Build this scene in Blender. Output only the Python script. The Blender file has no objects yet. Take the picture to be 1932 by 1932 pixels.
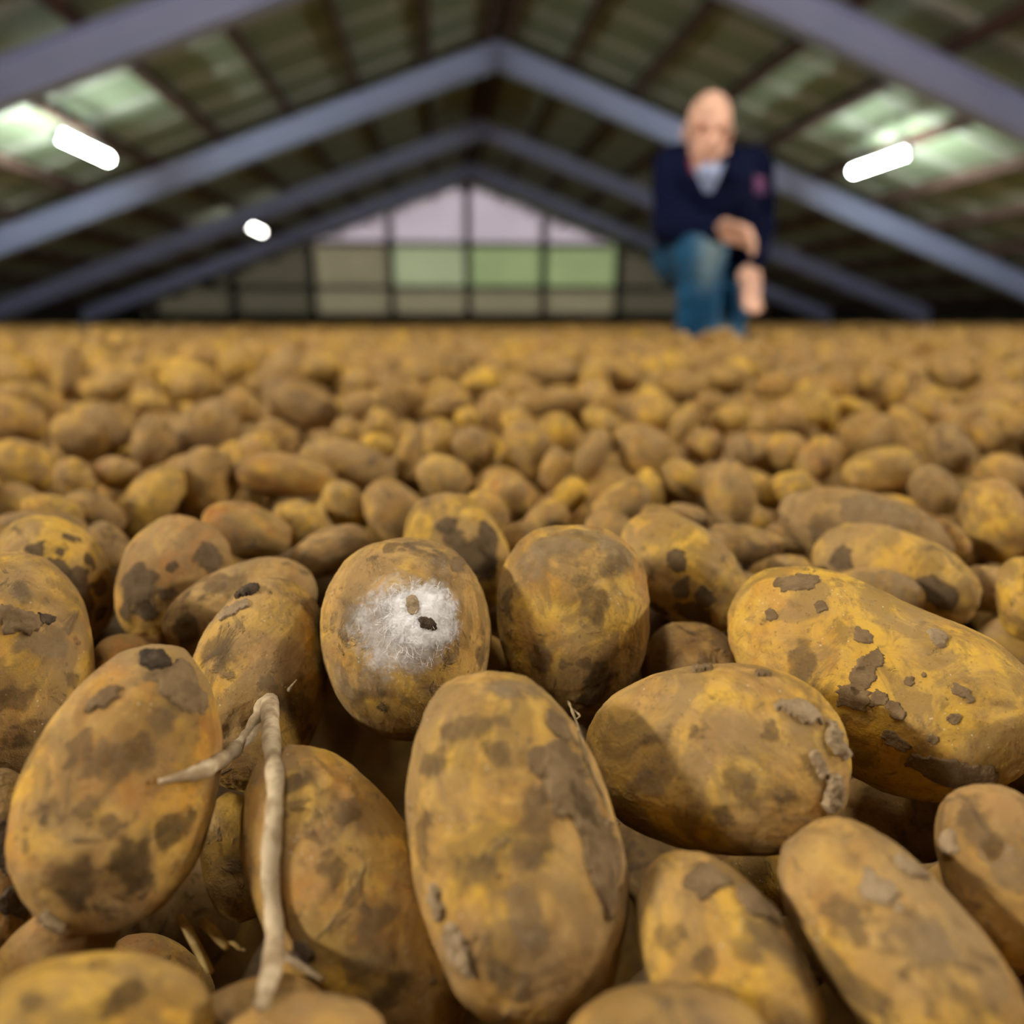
import bpy, bmesh, math, random
import numpy as np
from mathutils import Vector, Matrix, Quaternion
from mathutils.bvhtree import BVHTree

# ------------------------------------------------------------------ camera, world, exposure
SC = bpy.context.scene
COL = SC.collection
F, PITCH, YAW = 1400.0, 0.258, 0.095           # focal length in pixels of the 1932 px frame
cam_data = bpy.data.cameras.new('camera')
cam = bpy.data.objects.new('camera', cam_data)
COL.objects.link(cam)
cam_data.sensor_fit = 'HORIZONTAL'
cam_data.sensor_width = 24.0
cam_data.lens = 24.0 * F / 1932.0
cam_data.clip_start = 0.01
cam_data.clip_end = 200.0
cam.location = (0, 0, 0)
cam.rotation_euler = (math.pi / 2 - PITCH, 0, -YAW)
cam_data.dof.use_dof = True
cam_data.dof.focus_distance = 0.25
cam_data.dof.aperture_fstop = 24.0 * F / 1932.0 / 5.6
SC.camera = cam

world = bpy.data.worlds.new('World')
SC.world = world
world.use_nodes = True
bg = world.node_tree.nodes['Background']
bg.inputs[0].default_value = (0.86, 0.93, 1.0, 1)     # overcast daylight outside the store
bg.inputs[1].default_value = 10.0
SC.view_settings.view_transform = 'Standard'
SC.view_settings.look = 'None'
SC.view_settings.gamma = 1.0
SC.view_settings.use_curve_mapping = False
SC.view_settings.exposure = 1.02
SC.cycles.max_bounces = 6
SC.cycles.diffuse_bounces = 3
LAMP_STRENGTH = 62.0
NEAR_LAMP_STRENGTH = 305.0
FILL_LAMP_STRENGTH = 68.0

RNG = random.Random(4)
NR = np.random.default_rng(4)
cp_, sp_, cy_, sy_ = math.cos(PITCH), math.sin(PITCH), math.cos(YAW), math.sin(YAW)
RT = Vector((cy_, -sy_, 0)); FW = Vector((sy_ * cp_, cy_ * cp_, -sp_)); UP = Vector((sy_ * sp_, cy_ * sp_, cp_))
def ray(u, v):
    return RT * ((u - 966) / F) + UP * ((966 - v) / F) + FW
def at(u, v, y):
    d = ray(u, v)
    return d * (y / d.y)

# ------------------------------------------------------------------ helpers
def tag(o, label=None, cat=None, group=None, kind=None):
    if label: o['label'] = label
    if cat: o['category'] = cat
    if group: o['group'] = group
    if kind: o['kind'] = kind
    return o
def obj(name, mesh, mat=None, parent=None, loc=None):
    o = bpy.data.objects.new(name, mesh)
    COL.objects.link(o)
    if mat is not None and isinstance(mesh, bpy.types.Mesh) and not mesh.materials:
        for m in (mat if isinstance(mat, (list, tuple)) else [mat]): mesh.materials.append(m)
    if loc is not None: o.location = loc
    if parent is not None: o.parent = parent
    return o
def empty(name, loc, label=None, cat=None, group=None):
    o = bpy.data.objects.new(name, None)
    o.empty_display_size = 0.05
    COL.objects.link(o); o.location = loc
    return tag(o, label, cat, group)
def mesh_np(name, v, f, smooth=True, mats=()):
    """mesh from numpy vertices and an (n,3) or (n,4) face array"""
    v = np.asarray(v, np.float32); f = np.asarray(f, np.int32)
    me = bpy.data.meshes.new(name)
    n, k = f.shape
    me.vertices.add(len(v)); me.vertices.foreach_set('co', v.ravel())
    me.loops.add(n * k); me.loops.foreach_set('vertex_index', f.ravel())
    me.polygons.add(n)
    me.polygons.foreach_set('loop_start', np.arange(0, n * k, k, dtype=np.int32))
    me.polygons.foreach_set('loop_total', np.full(n, k, np.int32))
    me.update(calc_edges=True)
    if smooth: me.polygons.foreach_set('use_smooth', np.ones(n, bool))
    for m in mats: me.materials.append(m)
    me.validate()
    return me
class MB:
    """collects boxes, prisms and tubes into one mesh"""
    def __init__(s): s.v = []; s.f = []; s.m = []
    def box(s, a, b, M=None, mi=0):
        (x0, y0, z0), (x1, y1, z1) = a, b
        P = [(x0,y0,z0),(x1,y0,z0),(x1,y1,z0),(x0,y1,z0),(x0,y0,z1),(x1,y0,z1),(x1,y1,z1),(x0,y1,z1)]
        s.add(P, [(0,3,2,1),(4,5,6,7),(0,1,5,4),(1,2,6,5),(2,3,7,6),(3,0,4,7)], M, mi)
    def add(s, P, Fs, M=None, mi=0):
        n = len(s.v)
        s.v += [tuple(M @ Vector(p)) if M else tuple(p) for p in P]
        s.f += [tuple(i + n for i in q) for q in Fs]; s.m += [mi] * len(Fs)
    def prism(s, poly, h, M=None, mi=0):
        """closed polygon in x-z, extruded from y=h[0] to y=h[1]"""
        n = len(poly)
        P = [(x, h[0], z) for x, z in poly] + [(x, h[1], z) for x, z in poly]
        Fs = [tuple(range(n)), tuple(range(2*n-1, n-1, -1))] + [(i, n+i, n+(i+1) % n, (i+1) % n) for i in range(n)]
        s.add(P, Fs, M, mi)
    def tube(s, pts, rad, seg=8, mi=0):
        pts = [Vector(p) for p in pts]; n = len(pts)
        P = []; Fs = []
        u = None
        for i, p in enumerate(pts):
            t = (pts[min(i+1, n-1)] - pts[max(i-1, 0)]).normalized()
            if u is None: u = t.orthogonal().normalized()
            u = (u - t * u.dot(t)).normalized(); w = t.cross(u)
            r = rad[i] if isinstance(rad, (list, tuple)) else rad
            for k in range(seg):
                a = 2*math.pi*k/seg
                P.append(p + (u*math.cos(a) + w*math.sin(a)) * r)
        for i in range(n-1):
            for k in range(seg):
                Fs.append((i*seg+k, i*seg+(k+1) % seg, (i+1)*seg+(k+1) % seg, (i+1)*seg+k))
        Fs += [tuple(range(seg-1, -1, -1)), tuple(range((n-1)*seg, n*seg))]
        s.add(P, Fs, None, mi)
    def mesh(s, name, mats=(), smooth=False, bevel=0.0):
        me = bpy.data.meshes.new(name)
        me.from_pydata(s.v, [], s.f); me.update()
        for m in mats: me.materials.append(m)
        if len(mats) > 1: me.polygons.foreach_set('material_index', s.m)
        bm = bmesh.new(); bm.from_mesh(me)
        bmesh.ops.recalc_face_normals(bm, faces=bm.faces)
        if bevel > 0:
            bmesh.ops.bevel(bm, geom=list(bm.edges), offset=bevel, segments=1, affect='EDGES', clamp_overlap=True)
        bm.to_mesh(me); bm.free()
        if smooth: me.polygons.foreach_set('use_smooth', [True]*len(me.polygons))
        return me
# value-gradient noise on numpy points
_G = NR.normal(size=(4096, 3)); _G /= np.linalg.norm(_G, axis=1)[:, None]
def noise3(p):
    p = np.asarray(p, float); i = np.floor(p).astype(np.int64); f = p - i
    w = f*f*f*(f*(f*6-15)+10)
    out = 0
    for dx in (0, 1):
        for dy in (0, 1):
            for dz in (0, 1):
                h = ((i[..., 0]+dx)*73856093 ^ (i[..., 1]+dy)*19349663 ^ (i[..., 2]+dz)*83492791) & 4095
                g = _G[h]; d = f - np.array([dx, dy, dz])
                ww = (w[..., 0] if dx else 1-w[..., 0])*(w[..., 1] if dy else 1-w[..., 1])*(w[..., 2] if dz else 1-w[..., 2])
                out = out + ww*(g*d).sum(-1)
    return out
def fbm(p, oct=3):
    a, s, o = 1.0, 0.0, np.asarray(p, float)
    for k in range(oct):
        s = s + a*noise3(o); o = o*2.03 + 17.3; a *= .5
    return s

# ------------------------------------------------------------------ materials
class NT:
    def __init__(s, name):
        s.mat = bpy.data.materials.new(name); s.mat.use_nodes = True
        s.t = s.mat.node_tree; s.n = s.t.nodes; s.b = s.n['Principled BSDF']
    def node(s, typ, **kw):
        n = s.n.new(typ)
        for k, v in kw.items(): setattr(n, k, v)
        return n
    def link(s, a, b): s.t.links.new(a, b)
    def noise(s, vec, scale, detail=3, rough=.5, dist=0.0):
        n = s.node('ShaderNodeTexNoise')
        n.inputs['Scale'].default_value = scale; n.inputs['Detail'].default_value = detail
        n.inputs['Roughness'].default_value = rough; n.inputs['Distortion'].default_value = dist
        if vec is not None: s.link(vec, n.inputs['Vector'])
        return n.outputs['Fac']
    def sstep(s, val, lo, hi, shift=None):
        """smooth step of val between lo and hi; shift is added to val first"""
        if shift is not None: val = s.math('ADD', val, shift)
        m = s.node('ShaderNodeMapRange', interpolation_type='SMOOTHSTEP')
        s.link(val, m.inputs[0]); m.inputs[1].default_value = lo; m.inputs[2].default_value = hi
        return m.outputs[0]
    def math(s, op, a, b=0.0):
        m = s.node('ShaderNodeMath', operation=op)
        for i, x in enumerate((a, b)):
            if isinstance(x, (int, float)): m.inputs[i].default_value = x
            else: s.link(x, m.inputs[i])
        return m.outputs[0]
    def mix(s, fac, a, b):
        m = s.node('ShaderNodeMix', data_type='RGBA')
        for sock, x in ((m.inputs[0], fac), (m.inputs[6], a), (m.inputs[7], b)):
            if isinstance(x, (int, float)): sock.default_value = x
            elif isinstance(x, tuple): sock.default_value = (*x, 1) if len(x) == 3 else x
            else: s.link(x, sock)
        return m.outputs[2]
    def bump(s, h, dist, strength=1.0, prev=None):
        b = s.node('ShaderNodeBump'); b.inputs['Distance'].default_value = dist; b.inputs['Strength'].default_value = strength
        s.link(h, b.inputs['Height'])
        if prev is not None: s.link(prev, b.inputs['Normal'])
        return b.outputs[0]
    def done(s, color=None, rough=.7, spec=.3, normal=None, metal=0.0):
        if color is not None:
            if isinstance(color, tuple): s.b.inputs['Base Color'].default_value = (*color, 1)
            else: s.link(color, s.b.inputs['Base Color'])
        if isinstance(rough, (int, float)): s.b.inputs['Roughness'].default_value = rough
        else: s.link(rough, s.b.inputs['Roughness'])
        s.b.inputs['Specular IOR Level'].default_value = spec
        s.b.inputs['Metallic'].default_value = metal
        if normal is not None: s.link(normal, s.b.inputs['Normal'])
        return s.mat
def rough_mat(name, c1, c2, scale, rough=.7, spec=.3, bump=0.0, detail=4, stretch=None):
    t = NT(name); tc = t.node('ShaderNodeTexCoord'); v = tc.outputs['Object']
    if stretch:
        mp = t.node('ShaderNodeMapping'); mp.inputs['Scale'].default_value = stretch; t.link(v, mp.inputs[0]); v = mp.outputs[0]
    n = t.noise(v, scale, detail, .6)
    nb = t.bump(n, bump) if bump else None
    return t.done(t.mix(t.sstep(n, .35, .65), c1, c2), rough, spec, nb)

def skin_material(name, per_object=True, fine=True):
    """potato skin; 'tint' = (yellow share, dirt share, orange share) of each potato"""
    t = NT(name)
    at_ = t.node('ShaderNodeAttribute', attribute_type='OBJECT' if per_object else 'GEOMETRY'); at_.attribute_name = 'tint'
    sp = t.node('ShaderNodeSeparateXYZ'); t.link(at_.outputs['Vector'], sp.inputs[0])
    yel, dirt, ora = sp.outputs[0], sp.outputs[1], sp.outputs[2]
    tc = t.node('ShaderNodeTexCoord'); P = tc.outputs['Object']
    if per_object:
        oi = t.node('ShaderNodeObjectInfo')
        vm = t.node('ShaderNodeVectorMath', operation='MULTIPLY_ADD')
        cx = t.node('ShaderNodeCombineXYZ')
        for i in range(3): t.link(oi.outputs['Random'], cx.inputs[i])
        t.link(cx.outputs[0], vm.inputs[0]); vm.inputs[1].default_value = (7.3, 11.9, 5.1); t.link(P, vm.inputs[2])
        P = vm.outputs[0]
    n1 = t.noise(P, 38, 4, .6, .5)
    n2 = t.noise(P, 58, 5, .65, .8)
    n3 = t.noise(P, 27, 8, .70)
    col = t.mix(t.sstep(n2, .36, .64), (.50, .293, .074), (.285, .152, .036))
    col = t.mix(t.sstep(n1, .555, .76, t.math('MULTIPLY', yel, .30)), col, (.60, .358, .044))
    col = t.mix(t.math('MULTIPLY', t.sstep(t.noise(P, 48, 4, .65, .8), .42, .66), ora), col, (.36, .135, .020))
    col = t.mix(t.math('MULTIPLY', t.sstep(t.noise(P, 36, 6, .68, 1.2), .45, .60, t.math('MULTIPLY', dirt, .06)), .72), col, (.19, .115, .036))
    dust = t.math('MULTIPLY', t.sstep(n3, .42, .68, t.math('MULTIPLY', dirt, .12)), .46)
    col = t.mix(dust, col, (.335, .225, .112))
    mud = t.sstep(t.noise(P, 62, 6, .62, 1.0), .62, .74, t.math('MULTIPLY', dirt, .10))
    blot = t.sstep(t.noise(P, 140, 5, .65, .6), .56, .72, t.math('MULTIPLY', dirt, .06))
    col = t.mix(t.math('MULTIPLY', blot, .55), col, (.14, .088, .038))
    col = t.mix(t.math('MULTIPLY', mud, .75), col, (.14, .095, .052))
    nrm = None
    if fine:
        sm = t.noise(P, 520, 3, .6)
        col = t.mix(t.math('MULTIPLY', t.sstep(sm, .60, .70), .5), col, (.13, .085, .04))
        vo = t.node('ShaderNodeTexVoronoi'); vo.inputs['Scale'].default_value = 420; t.link(P, vo.inputs['Vector'])
        gr = t.math('MULTIPLY', t.math('LESS_THAN', vo.outputs['Distance'], .13), t.sstep(t.noise(P, 70, 2), .52, .62))
        col = t.mix(t.math('MULTIPLY', gr, .6), col, (.62, .52, .36))
        nrm = t.bump(t.noise(P, 900, 3, .6), .0005, .55)
        nrm = t.bump(n3, .0022, .6, nrm)
        nrm = t.bump(mud, .0007, 1.0, nrm)
    return t.done(col, .78, .22, nrm)
M_SKIN = skin_material('potato_skin')
M_PILE = skin_material('potato_skin_pile', per_object=False, fine=False)
def mud_material(name, c1, c2):
    t = NT(name); tc = t.node('ShaderNodeTexCoord'); P = tc.outputs['Object']
    n = t.noise(P, 160, 6, .65); vo = t.node('ShaderNodeTexVoronoi', feature='DISTANCE_TO_EDGE')
    vo.inputs['Scale'].default_value = 110; t.link(P, vo.inputs['Vector'])
    nb = t.bump(t.noise(P, 1200, 3), .0004, .6); nb = t.bump(n, .0012, .7, nb)
    return t.done(t.mix(t.sstep(n, .38, .62), c1, c2), .92, .1, nb)
M_MUD = mud_material('dried_mud', (.145, .093, .045), (.21, .14, .07))
M_MUDPALE = mud_material('pale_dry_soil', (.235, .165, .09), (.33, .24, .14))
M_MUDDARK = mud_material('dark_soil', (.045, .032, .02), (.10, .07, .045))
M_THREAD = rough_mat('mould_thread', (.86, .84, .82), (.70, .68, .66), 90, .9, .1)
def film_material(name, c1, c2, lo, hi, top=1.0, scale=260, spread=.5):
    """thin film whose cover thins out towards its rim ('fade' runs from 0 at the rim)"""
    t = NT(name); tc = t.node('ShaderNodeTexCoord'); P = tc.outputs['Object']
    fa = t.node('ShaderNodeAttribute', attribute_type='GEOMETRY'); fa.attribute_name = 'fade'
    n = t.noise(P, scale, 6, .68, .6)
    al = t.math('MULTIPLY', t.sstep(t.math('ADD', fa.outputs['Fac'], t.math('MULTIPLY', t.math('SUBTRACT', n, .5), spread * 2)), lo, hi), top)
    t.link(al, t.b.inputs['Alpha'])
    n2 = t.noise(P, 190, 5, .65)
    return t.done(t.mix(t.sstep(n2, .35, .65), c1, c2), .92, .08, t.bump(t.noise(P, 1300, 3), .0004, .6))
M_MOULD = film_material('white_mould', (.70, .67, .64), (.88, .86, .85), .10, .95, .95, 330, .55)
M_VEIL = film_material('thin_mould_veil', (.66, .62, .58), (.80, .78, .76), .15, 1.2, .60, 330, .7)
M_STAIN = film_material('soil_film', (.125, .084, .044), (.19, .13, .07), .10, 1.1, .48, 150, .8)
M_STAINPALE = film_material('pale_soil_film', (.24, .17, .09), (.33, .24, .14), .10, 1.1, .5, 150, .8)
M_SPOT = film_material('dark_skin_spot', (.115, .078, .042), (.16, .11, .06), .05, .55, .8, 150, .6)
M_STAINDARK = film_material('dark_soil_film', (.05, .034, .018), (.10, .066, .034), .10, 1.1, .55, 150, .8)
M_SPROUT = rough_mat('dry_sprout', (.56, .45, .29), (.27, .19, .105), 110, .85, .15, .0008, 5)
M_HAIR = rough_mat('root_hair', (.40, .30, .17), (.26, .18, .09), 200, .85, .15)
M_STRAW = rough_mat('straw', (.80, .58, .22), (.45, .30, .09), 150, .6, .3)
M_STEEL = rough_mat('lilac_grey_steel_paint', (.56, .61, .92), (.50, .56, .86), 1.3, .5, .4)
M_PLATE = rough_mat('steel_plate', (.30, .31, .40), (.24, .25, .33), 3, .5, .4)
M_PURLIN = rough_mat('brown_purlin_wood', (.15, .085, .07), (.085, .048, .04), 2.5, .75, .2, 0, 4, (6, .4, 6))
M_SHEET = rough_mat('grey_green_roof_board', (.345, .395, .275), (.31, .36, .25), .6, .7, .25)
M_LAP = rough_mat('pale_lap_strip', (.54, .56, .49), (.50, .52, .45), 2, .7, .25)
M_ROOF = rough_mat('roof_outer_skin', (.10, .10, .09), (.14, .14, .12), 1, .9, .1)
M_WALL = rough_mat('dark_wall_planks', (.045, .038, .03), (.07, .06, .045), 1.2, .85, .15, 0, 4, (1, 1, 6))
M_CONC = rough_mat('concrete', (.22, .21, .19), (.30, .29, .27), 2, .9, .1)
M_POST = rough_mat('dark_grey_post', (.075, .072, .08), (.055, .052, .06), 2, .6, .3)
def translucent(name, c):
    t = NT(name); t.n.remove(t.b)
    tr = t.node('ShaderNodeBsdfTranslucent'); df = t.node('ShaderNodeBsdfDiffuse'); mx = t.node('ShaderNodeMixShader')
    tc = t.node('ShaderNodeTexCoord'); n = t.noise(tc.outputs['Object'], .8, 3)
    cc = t.mix(n, tuple(x*.8 for x in c), c)
    t.link(cc, tr.inputs[0]); t.link(cc, df.inputs[0]); mx.inputs[0].default_value = .5
    t.link(tr.outputs[0], mx.inputs[1]); t.link(df.outputs[0], mx.inputs[2])
    t.link(mx.outputs[0], t.n['Material Output'].inputs[0]); return t.mat
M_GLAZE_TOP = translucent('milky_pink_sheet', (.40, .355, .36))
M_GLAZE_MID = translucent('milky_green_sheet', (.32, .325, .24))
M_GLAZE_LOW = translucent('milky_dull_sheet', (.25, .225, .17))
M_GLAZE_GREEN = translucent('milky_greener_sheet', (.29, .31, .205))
M_GLAZE_DARK = translucent('milky_dark_sheet', (.15, .135, .105))
def emitter(name, c, s):
    t = NT(name); t.n.remove(t.b); e = t.node('ShaderNodeEmission')
    e.inputs[0].default_value = (*c, 1); e.inputs[1].default_value = s
    t.link(e.outputs[0], t.n['Material Output'].inputs[0]); return t.mat
M_TUBE = emitter('lit_tube', (.86, 1.0, .90), LAMP_STRENGTH)
M_TUBEWARM = emitter('lit_tube_warm', (1.0, .93, .84), LAMP_STRENGTH * .2)
M_TUBENEAR = emitter('lit_tube_near', (1.0, .93, .82), NEAR_LAMP_STRENGTH)
M_TUBEFILL = emitter('added_fill_tube', (1.0, .93, .82), FILL_LAMP_STRENGTH)
M_HOUSING = rough_mat('lamp_housing', (.55, .56, .55), (.5, .5, .5), 3, .4, .4)
M_JACKET = rough_mat('navy_jacket_cloth', (.0035, .0055, .022), (.006, .009, .032), 9, .9, .06, .01)
M_SHIRT = rough_mat('pale_blue_shirt', (.40, .47, .68), (.32, .40, .62), 12, .8, .2)
M_BADGE = rough_mat('sleeve_badge', (.20, .06, .13), (.10, .06, .17), 40, .7, .2)
M_RED = rough_mat('red_collar_trim', (.25, .04, .06), (.2, .03, .05), 30, .7, .2)
M_GREYHAIR = rough_mat('short_grey_hair', (.40, .27, .20), (.30, .20, .15), 90, .8, .2)
def attr_mat(name, a, b, noise_scale, attr):
    t = NT(name); tc = t.node('ShaderNodeTexCoord')
    v = t.node('ShaderNodeAttribute', attribute_type='GEOMETRY'); v.attribute_name = attr
    n = t.noise(tc.outputs['Object'], noise_scale, 4)
    col = t.mix(t.sstep(n, .35, .65), a, tuple(x*.75 for x in a))
    return t.done(t.mix(v.outputs['Fac'], col, b), .7, .25)
M_JEANS = attr_mat('worn_blue_denim', (.010, .085, .19), (.27, .40, .45), 22, 'wear')
M_SKINTONE = attr_mat('skin', (.84, .50, .36), (.42, .14, .12), 14, 'wear')

# ------------------------------------------------------------------ the store
RX, RH, SL = 1.06, 3.94, 0.362                  # ridge x, underside of the rafters at the ridge, roof slope
HALF = 11.6
Y0, Y1 = -12.0, 28.6
ANG = math.atan(SL)
def roof_z(x, off=0.0): return RH + off - SL * abs(x - RX)
def struct(name, mesh, mats, label=None):
    o = obj(name, mesh, mats); tag(o, label, None, None, 'structure'); return o
m = MB(); m.box((RX-HALF-.3, Y0-.3, -3.2), (RX+HALF+.3, Y1+.4, -3.0))
struct('floor', m.mesh('floor'), M_CONC)
for nm, sx in (('wall_left', -1), ('wall_right', 1)):
    m = MB(); x = RX + sx*HALF
    m.box((min(x, x+sx*.2), Y0-.2, -3.0), (max(x, x+sx*.2), Y1+.35, roof_z(x, .62)))
    struct(nm, m.mesh(nm), M_WALL)
# roof skin, purlins and boards
m = MB()
for s in (-1, 1):
    e = RX + s*(HALF+.5)
    poly = [(RX, RH+.64), (e, RH+.64-SL*(HALF+.5)), (e, RH+.76-SL*(HALF+.5)), (RX, RH+.76)]
    m.prism(poly, (Y0-.3, Y1+.3))
ceiling = struct('ceiling', m.mesh('ceiling'), M_ROOF)
P_STEP = 1.12
for s in (-1, 1):
    for k in range(0, 11):
        m = MB()
        dx = P_STEP*k if k else .13
        rot = Matrix.Translation((RX+s*dx, 0, roof_z(RX+s*dx, .40))) @ Matrix.Rotation(s*ANG, 4, 'Y')
        w = .05 if k else .075
        m.box((-w, Y0, .0), (w, Y1-.02, .17), rot)
        obj('purlin', m.mesh('purlin'), M_PURLIN, ceiling)
def board_mesh():
    m = MB(); L = 2*P_STEP/math.cos(ANG); w = 1.04
    prof = [(-w/2, 0), (-.10, 0), (-.085, -.028), (.085, -.028), (.10, 0), (w/2, 0), (w/2, .03), (-w/2, .03)]
    P = [(x, y, z) for x in (0, L) for y, z in prof]; n = len(prof)
    Fs = [tuple(range(n)), tuple(range(2*n-1, n-1, -1))]
    m.add(P, Fs, None, 0)
    for i in range(n):
        m.add([P[i], P[(i+1) % n], P[n+(i+1) % n], P[n+i]], [(0, 1, 2, 3)], None, 1 if i in (1, 2, 3) else 0)
    return m.mesh('roof_board', (M_SHEET, M_LAP))
BOARD = board_mesh()
for s in (-1, 1):
    for j in range(5):
        for i in range(21):
            o = obj('roof_board', BOARD, None, ceiling)
            x = RX + s*(2*P_STEP*j + .02)
            R = Matrix.Rotation(ANG, 4, 'Y')
            if s < 0: R = Matrix.Rotation(math.pi, 4, 'Z') @ R
            o.matrix_local = Matrix.Translation((x, 6.6 + i*1.05 + .5, roof_z(x, .60))) @ R
# far gable: planks below, posts, girts and milky sheets above
wb_y = Y1
m = MB(); m.box((RX-HALF, wb_y, -3.0), (RX+HALF, wb_y+.18, -.10))
wall_back = struct('wall_back', m.mesh('wall_back'), M_WALL)
POSTX = [1.10 + 2.8*k for k in range(-5, 6)]
for x in POSTX:
    if roof_z(x, .55) < .15: continue
    m = MB(); m.box((x-.13, wb_y-.16, -.10), (x+.13, wb_y+.06, roof_z(x, .58)))
    obj('gable_post', m.mesh('gable_post'), M_POST, wall_back)
GIRT = (1.0, 2.52)
for z in GIRT:
    hw = (RH + .5 - z)/SL
    m = MB(); m.box((RX-hw, wb_y-.02, z-.09), (RX+hw, wb_y+.07, z+.09))
    obj('gable_girt', m.mesh('gable_girt'), M_POST, wall_back)
m = MB(); m.box((RX-HALF, wb_y-.12, -.16), (RX+HALF, wb_y, .10)); obj('sill_plank', m.mesh('sill_plank'), M_WALL, wall_back)
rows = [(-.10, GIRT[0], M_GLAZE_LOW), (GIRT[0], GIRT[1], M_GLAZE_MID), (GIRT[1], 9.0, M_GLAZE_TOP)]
for i in range(len(POSTX)-1):
    for z0, z1, mt in rows:
        m = MB(); nst = 10; any_ = False
        for q in range(nst):
            a = max(POSTX[i] + 2.8*q/nst, RX-HALF); b = min(POSTX[i] + 2.8*(q+1)/nst, RX+HALF)
            ta, tb = min(z1, roof_z(a, .68)), min(z1, roof_z(b, .68))
            if max(ta, tb) <= z0 + .02 or b <= a + .01: continue
            ta, tb = max(ta, z0+.01), max(tb, z0+.01); any_ = True
            dy = .08 + (.03 if q % 2 else 0)
            m.prism([(a-.01, z0), (b+.01, z0), (b+.01, tb), (a-.01, ta)], (wb_y+dy, wb_y+dy+.045))
        xc = POSTX[i] + 1.4
        if xc < -4.2 or xc > 6.5: mt = M_GLAZE_DARK  # darker sheets in the outer columns
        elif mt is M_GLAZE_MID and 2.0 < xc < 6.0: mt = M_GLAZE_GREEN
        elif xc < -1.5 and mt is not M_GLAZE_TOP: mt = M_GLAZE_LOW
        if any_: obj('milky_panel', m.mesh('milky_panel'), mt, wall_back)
# wall behind the camera with an added doorway that lets in daylight from behind
m = MB()
for a, b in ((RX-HALF, RX-1.2), (RX+1.2, RX+HALF)):
    m.prism([(a, -3.0), (b, -3.0), (b, roof_z(b, .62)), (a, roof_z(a, .62))], (Y0-.2, Y0))
m.prism([(RX-1.2, 1.4), (RX+1.2, 1.4), (RX+1.2, roof_z(RX+1.2, .62)), (RX, RH+.62), (RX-1.2, roof_z(RX+1.2, .62))], (Y0-.2, Y0))
struct('wall_front', m.mesh('wall_front'), M_WALL)

# steel roof frames
def rafter_mesh(s):
    h, w, tf, tw = .38, .105, .022, .012
    prof = [(-w,0),(w,0),(w,tf),(tw,tf),(tw,h-tf),(w,h-tf),(w,h),(-w,h),(-w,h-tf),(-tw,h-tf),(-tw,tf),(-w,tf)]   # y, z
    n = len(prof); L = HALF - .1
    P = [(s*d, y, z/math.cos(ANG) - SL*d) for d in (0.012, L) for y, z in prof]
    m = MB(); m.add(P, [tuple(range(n)), tuple(range(2*n-1, n-1, -1))] + [(i, (i+1) % n, n+(i+1) % n, n+i) for i in range(n)])
    return m.mesh('rafter', (M_STEEL,))
RAFT = {s: rafter_mesh(s) for s in (-1, 1)}
m = MB(); m.box((-.012, -.12, -.05), (.012, .12, .44)); APEX = m.mesh('apex_plate', (M_PLATE,))
m = MB(); m.box((-.05, -.09, 0), (.05, .09, .012)); m.box((.038, -.09, 0), (.05, .09, .14)); CLEAT = m.mesh('purlin_cleat', (M_PLATE,))
m = MB()
for dy in (-.07, .07):
    for dz in (.05, .2, .35): m.tube([(-.03, dy, dz), (.03, dy, dz)], .016, 6)
BOLTS = m.mesh('bolts', (M_PLATE,))
FR_LAB = ['nearest lilac-grey steel roof frame, running out of the top of the photo',
          'lilac-grey steel roof frame behind the kneeling man, second from the camera',
          'third lilac-grey steel roof frame from the camera, passing behind the far lit tube',
          'farthest dark steel roof frame, just in front of the milky gable wall']
for i, y in enumerate((8.61, 13.66, 18.64, 23.64)):
    r = empty('roof_frame', (RX, y, RH), FR_LAB[i], 'roof frame', 'steel roof frames of the store')
    for s in (-1, 1):
        obj('rafter', RAFT[s], None, r)
        for k in range(1, 11):
            o = obj('purlin_cleat', CLEAT, None, r, (s*(P_STEP*k+.055), 0, .385/math.cos(ANG) - SL*(P_STEP*k+.055)))
            o.rotation_euler = (0, s*ANG, 0 if s > 0 else 0)
    obj('apex_plate', APEX, None, r); tag(obj('bolts', BOLTS, None, r), None, None, None, 'stuff')

# tube lights under the fifth purlins, plus an added fill pair higher up
def lamp_meshes(L):
    h = L/2
    a = MB(); a.prism([(-.035, .05), (.035, .05), (.045, .0), (-.045, .0)], (-h, h))
    b = MB(); b.tube([(0, -h+.03, -.045), (0, h-.03, -.045)], .052, 14)
    c = MB(); c.tube([(0, -.03, -.045), (0, 0, -.045)], .056, 14)
    d = MB(); d.box((-.012, -.012, .05), (.012, .012, .47))
    return a.mesh('housing', (M_HOUSING,)), b.mesh('diffuser', (), True), c.mesh('end_cap', (M_HOUSING,), False), d.mesh('hanger', (M_PLATE,))
LH, LD, LC, LK = lamp_meshes(1.4)
LG = LD.copy(); LG.materials.append(M_TUBEFILL)
LN = LD.copy(); LN.materials.append(M_TUBENEAR)
LW = LD.copy(); LW.materials.append(M_TUBEWARM)
LD.materials.append(M_TUBE)
LAMPS = [(-1, 10.65, LD, 'lit tube lamp under the left roof slope, between the two nearest roof frames'),
         (1, 10.95, LD, 'lit tube lamp under the right roof slope, right of the kneeling man'),
         (-1, 19.7, LW, 'small far lit tube lamp left of the gable, under the left roof slope'),
         (1, 19.7, LW, 'far lit tube lamp under the right slope, hidden behind the kneeling man'),
         (-1, -1.0, LN, 'lit tube lamp under the left slope beside the camera, outside the photo'),
         (1, -1.0, LN, 'lit tube lamp under the right slope beside the camera, outside the photo')]
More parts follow.
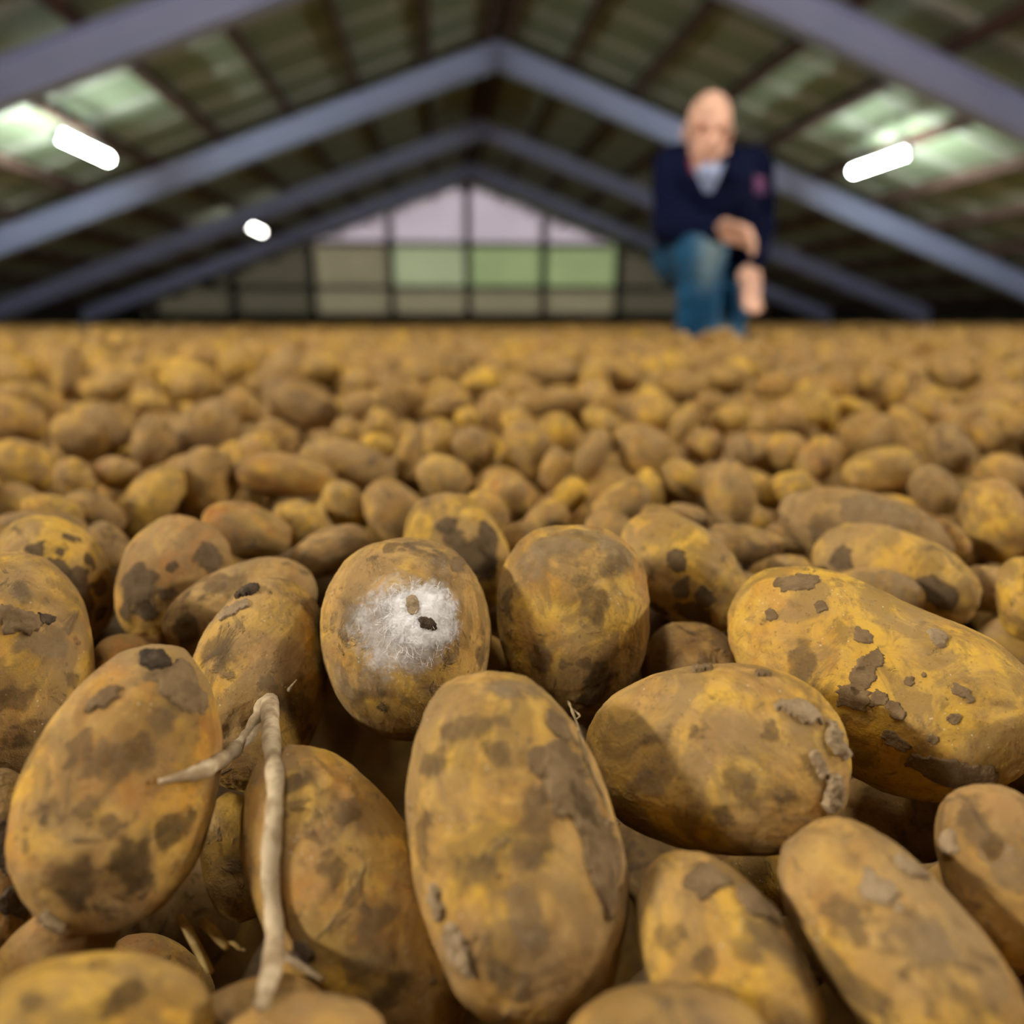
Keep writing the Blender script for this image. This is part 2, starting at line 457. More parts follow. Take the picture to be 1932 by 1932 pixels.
LAMPS += [(-2, .8, LG, 'added fill tube lamp high on the left slope above the camera, outside the photo'),  # added pair out of view, brightens the potatoes from above
          (2, .8, LG, 'added fill tube lamp high on the right slope above the camera, outside the photo')]
for s, y, dm, lab in LAMPS:
    x = RX + (s*(P_STEP*5-(.16 if s < 0 else .36)) if abs(s) == 1 else s*P_STEP)
    r = empty('tube_lamp', (x, y, roof_z(x, .12)), lab, 'lamp', 'tube lamps under the roof')
    obj('housing', LH, None, r); obj('diffuser', dm, None, r); 
    for e in (-1, 1):
        o = obj('end_cap', LC, None, r, (0, e*.70, 0)); o.rotation_euler = (0, 0, 0 if e > 0 else math.pi)
        obj('hanger', LK, None, r, (0, e*.45, 0))

POTATOES = [   # look, tint, centre (0.1 mm), quaternion (1e-3), half sizes (0.01 mm), label
('mould',7,(-151,2664,-1196),(390,-634,549,379),(3824,3202,3263),'round olive potato with a fuzzy white mould patch and a dark hole'),
('tall',0,(519,2807,-1204),(432,-546,630,345),(3933,3075,3101),'smooth upright tan potato directly right of the mouldy one'),
('center',7,(163,1710,-1357),(354,-678,592,254),(4442,2766,2810),'long upright potato at bottom centre with a grey mud sheet down its right side'),
('oval',5,(824,1990,-1338),(470,-866,117,-124),(3970,2794,2949),'pale egg-shaped potato lying sideways, crusted at its right end, below the bean-shaped one'),
('bean',1,(1551,2358,-1281),(537,-757,365,-71),(5449,3444,3482),'large bright yellow bean-shaped potato with crisp dark mud patches at the right edge'),
('sprout',7,(-718,2658,-1346),(466,-615,-584,-252),(3981,2528,2634),'olive potato with two long dry whitish sprouts hanging from it'),
('bigleft',2,(-910,1932,-1264),(463,-602,-626,-177),(3826,2473,2668),'big leaning potato at left, muddy dark cap on top, below the sprouted one'),
('edgeleft',2,(-1635,2740,-1275),(503,-452,-694,-247),(4207,2652,3214),'large dusty ochre potato cut off by the left edge, rough scab and pale smear'),
('spotleft',1,(-1891,3593,-1248),(369,-736,325,466),(3314,2446,2831),'yellow potato with squarish dark spots, behind the dusty one at the left edge'),
('roundleft',3,(-1315,3551,-1243),(545,-601,-543,-217),(3188,2462,2634),'orange-brown potato with dark left flank, right of the spotted yellow potato'),
('behindsprout',4,(-899,3171,-1258),(567,-793,-224,1),(3323,1970,1974),'slanted brown potato with grey mud on its top, peeping out behind the sprouted potato'),
('peek',3,(-1332,2977,-1432),(453,-825,143,305),(1572,1329,1421),'small dark orange potato peeking out between the leaning potato and the spotted one'),
('rightback',1,(1152,3317,-1205),(575,-724,372,81),(3554,2305,2318),'yellow potato with dark blotches sloping down to the right, behind the smooth upright one'),
('stubby',4,(1013,2744,-1421),(525,-830,172,-79),(2037,1880,1902),'small pinkish brown potato half hidden above the pale egg-shaped one'),
('backyellow',1,(2303,3422,-1296),(583,-735,331,-100),(4039,2338,2356),'long yellow-tan potato lying just behind the bean-shaped potato'),
('palechip',5,(2080,3171,-1285),(564,-771,258,-148),(1954,1121,1122),'small pale whitish potato squeezed between the bean-shaped potato and the one behind it'),
('backlong',4,(2395,3903,-1200),(600,-740,282,-113),(4656,2308,2325),'long grey-brown dusty potato, second one back behind the bean-shaped potato'),
('patchy',1,(66,3800,-1231),(499,-678,441,312),(3402,2654,2671),'yellow potato with brown net-like patches, directly behind the mouldy potato'),
('patchybehind',0,(269,4406,-1205),(533,-674,421,290),(1893,1370,1690),'tan potato showing only its top behind the net-patched yellow one'),
('rim',1,(-2024,5189,-1242),(612,-652,-428,-130),(2941,1613,2121),'blurred tilted potato with a bright pale rim along its upper left side'),
('pair',0,(-1731,5524,-1186),(350,-602,488,527),(2647,2018,2469),'blocky tan potato immediately right of the pale-rimmed tilted one'),
('',3,(-1135,4255,-1204),(574,-793,55,197),(2502,1584,1597),'large level orange-brown long potato, nearest blurred row, below the far tube lamp'),
('',1,(-895,4512,-1237),(540,-762,222,281),(1657,1481,1579),"yellowish round potato, nearest blurred row, below the gable's left end"),
('',4,(-614,3891,-1230),(591,-786,-177,-38),(2329,1257,1258),"large left-sloping brown long potato, nearest blurred row, below the gable's left end"),
('',1,(-633,4733,-1189),(519,-715,331,331),(1901,1351,1329),"right-sloping yellowish oval potato, nearest blurred row, below the gable's left end"),
('',0,(-304,4562,-1198),(536,-719,332,293),(2387,1720,1880),"large right-sloping tan oval potato, nearest blurred row, left of the gable's centre post"),
('',3,(-1147,5518,-1141),(624,-774,-28,106),(3602,1648,1803),'long blurred orange-brown potato lying level over a dark gap, left of centre'),
('',4,(-744,5855,-1149),(622,-769,64,132),(3751,2008,1941),"large level brown long potato, near rows, below the gable's left end"),
('',0,(-1550,7084,-1098),(561,-720,237,332),(1998,1624,1586),'right-sloping tan oval potato, middle rows, below the far tube lamp'),
('',2,(-1563,6342,-1119),(631,-689,-332,-133),(1999,1725,2320),'ochre round potato, near rows, below the far tube lamp'),
('',4,(-2379,7697,-1084),(655,-695,-289,-62),(3831,2349,2891),'plump blurred brown potato with a pinkish light top, left part of the pile'),
('',2,(-3410,7290,-1099),(516,-733,173,408),(2573,2024,2163),'blurred potato with dark band over an orange belly, left part of the pile'),
('',4,(-3380,7856,-1085),(499,-715,228,433),(2548,1956,2252),'right-sloping brown oval potato, middle rows, below the left tube lamp'),
('',4,(-2677,7112,-1100),(598,-539,-530,-265),(2551,1674,2411),'upright brown oval potato, middle rows, left of the far tube lamp'),
('',2,(-4528,8382,-1072),(548,-741,81,379),(3148,2330,3006),'large right-sloping ochre oval potato, middle rows, at the left edge'),
('',0,(-5110,9857,-1024),(613,-738,-37,280),(3860,2252,2807),'level tan long potato, far rows, at the left edge'),
('',1,(-3283,6044,-1138),(559,-762,24,326),(2583,2048,2255),'large level yellowish oval potato, near rows, at the left edge'),
('',0,(-2669,5575,-1154),(412,-701,317,489),(1693,1295,1607),'right-sloping tan oval potato, near rows, below the left tube lamp'),
('',3,(-2400,5705,-1147),(588,-769,3,250),(1832,1267,1509),'level orange-brown long potato, near rows, below the left tube lamp'),
('',0,(-2801,5021,-1184),(562,-775,-26,289),(1575,1244,1218),'level tan oval potato, nearest blurred row, at the left edge'),
('',1,(-2390,4651,-1163),(562,-780,-16,274),(1675,1095,1266),'level yellowish long potato, nearest blurred row, at the left edge'),
('',4,(-2250,4886,-1225),(547,-780,54,299),(1954,1144,1221),'right-sloping brown long potato, nearest blurred row, below the left tube lamp'),
('',4,(-1861,4114,-1228),(426,-741,287,433),(1402,1127,1231),'brown round potato, nearest blurred row, below the left tube lamp'),
('',4,(-2357,4406,-1208),(577,-780,-96,223),(2508,1111,1402),'large level brown long potato, nearest blurred row, at the left edge'),
('',4,(-1700,9295,-1032),(629,-735,119,224),(4679,2715,2642),'big blurred brown potato slanting right over a dark gap, left of centre'),
('',0,(-2725,13130,-956),(646,-632,-369,-217),(4863,3394,4287),'left-sloping tan oval potato, far rows, below the far tube lamp'),
('',1,(-2167,14076,-944),(664,-728,61,160),(3529,2897,3654),"right-sloping yellowish oval potato, far rows, below the gable's left end"),
('',0,(-964,9090,-1032),(665,-735,-125,-42),(2138,1818,1903),"tan round potato, middle rows, below the gable's left end"),
('',2,(-1209,11561,-977),(673,-736,1,72),(2591,2229,2847),"ochre round potato, far rows, below the gable's left end"),
('',0,(-916,7308,-1091),(509,-644,398,410),(1520,1378,1750),"small tan round potato, middle rows, below the gable's left end"),
('',6,(-553,6558,-1110),(642,-763,14,66),(1654,1212,1163),'small vivid yellow blurred potato with a pale one standing on it'),
('',5,(-623,7691,-1082),(465,-576,488,463),(1832,1505,1826),'pale pinkish blurred potato standing on top of the vivid yellow one'),
('',0,(-554,9719,-1016),(570,-654,353,351),(3741,1705,1623),"right-sloping tan long potato, far rows, left of the gable's centre post"),
('',0,(-284,6178,-1121),(514,-594,-486,-383),(2391,1008,1148),"upright tan long potato, near rows, left of the gable's centre post"),
('',2,(-336,7253,-1091),(625,-735,185,188),(1322,1135,1253),"small ochre round potato, middle rows, left of the gable's centre post"),
('',1,(-23,6753,-1103),(457,-540,538,459),(2120,1494,1533),"upright yellowish oval potato, middle rows, below the gable's centre post"),
('',1,(3,5365,-1152),(597,-739,244,197),(2093,1714,1825),"right-sloping yellowish oval potato, near rows, below the gable's centre post"),
('',4,(266,6387,-1113),(611,-716,269,201),(1927,1842,2273),"brown round potato, near rows, below the gable's centre post"),
('',0,(77,9035,-1031),(662,-743,-72,-70),(2941,1644,1766),"level tan long potato, middle rows, below the gable's centre post"),
('',6,(616,11387,-977),(672,-735,-43,-76),(3057,2138,2178),"level vivid yellow oval potato, far rows, below the gable's centre post"),
('',6,(268,7987,-1067),(658,-752,7,-16),(1366,1188,1431),"small vivid yellow round potato, middle rows, below the gable's centre post"),
('',0,(650,8484,-1048),(617,-674,326,242),(2531,1935,2149),"right-sloping tan oval potato, middle rows, below the gable's centre post"),
('',3,(453,4829,-1177),(590,-725,303,184),(1638,1460,1797),'blurred orange potato beside dark gaps, straight above the smooth upright one'),
('',0,(756,6295,-1114),(581,-649,407,275),(2743,1828,1892),"right-sloping tan oval potato, near rows, right of the gable's centre post"),
('',1,(776,7626,-1080),(611,-672,344,238),(1860,1641,1749),"yellowish round potato, middle rows, right of the gable's centre post"),
('',1,(1145,7053,-1092),(627,-687,321,178),(2150,1677,2079),"right-sloping yellowish oval potato, middle rows, right of the gable's centre post"),
('',0,(829,5477,-1143),(479,-657,-412,-412),(1929,966,1090),"upright tan long potato, near rows, right of the gable's centre post"),
('',6,(856,4827,-1175),(558,-756,-213,-269),(1288,1076,1214),'small round vivid yellow blurred potato just above the smooth upright one'),
('',2,(615,4334,-1207),(568,-777,-170,-211),(1554,1068,1104),"left-sloping ochre oval potato, nearest blurred row, right of the gable's centre post"),
('',0,(1251,6032,-1121),(507,-690,-337,-392),(2289,1239,1186),'left-sloping tan long potato, near rows, left of the kneeling man'),
('',1,(1678,7540,-1080),(645,-693,297,122),(2524,1407,1822),'right-sloping yellowish long potato, middle rows, left of the kneeling man'),
('',0,(1737,6092,-1117),(634,-692,329,106),(3227,2041,2031),'large right-sloping tan oval potato, near rows, left of the kneeling man'),
('',6,(1402,4839,-1171),(530,-526,580,326),(1779,1000,1267),'pear-shaped vivid yellow blurred potato, upright, right of the round vivid yellow one'),
('',3,(2307,6286,-1110),(645,-692,321,53),(1744,1606,1765),'round blurred orange potato beside a dark gap, below the kneeling man'),
('',2,(1757,5153,-1153),(618,-675,385,119),(1838,1140,1489),'right-sloping ochre oval potato, near rows, below the kneeling man'),
('',0,(1922,4714,-1175),(549,-500,602,293),(2433,1648,1873),'upright blurred tan potato standing above the yellow blotched one right of centre'),
('',6,(2349,4801,-1169),(555,-779,-22,-291),(1939,1202,1547),'left-sloping vivid yellow long potato, near rows, right of the kneeling man'),
('',3,(3024,5663,-1129),(412,-710,-287,-493),(2089,1508,1820),'leftmost left-sloping orange-brown oval potato, near rows, right of the kneeling man'),
('',2,(2933,6044,-1115),(646,-701,301,-30),(1816,1657,1741),'ochre round potato, near rows, right of the kneeling man'),
('',4,(2527,6038,-1117),(578,-501,577,286),(1626,1249,1586),'upright brown oval potato, near rows, below the kneeling man'),
('',5,(3330,5275,-1143),(588,-759,119,-254),(2754,1782,2115),'pale blurred potato with a light top, above the long grey-brown dusty one'),
('',4,(3393,4703,-1168),(632,-596,493,42),(1918,1431,1833),'blurred brown potato with a light nose, right of the pale-topped one'),
('',0,(4220,6846,-1120),(649,-693,298,-96),(3331,2121,2423),'large level tan long potato, middle rows, below the right tube lamp'),
('',0,(4354,6414,-1093),(646,-543,525,113),(3747,1483,1710),'large right-sloping tan long potato, middle rows, below the right tube lamp'),
('',4,(4401,6034,-1100),(648,-550,520,83),(2321,1614,2124),'right-sloping brown oval potato, near rows, right of the right tube lamp'),
('',2,(3352,4056,-1208),(609,-485,614,131),(2685,1896,2168),'blurred ochre potato at right edge, above and right of the long grey-brown one'),
('',0,(4181,5063,-1147),(622,-696,319,-165),(2008,1562,1890),'level tan oval potato, near rows, at the right edge'),
('',3,(5154,6529,-1095),(652,-515,547,97),(1950,1303,1768),'right-sloping orange-brown oval potato, middle rows, at the right edge'),
('',5,(5792,6949,-1084),(664,-584,468,-13),(1726,1377,1622),'right-sloping pale oval potato, middle rows, at the right edge'),
('',2,(1143,4564,-1189),(535,-761,-210,-302),(2247,1433,1771),'large left-sloping ochre oval potato, nearest blurred row, left of the kneeling man'),
('',0,(967,4113,-1220),(596,-746,286,81),(1544,1244,1245),'right-sloping tan oval potato, nearest blurred row, left of the kneeling man'),
('',5,(1316,4154,-1215),(595,-704,372,107),(1746,1068,1095),'right-sloping pale long potato, nearest blurred row, left of the kneeling man'),
('',4,(1497,4309,-1203),(610,-752,250,-8),(1344,850,927),'right-sloping brown long potato, nearest blurred row, below the kneeling man'),
('',4,(1666,3815,-1227),(591,-776,200,-95),(2141,1063,1064),'dark curved brown potato above the yellow blotched one right of centre'),
('',4,(1715,4396,-1344),(584,-792,98,-149),(1304,1215,1217),'brown round potato, nearest blurred row, below the kneeling man'),
('',2,(1713,3460,-1290),(548,-807,83,-204),(1700,1027,1036),'level ochre long potato, deep in foreground gap, by the sideways oval potato'),
('',4,(2201,4298,-1350),(339,-698,-384,-501),(923,1766,1472),'level brown long potato, nearest blurred row, right of the kneeling man'),
('',3,(2884,3800,-1271),(592,-501,615,144),(1351,970,1092),'orange potato end sticking out right of the long grey-brown dusty one'),
('',4,(2766,3318,-1349),(559,-755,280,-198),(1496,1191,1192),'large level brown oval potato, deep in foreground gap, by the bean-shaped potato'),
('',1,(2641,2948,-1251),(563,-409,695,180),(1914,1168,1408),'large upright yellowish oval potato, deep in foreground gap, by the bean-shaped potato'),
('',0,(458,3985,-1225),(591,-783,182,67),(1316,1077,1077),"right-sloping tan oval potato, nearest blurred row, right of the gable's centre post"),
('',4,(1506,3369,-1402),(507,-519,639,256),(1633,1076,1122),'shadowed greenish brown potato in the gap left of the bean-shaped potato'),
('',5,(-3548,9517,-1027),(650,-737,-82,163),(2327,1486,1837),'level pale long potato, far rows, left of the far tube lamp'),
('',1,(-3614,11347,-984),(671,-664,-317,-93),(3301,2247,2600),'left-sloping yellowish oval potato, far rows, left of the far tube lamp'),
('',0,(-6250,13266,-960),(328,-590,430,600),(4731,2135,2985),'upright tan long potato, far rows, below the left tube lamp'),
('',1,(-6975,13143,-960),(672,-697,-215,128),(2817,1699,2039),'small level yellowish long potato, far rows, at the left edge'),
('',2,(-4764,11318,-987),(675,-701,-221,63),(3447,2064,2740),'level ochre long potato, far rows, below the left tube lamp'),
('',2,(-2363,9137,-1036),(563,-709,229,358),(2256,1876,2458),'right-sloping ochre oval potato, middle rows, below the far tube lamp'),
('',1,(-3960,15157,-934),(665,-637,-352,-169),(4097,3168,4103),'yellowish round potato, farthest rows, below the far tube lamp'),
('',0,(1957,13217,-949),(682,-723,115,7),(5443,2579,3242),"farther level tan long potato, far rows, right of the gable's centre post"),
('',0,(1325,9097,-1026),(661,-745,14,-84),(3648,1745,1769),"nearer level tan long potato, far rows, right of the gable's centre post"),
('',2,(1962,9131,-1023),(619,-617,416,249),(2631,1816,2214),'right-sloping ochre oval potato, far rows, left of the kneeling man'),
('',6,(2339,7993,-1059),(656,-741,119,-83),(1722,1447,1821),'small vivid yellow round potato, middle rows, left of the kneeling man'),
('',1,(2546,7578,-1076),(478,-683,-316,-452),(2292,1211,1337),'left-sloping yellowish long potato, middle rows, below the kneeling man'),
('',1,(3106,7750,-1066),(625,-750,38,-215),(2293,1486,1703),'level yellowish long potato, middle rows, below the kneeling man'),
('',2,(3534,10665,-984),(674,-714,182,-47),(3193,1970,2250),'level ochre long potato, far rows, below the kneeling man'),
('',5,(4360,11607,-967),(668,-722,132,-120),(3424,1993,2604),'level pale long potato, far rows, below the kneeling man'),
('',0,(3333,8906,-1026),(662,-725,168,-87),(1963,1350,1455),'small level tan oval potato, far rows, below the kneeling man'),
('',0,(3137,12571,-956),(591,-529,507,338),(3213,2748,3051),'tan round potato, far rows, left of the kneeling man'),
('',5,(6056,9529,-1005),(432,-703,-225,-518),(2926,1683,1694),'left-sloping pale long potato, far rows, below the right tube lamp'),
('',5,(6463,10831,-977),(369,-658,-325,-570),(1993,1655,1942),'small pale round potato, far rows, below the right tube lamp'),
('',6,(4325,8021,-1051),(600,-438,604,289),(2385,1209,1543),'small upright vivid yellow long potato, middle rows, right of the kneeling man'),
('',6,(4736,8253,-1042),(665,-677,311,-60),(1495,1257,1656),'small level vivid yellow oval potato, middle rows, below the right tube lamp'),
('',0,(3746,7756,-1063),(662,-680,315,-11),(2110,1619,2131),'right-sloping tan oval potato, middle rows, right of the kneeling man'),
('',3,(4923,10676,-982),(675,-691,253,-55),(2481,1978,2171),'small level orange-brown oval potato, far rows, right of the kneeling man'),
('',2,(5486,7986,-1048),(665,-573,475,60),(2443,1632,2349),'right-sloping ochre oval potato, middle rows, right of the right tube lamp'),
('',0,(8890,12449,-949),(683,-625,374,-55),(4274,2761,3027),'right-sloping tan oval potato, far rows, right of the right tube lamp'),
('lowleft',2,(-291,1788,-1600),(325,-800,437,252),(4657,2304,2524),'long ochre-brown potato at bottom, behind the hanging sprout and left of the central one'),
('mudtop',7,(644,1401,-1521),(376,-731,562,86),(2675,1781,1795),'olive potato at bottom with a flat grey mud cap, below the pale egg-shaped one'),
('longright',7,(1047,1362,-1455),(420,-730,538,-9),(3046,1837,1854),'long smooth olive-tan potato slanting out of the bottom right corner'),
('cornerright',2,(1446,1512,-1412),(463,-527,708,78),(2201,1506,1642),'dusty ochre potato cut off by the right edge, below the bean-shaped one'),
('cornerleft',2,(-751,1312,-1434),(350,-918,-35,183),(2281,1270,1516),'ochre potato in the bottom left corner, lying in half shadow'),
('bottomdark',4,(-484,1446,-1638),(209,-746,556,301),(999,1725,1438),'dark brown potato at the bottom edge, left of the sprout tip'),
('bottomtan',0,(-317,1254,-1496),(337,-937,15,91),(1720,1067,1315),'blurred tan potato at the bottom edge on which the long sprout tip ends'),
('bottomround',0,(430,1157,-1459),(331,-936,75,-94),(2042,1182,1460),'blurred round tan potato at bottom edge, right of the central muddy potato'),
('lowedge',4,(-1336,2039,-1613),(226,-776,416,416),(2932,1334,1672),'dark muddy brown potato at left edge, below the dusty ochre one'),
('lowedge2',3,(-1105,1789,-1712),(272,-854,295,332),(1146,1834,1528),'dark orange potato in shadow under the big leaning potato at left'),
('deep1',1,(-810,2492,-1992),(279,-750,489,346),(2358,1330,1457),'shadowed yellow potato deep in the gap between leaning and sprout-crossed potatoes'),
('deep2',1,(1138,2203,-2017),(399,-899,88,-159),(1713,1160,1291),'shadowed yellow potato showing as a sliver under the pale egg-shaped one'),
('deep3',4,(1780,2427,-1961),(439,-855,204,-185),(2347,1639,1714),'dark brown potato deep in the black gap below the bean-shaped potato'),
('deep4',3,(157,2888,-1438),(474,-744,411,229),(1383,1251,1264),'sliver of orange potato between the mouldy, the upright and the central potatoes'),
('deep5',3,(-964,2064,-2105),(321,-897,187,240),(1907,1093,1391),'dark orange potato deep in the gap with straw at bottom left'),
('',4,(-1229,2911,-2646),(265,325,897,142),(2983,2574,2461),'large left-sloping brown oval potato, deep in foreground gap, at the far left'),  # brown tint stands in for the shade of the gap
('',2,(6488,8133,-1014),(97,439,882,142),(2931,2624,2634),'level ochre oval potato, far rows, at the right edge'),
('',3,(5086,9269,-894),(485,339,787,-174),(2599,2196,2081),'left-sloping orange-brown oval potato, far rows, right of the kneeling man'),
('',0,(5261,7015,-1067),(261,741,-387,483),(2446,1477,1479),'left-sloping tan long potato, middle rows, right of the right tube lamp'),
('',2,(-180,10759,-836),(100,911,364,-164),(3198,2125,1937),"right-sloping ochre oval potato, far rows, left of the gable's centre post"),
('',6,(-3869,11999,-979),(859,322,127,377),(4548,2799,2756),'level vivid yellow long potato, far rows, left of the far tube lamp'),
('',1,(4715,9101,-1064),(54,-748,-500,-433),(2759,2530,2242),'yellowish round potato, far rows, right of the kneeling man'),
('',0,(1102,10136,-988),(319,936,122,-86),(2847,1986,2025),"level tan oval potato, far rows, right of the gable's centre post"),
('',6,(3915,12505,-801),(805,436,-259,-308),(2836,2514,2347),'leftmost small vivid yellow round potato, farthest rows, below the kneeling man'),
('',2,(2994,6742,-1272),(362,107,474,795),(2702,2044,1944),'level ochre oval potato, near rows, below the kneeling man'),
('',0,(6674,12392,-779),(34,-92,994,50),(3788,2364,2176),'level tan long potato, farthest rows, right of the kneeling man'),
('',2,(1428,6498,-1628),(25,-136,-938,-317),(4376,2946,2968),'large level ochre oval potato, near rows, left of the kneeling man'),
('',6,(2666,8985,-1172),(41,-886,106,450),(3887,2660,2410),'right-sloping vivid yellow oval potato, far rows, left of the kneeling man'),
('',0,(407,5373,-1328),(84,814,414,398),(2513,2304,2244),"large tan round potato, near rows, below the gable's centre post"),
('',4,(-898,12984,-885),(55,-759,-625,-177),(3311,2674,2766),"brown round potato, farthest rows, left of the gable's centre post"),
('',2,(8181,12440,-975),(168,404,-837,-329),(3961,2560,2519),'small ochre round potato, far rows, below the right tube lamp'),
('',0,(9797,13472,-818),(725,80,45,683),(5006,3058,2957),'level tan oval potato, farthest rows, right of the right tube lamp'),
('',0,(2274,5303,-1554),(439,673,-523,-284),(3645,2099,2170),'rightmost large level tan oval potato, nearest blurred row, below the kneeling man'),
('',6,(5872,7333,-1102),(104,277,377,878),(3071,2046,2109),'level vivid yellow oval potato, middle rows, at the right edge'),
('',1,(-4712,12265,-965),(921,278,271,44),(3119,2288,2094),'right-sloping yellowish long potato, far rows, left of the far tube lamp'),
('',1,(-7318,18263,-632),(530,677,511,7),(3039,2861,2583),'small yellowish round potato, farthest rows, below the left tube lamp'),
('',2,(-4777,15015,-836),(246,946,-184,108),(3785,2677,2589),'level ochre oval potato, farthest rows, left of the far tube lamp'),
('',1,(400,6865,-1252),(700,532,475,-24),(2312,1897,1805),"yellowish round potato, near rows, below the gable's centre post"),
('',0,(3562,8153,-1385),(495,830,-259,13),(3419,2263,2171),'level tan long potato, middle rows, below the kneeling man'),
('',0,(-5520,14426,-801),(409,802,153,407),(3050,2371,2244),'small left-sloping tan oval potato, farthest rows, below the left tube lamp'),
('',1,(2523,12217,-992),(23,782,58,620),(3076,2199,2133),'small upright yellowish oval potato, far rows, left of the kneeling man'),
('',4,(1052,3046,-2627),(829,236,-155,-482),(4033,2418,2462),'large right-sloping brown long potato, deep in foreground gap, by the upright potato'),  # tinted brown to darken this gap, shade put into the colour
('',2,(120,9534,-1091),(422,-242,-348,-801),(4205,2474,2267),"right-sloping ochre oval potato, far rows, below the gable's centre post"),
('',1,(-7164,13590,-889),(958,236,140,86),(3103,2471,2447),'level yellowish oval potato, farthest rows, at the left edge'),
('',0,(1347,5765,-1584),(72,-70,689,718),(4613,2778,2754),'large level tan long potato, nearest blurred row, left of the kneeling man'),
('',4,(353,13456,-848),(871,-2,119,477),(3030,2218,2210),"small brown round potato, farthest rows, below the gable's centre post"),
('',0,(-1244,6015,-1638),(172,230,873,394),(3492,2897,2831),'large tan round potato, nearest blurred row, below the far tube lamp'),
('',3,(3324,4937,-1607),(108,349,836,410),(5187,3068,2963),'large level orange-brown long potato, nearest blurred row, right of the right tube lamp'),
('',1,(9163,11297,-901),(354,882,275,142),(3239,2422,2164),'left-sloping yellowish oval potato, far rows, at the right edge'),
('',2,(9905,12745,-1014),(839,399,318,189),(3374,2996,2834),'ochre round potato, far rows, at the right edge'),
('',1,(-4806,13595,-884),(655,682,286,156),(2801,2292,2390),'small level yellowish oval potato, farthest rows, left of the far tube lamp'),
('',0,(5025,11755,-1272),(839,424,109,323),(3809,2514,2500),'tan round potato, far rows, below the kneeling man'),
('',0,(7770,12861,-938),(795,485,207,299),(4729,2909,2564),'tan round potato, farthest rows, below the right tube lamp'),
('',2,(-6909,14381,-892),(569,729,-335,-181),(4945,2948,2618),'level ochre oval potato, farthest rows, at the left edge'),
('',0,(-397,10352,-1054),(834,360,-294,-297),(2444,1805,1783),"small tan round potato, far rows, left of the gable's centre post"),
('',0,(8344,10565,-1020),(875,379,292,-76),(2566,2072,2037),'tan round potato, far rows, at the right edge'),
('',0,(2425,8496,-1102),(308,331,154,879),(2456,1772,1819),'right-sloping tan oval potato, middle rows, left of the kneeling man'),
('',5,(2477,5656,-1368),(88,94,590,797),(2158,1763,1818),'level pale oval potato, near rows, below the kneeling man'),
('',3,(861,5176,-1467),(408,530,-560,-488),(3314,2196,2036),"large orange-brown round potato, nearest blurred row, right of the gable's centre post"),
('',2,(3291,11263,-1030),(515,168,-417,-729),(2846,2281,2108),'small ochre round potato, far rows, left of the kneeling man'),
('',1,(11707,14995,-833),(501,206,-338,-770),(3679,2509,2422),'small level yellowish oval potato, farthest rows, at the right edge'),
('',4,(5491,11266,-968),(42,201,777,595),(3303,2034,1896),'level brown long potato, far rows, right of the kneeling man'),
('',0,(764,14799,-785),(599,795,-18,-95),(3379,2798,2463),"middle small tan round potato, farthest rows, below the gable's centre post"),
('',2,(2475,9646,-1393),(713,585,366,-124),(3736,2743,2545),'right-sloping ochre oval potato, middle rows, left of the kneeling man'),
('',0,(2462,6875,-1747),(233,965,35,115),(3819,2714,2675),'leftmost large level tan oval potato, nearest blurred row, below the kneeling man'),
('',2,(-3863,16515,-820),(797,261,39,-543),(4069,2462,2522),'small right-sloping ochre oval potato, farthest rows, below the far tube lamp'),
('',6,(-3239,8397,-1538),(232,767,563,202),(3727,2658,2602),'large level vivid yellow oval potato, near rows, below the left tube lamp'),
('',3,(-5640,16327,-768),(614,553,231,514),(2959,2531,2622),'small orange-brown round potato, farthest rows, left of the far tube lamp'),
('',0,(-310,11979,-859),(416,875,245,-44),(3535,2766,2611),"level tan oval potato, farthest rows, left of the gable's centre post"),
('',2,(-5984,14187,-968),(43,633,770,60),(3756,2725,2597),'ochre round potato, farthest rows, below the left tube lamp'),
('',1,(11893,17643,-680),(189,791,-580,-38),(2976,2135,1971),'small level yellowish oval potato, farthest rows, right of the right tube lamp'),
('',5,(-2629,6215,-1485),(614,188,-478,-600),(3892,2336,2342),'large level pale oval potato, near rows, below the left tube lamp'),
('',0,(12504,16318,-766),(312,677,533,399),(5021,2878,2721),'small level tan oval potato, farthest rows, at the right edge'),
('',0,(4750,6377,-1272),(617,630,125,454),(1993,1761,1716),'tan round potato, near rows, right of the right tube lamp'),
('',0,(1686,9564,-1125),(49,641,-749,-162),(3006,1955,1901),"small tan round potato, middle rows, right of the gable's centre post"),
('',1,(6618,9533,-1168),(389,361,-675,-514),(3327,2382,2213),'yellowish round potato, far rows, right of the right tube lamp'),
('',4,(-303,7118,-1420),(504,850,143,-59),(2605,2103,1878),"level brown oval potato, near rows, left of the gable's centre post"),
('',2,(992,14207,-794),(833,290,-224,-415),(3521,2059,2145),"small level ochre oval potato, farthest rows, below the gable's centre post"),
('',2,(6129,12811,-842),(394,-17,914,97),(2199,2056,1924),'small ochre round potato, farthest rows, right of the kneeling man'),
('',0,(4849,12042,-985),(879,332,-205,-275),(2407,2062,2016),'small tan round potato, far rows, below the kneeling man'),
('',0,(-1258,8070,-1361),(167,-76,242,953),(2434,2030,1792),"level tan oval potato, middle rows, below the gable's left end"),
('',1,(-6436,15154,-787),(313,111,-116,-936),(3033,2086,1976),'small level yellowish long potato, farthest rows, below the left tube lamp'),
('',2,(4751,8680,-1142),(543,831,-115,-32),(3251,1883,1809),'level ochre long potato, middle rows, right of the kneeling man'),
('',3,(3940,7082,-1522),(34,341,-763,-548),(3510,2307,2043),'rightmost left-sloping orange-brown oval potato, near rows, right of the kneeling man'),
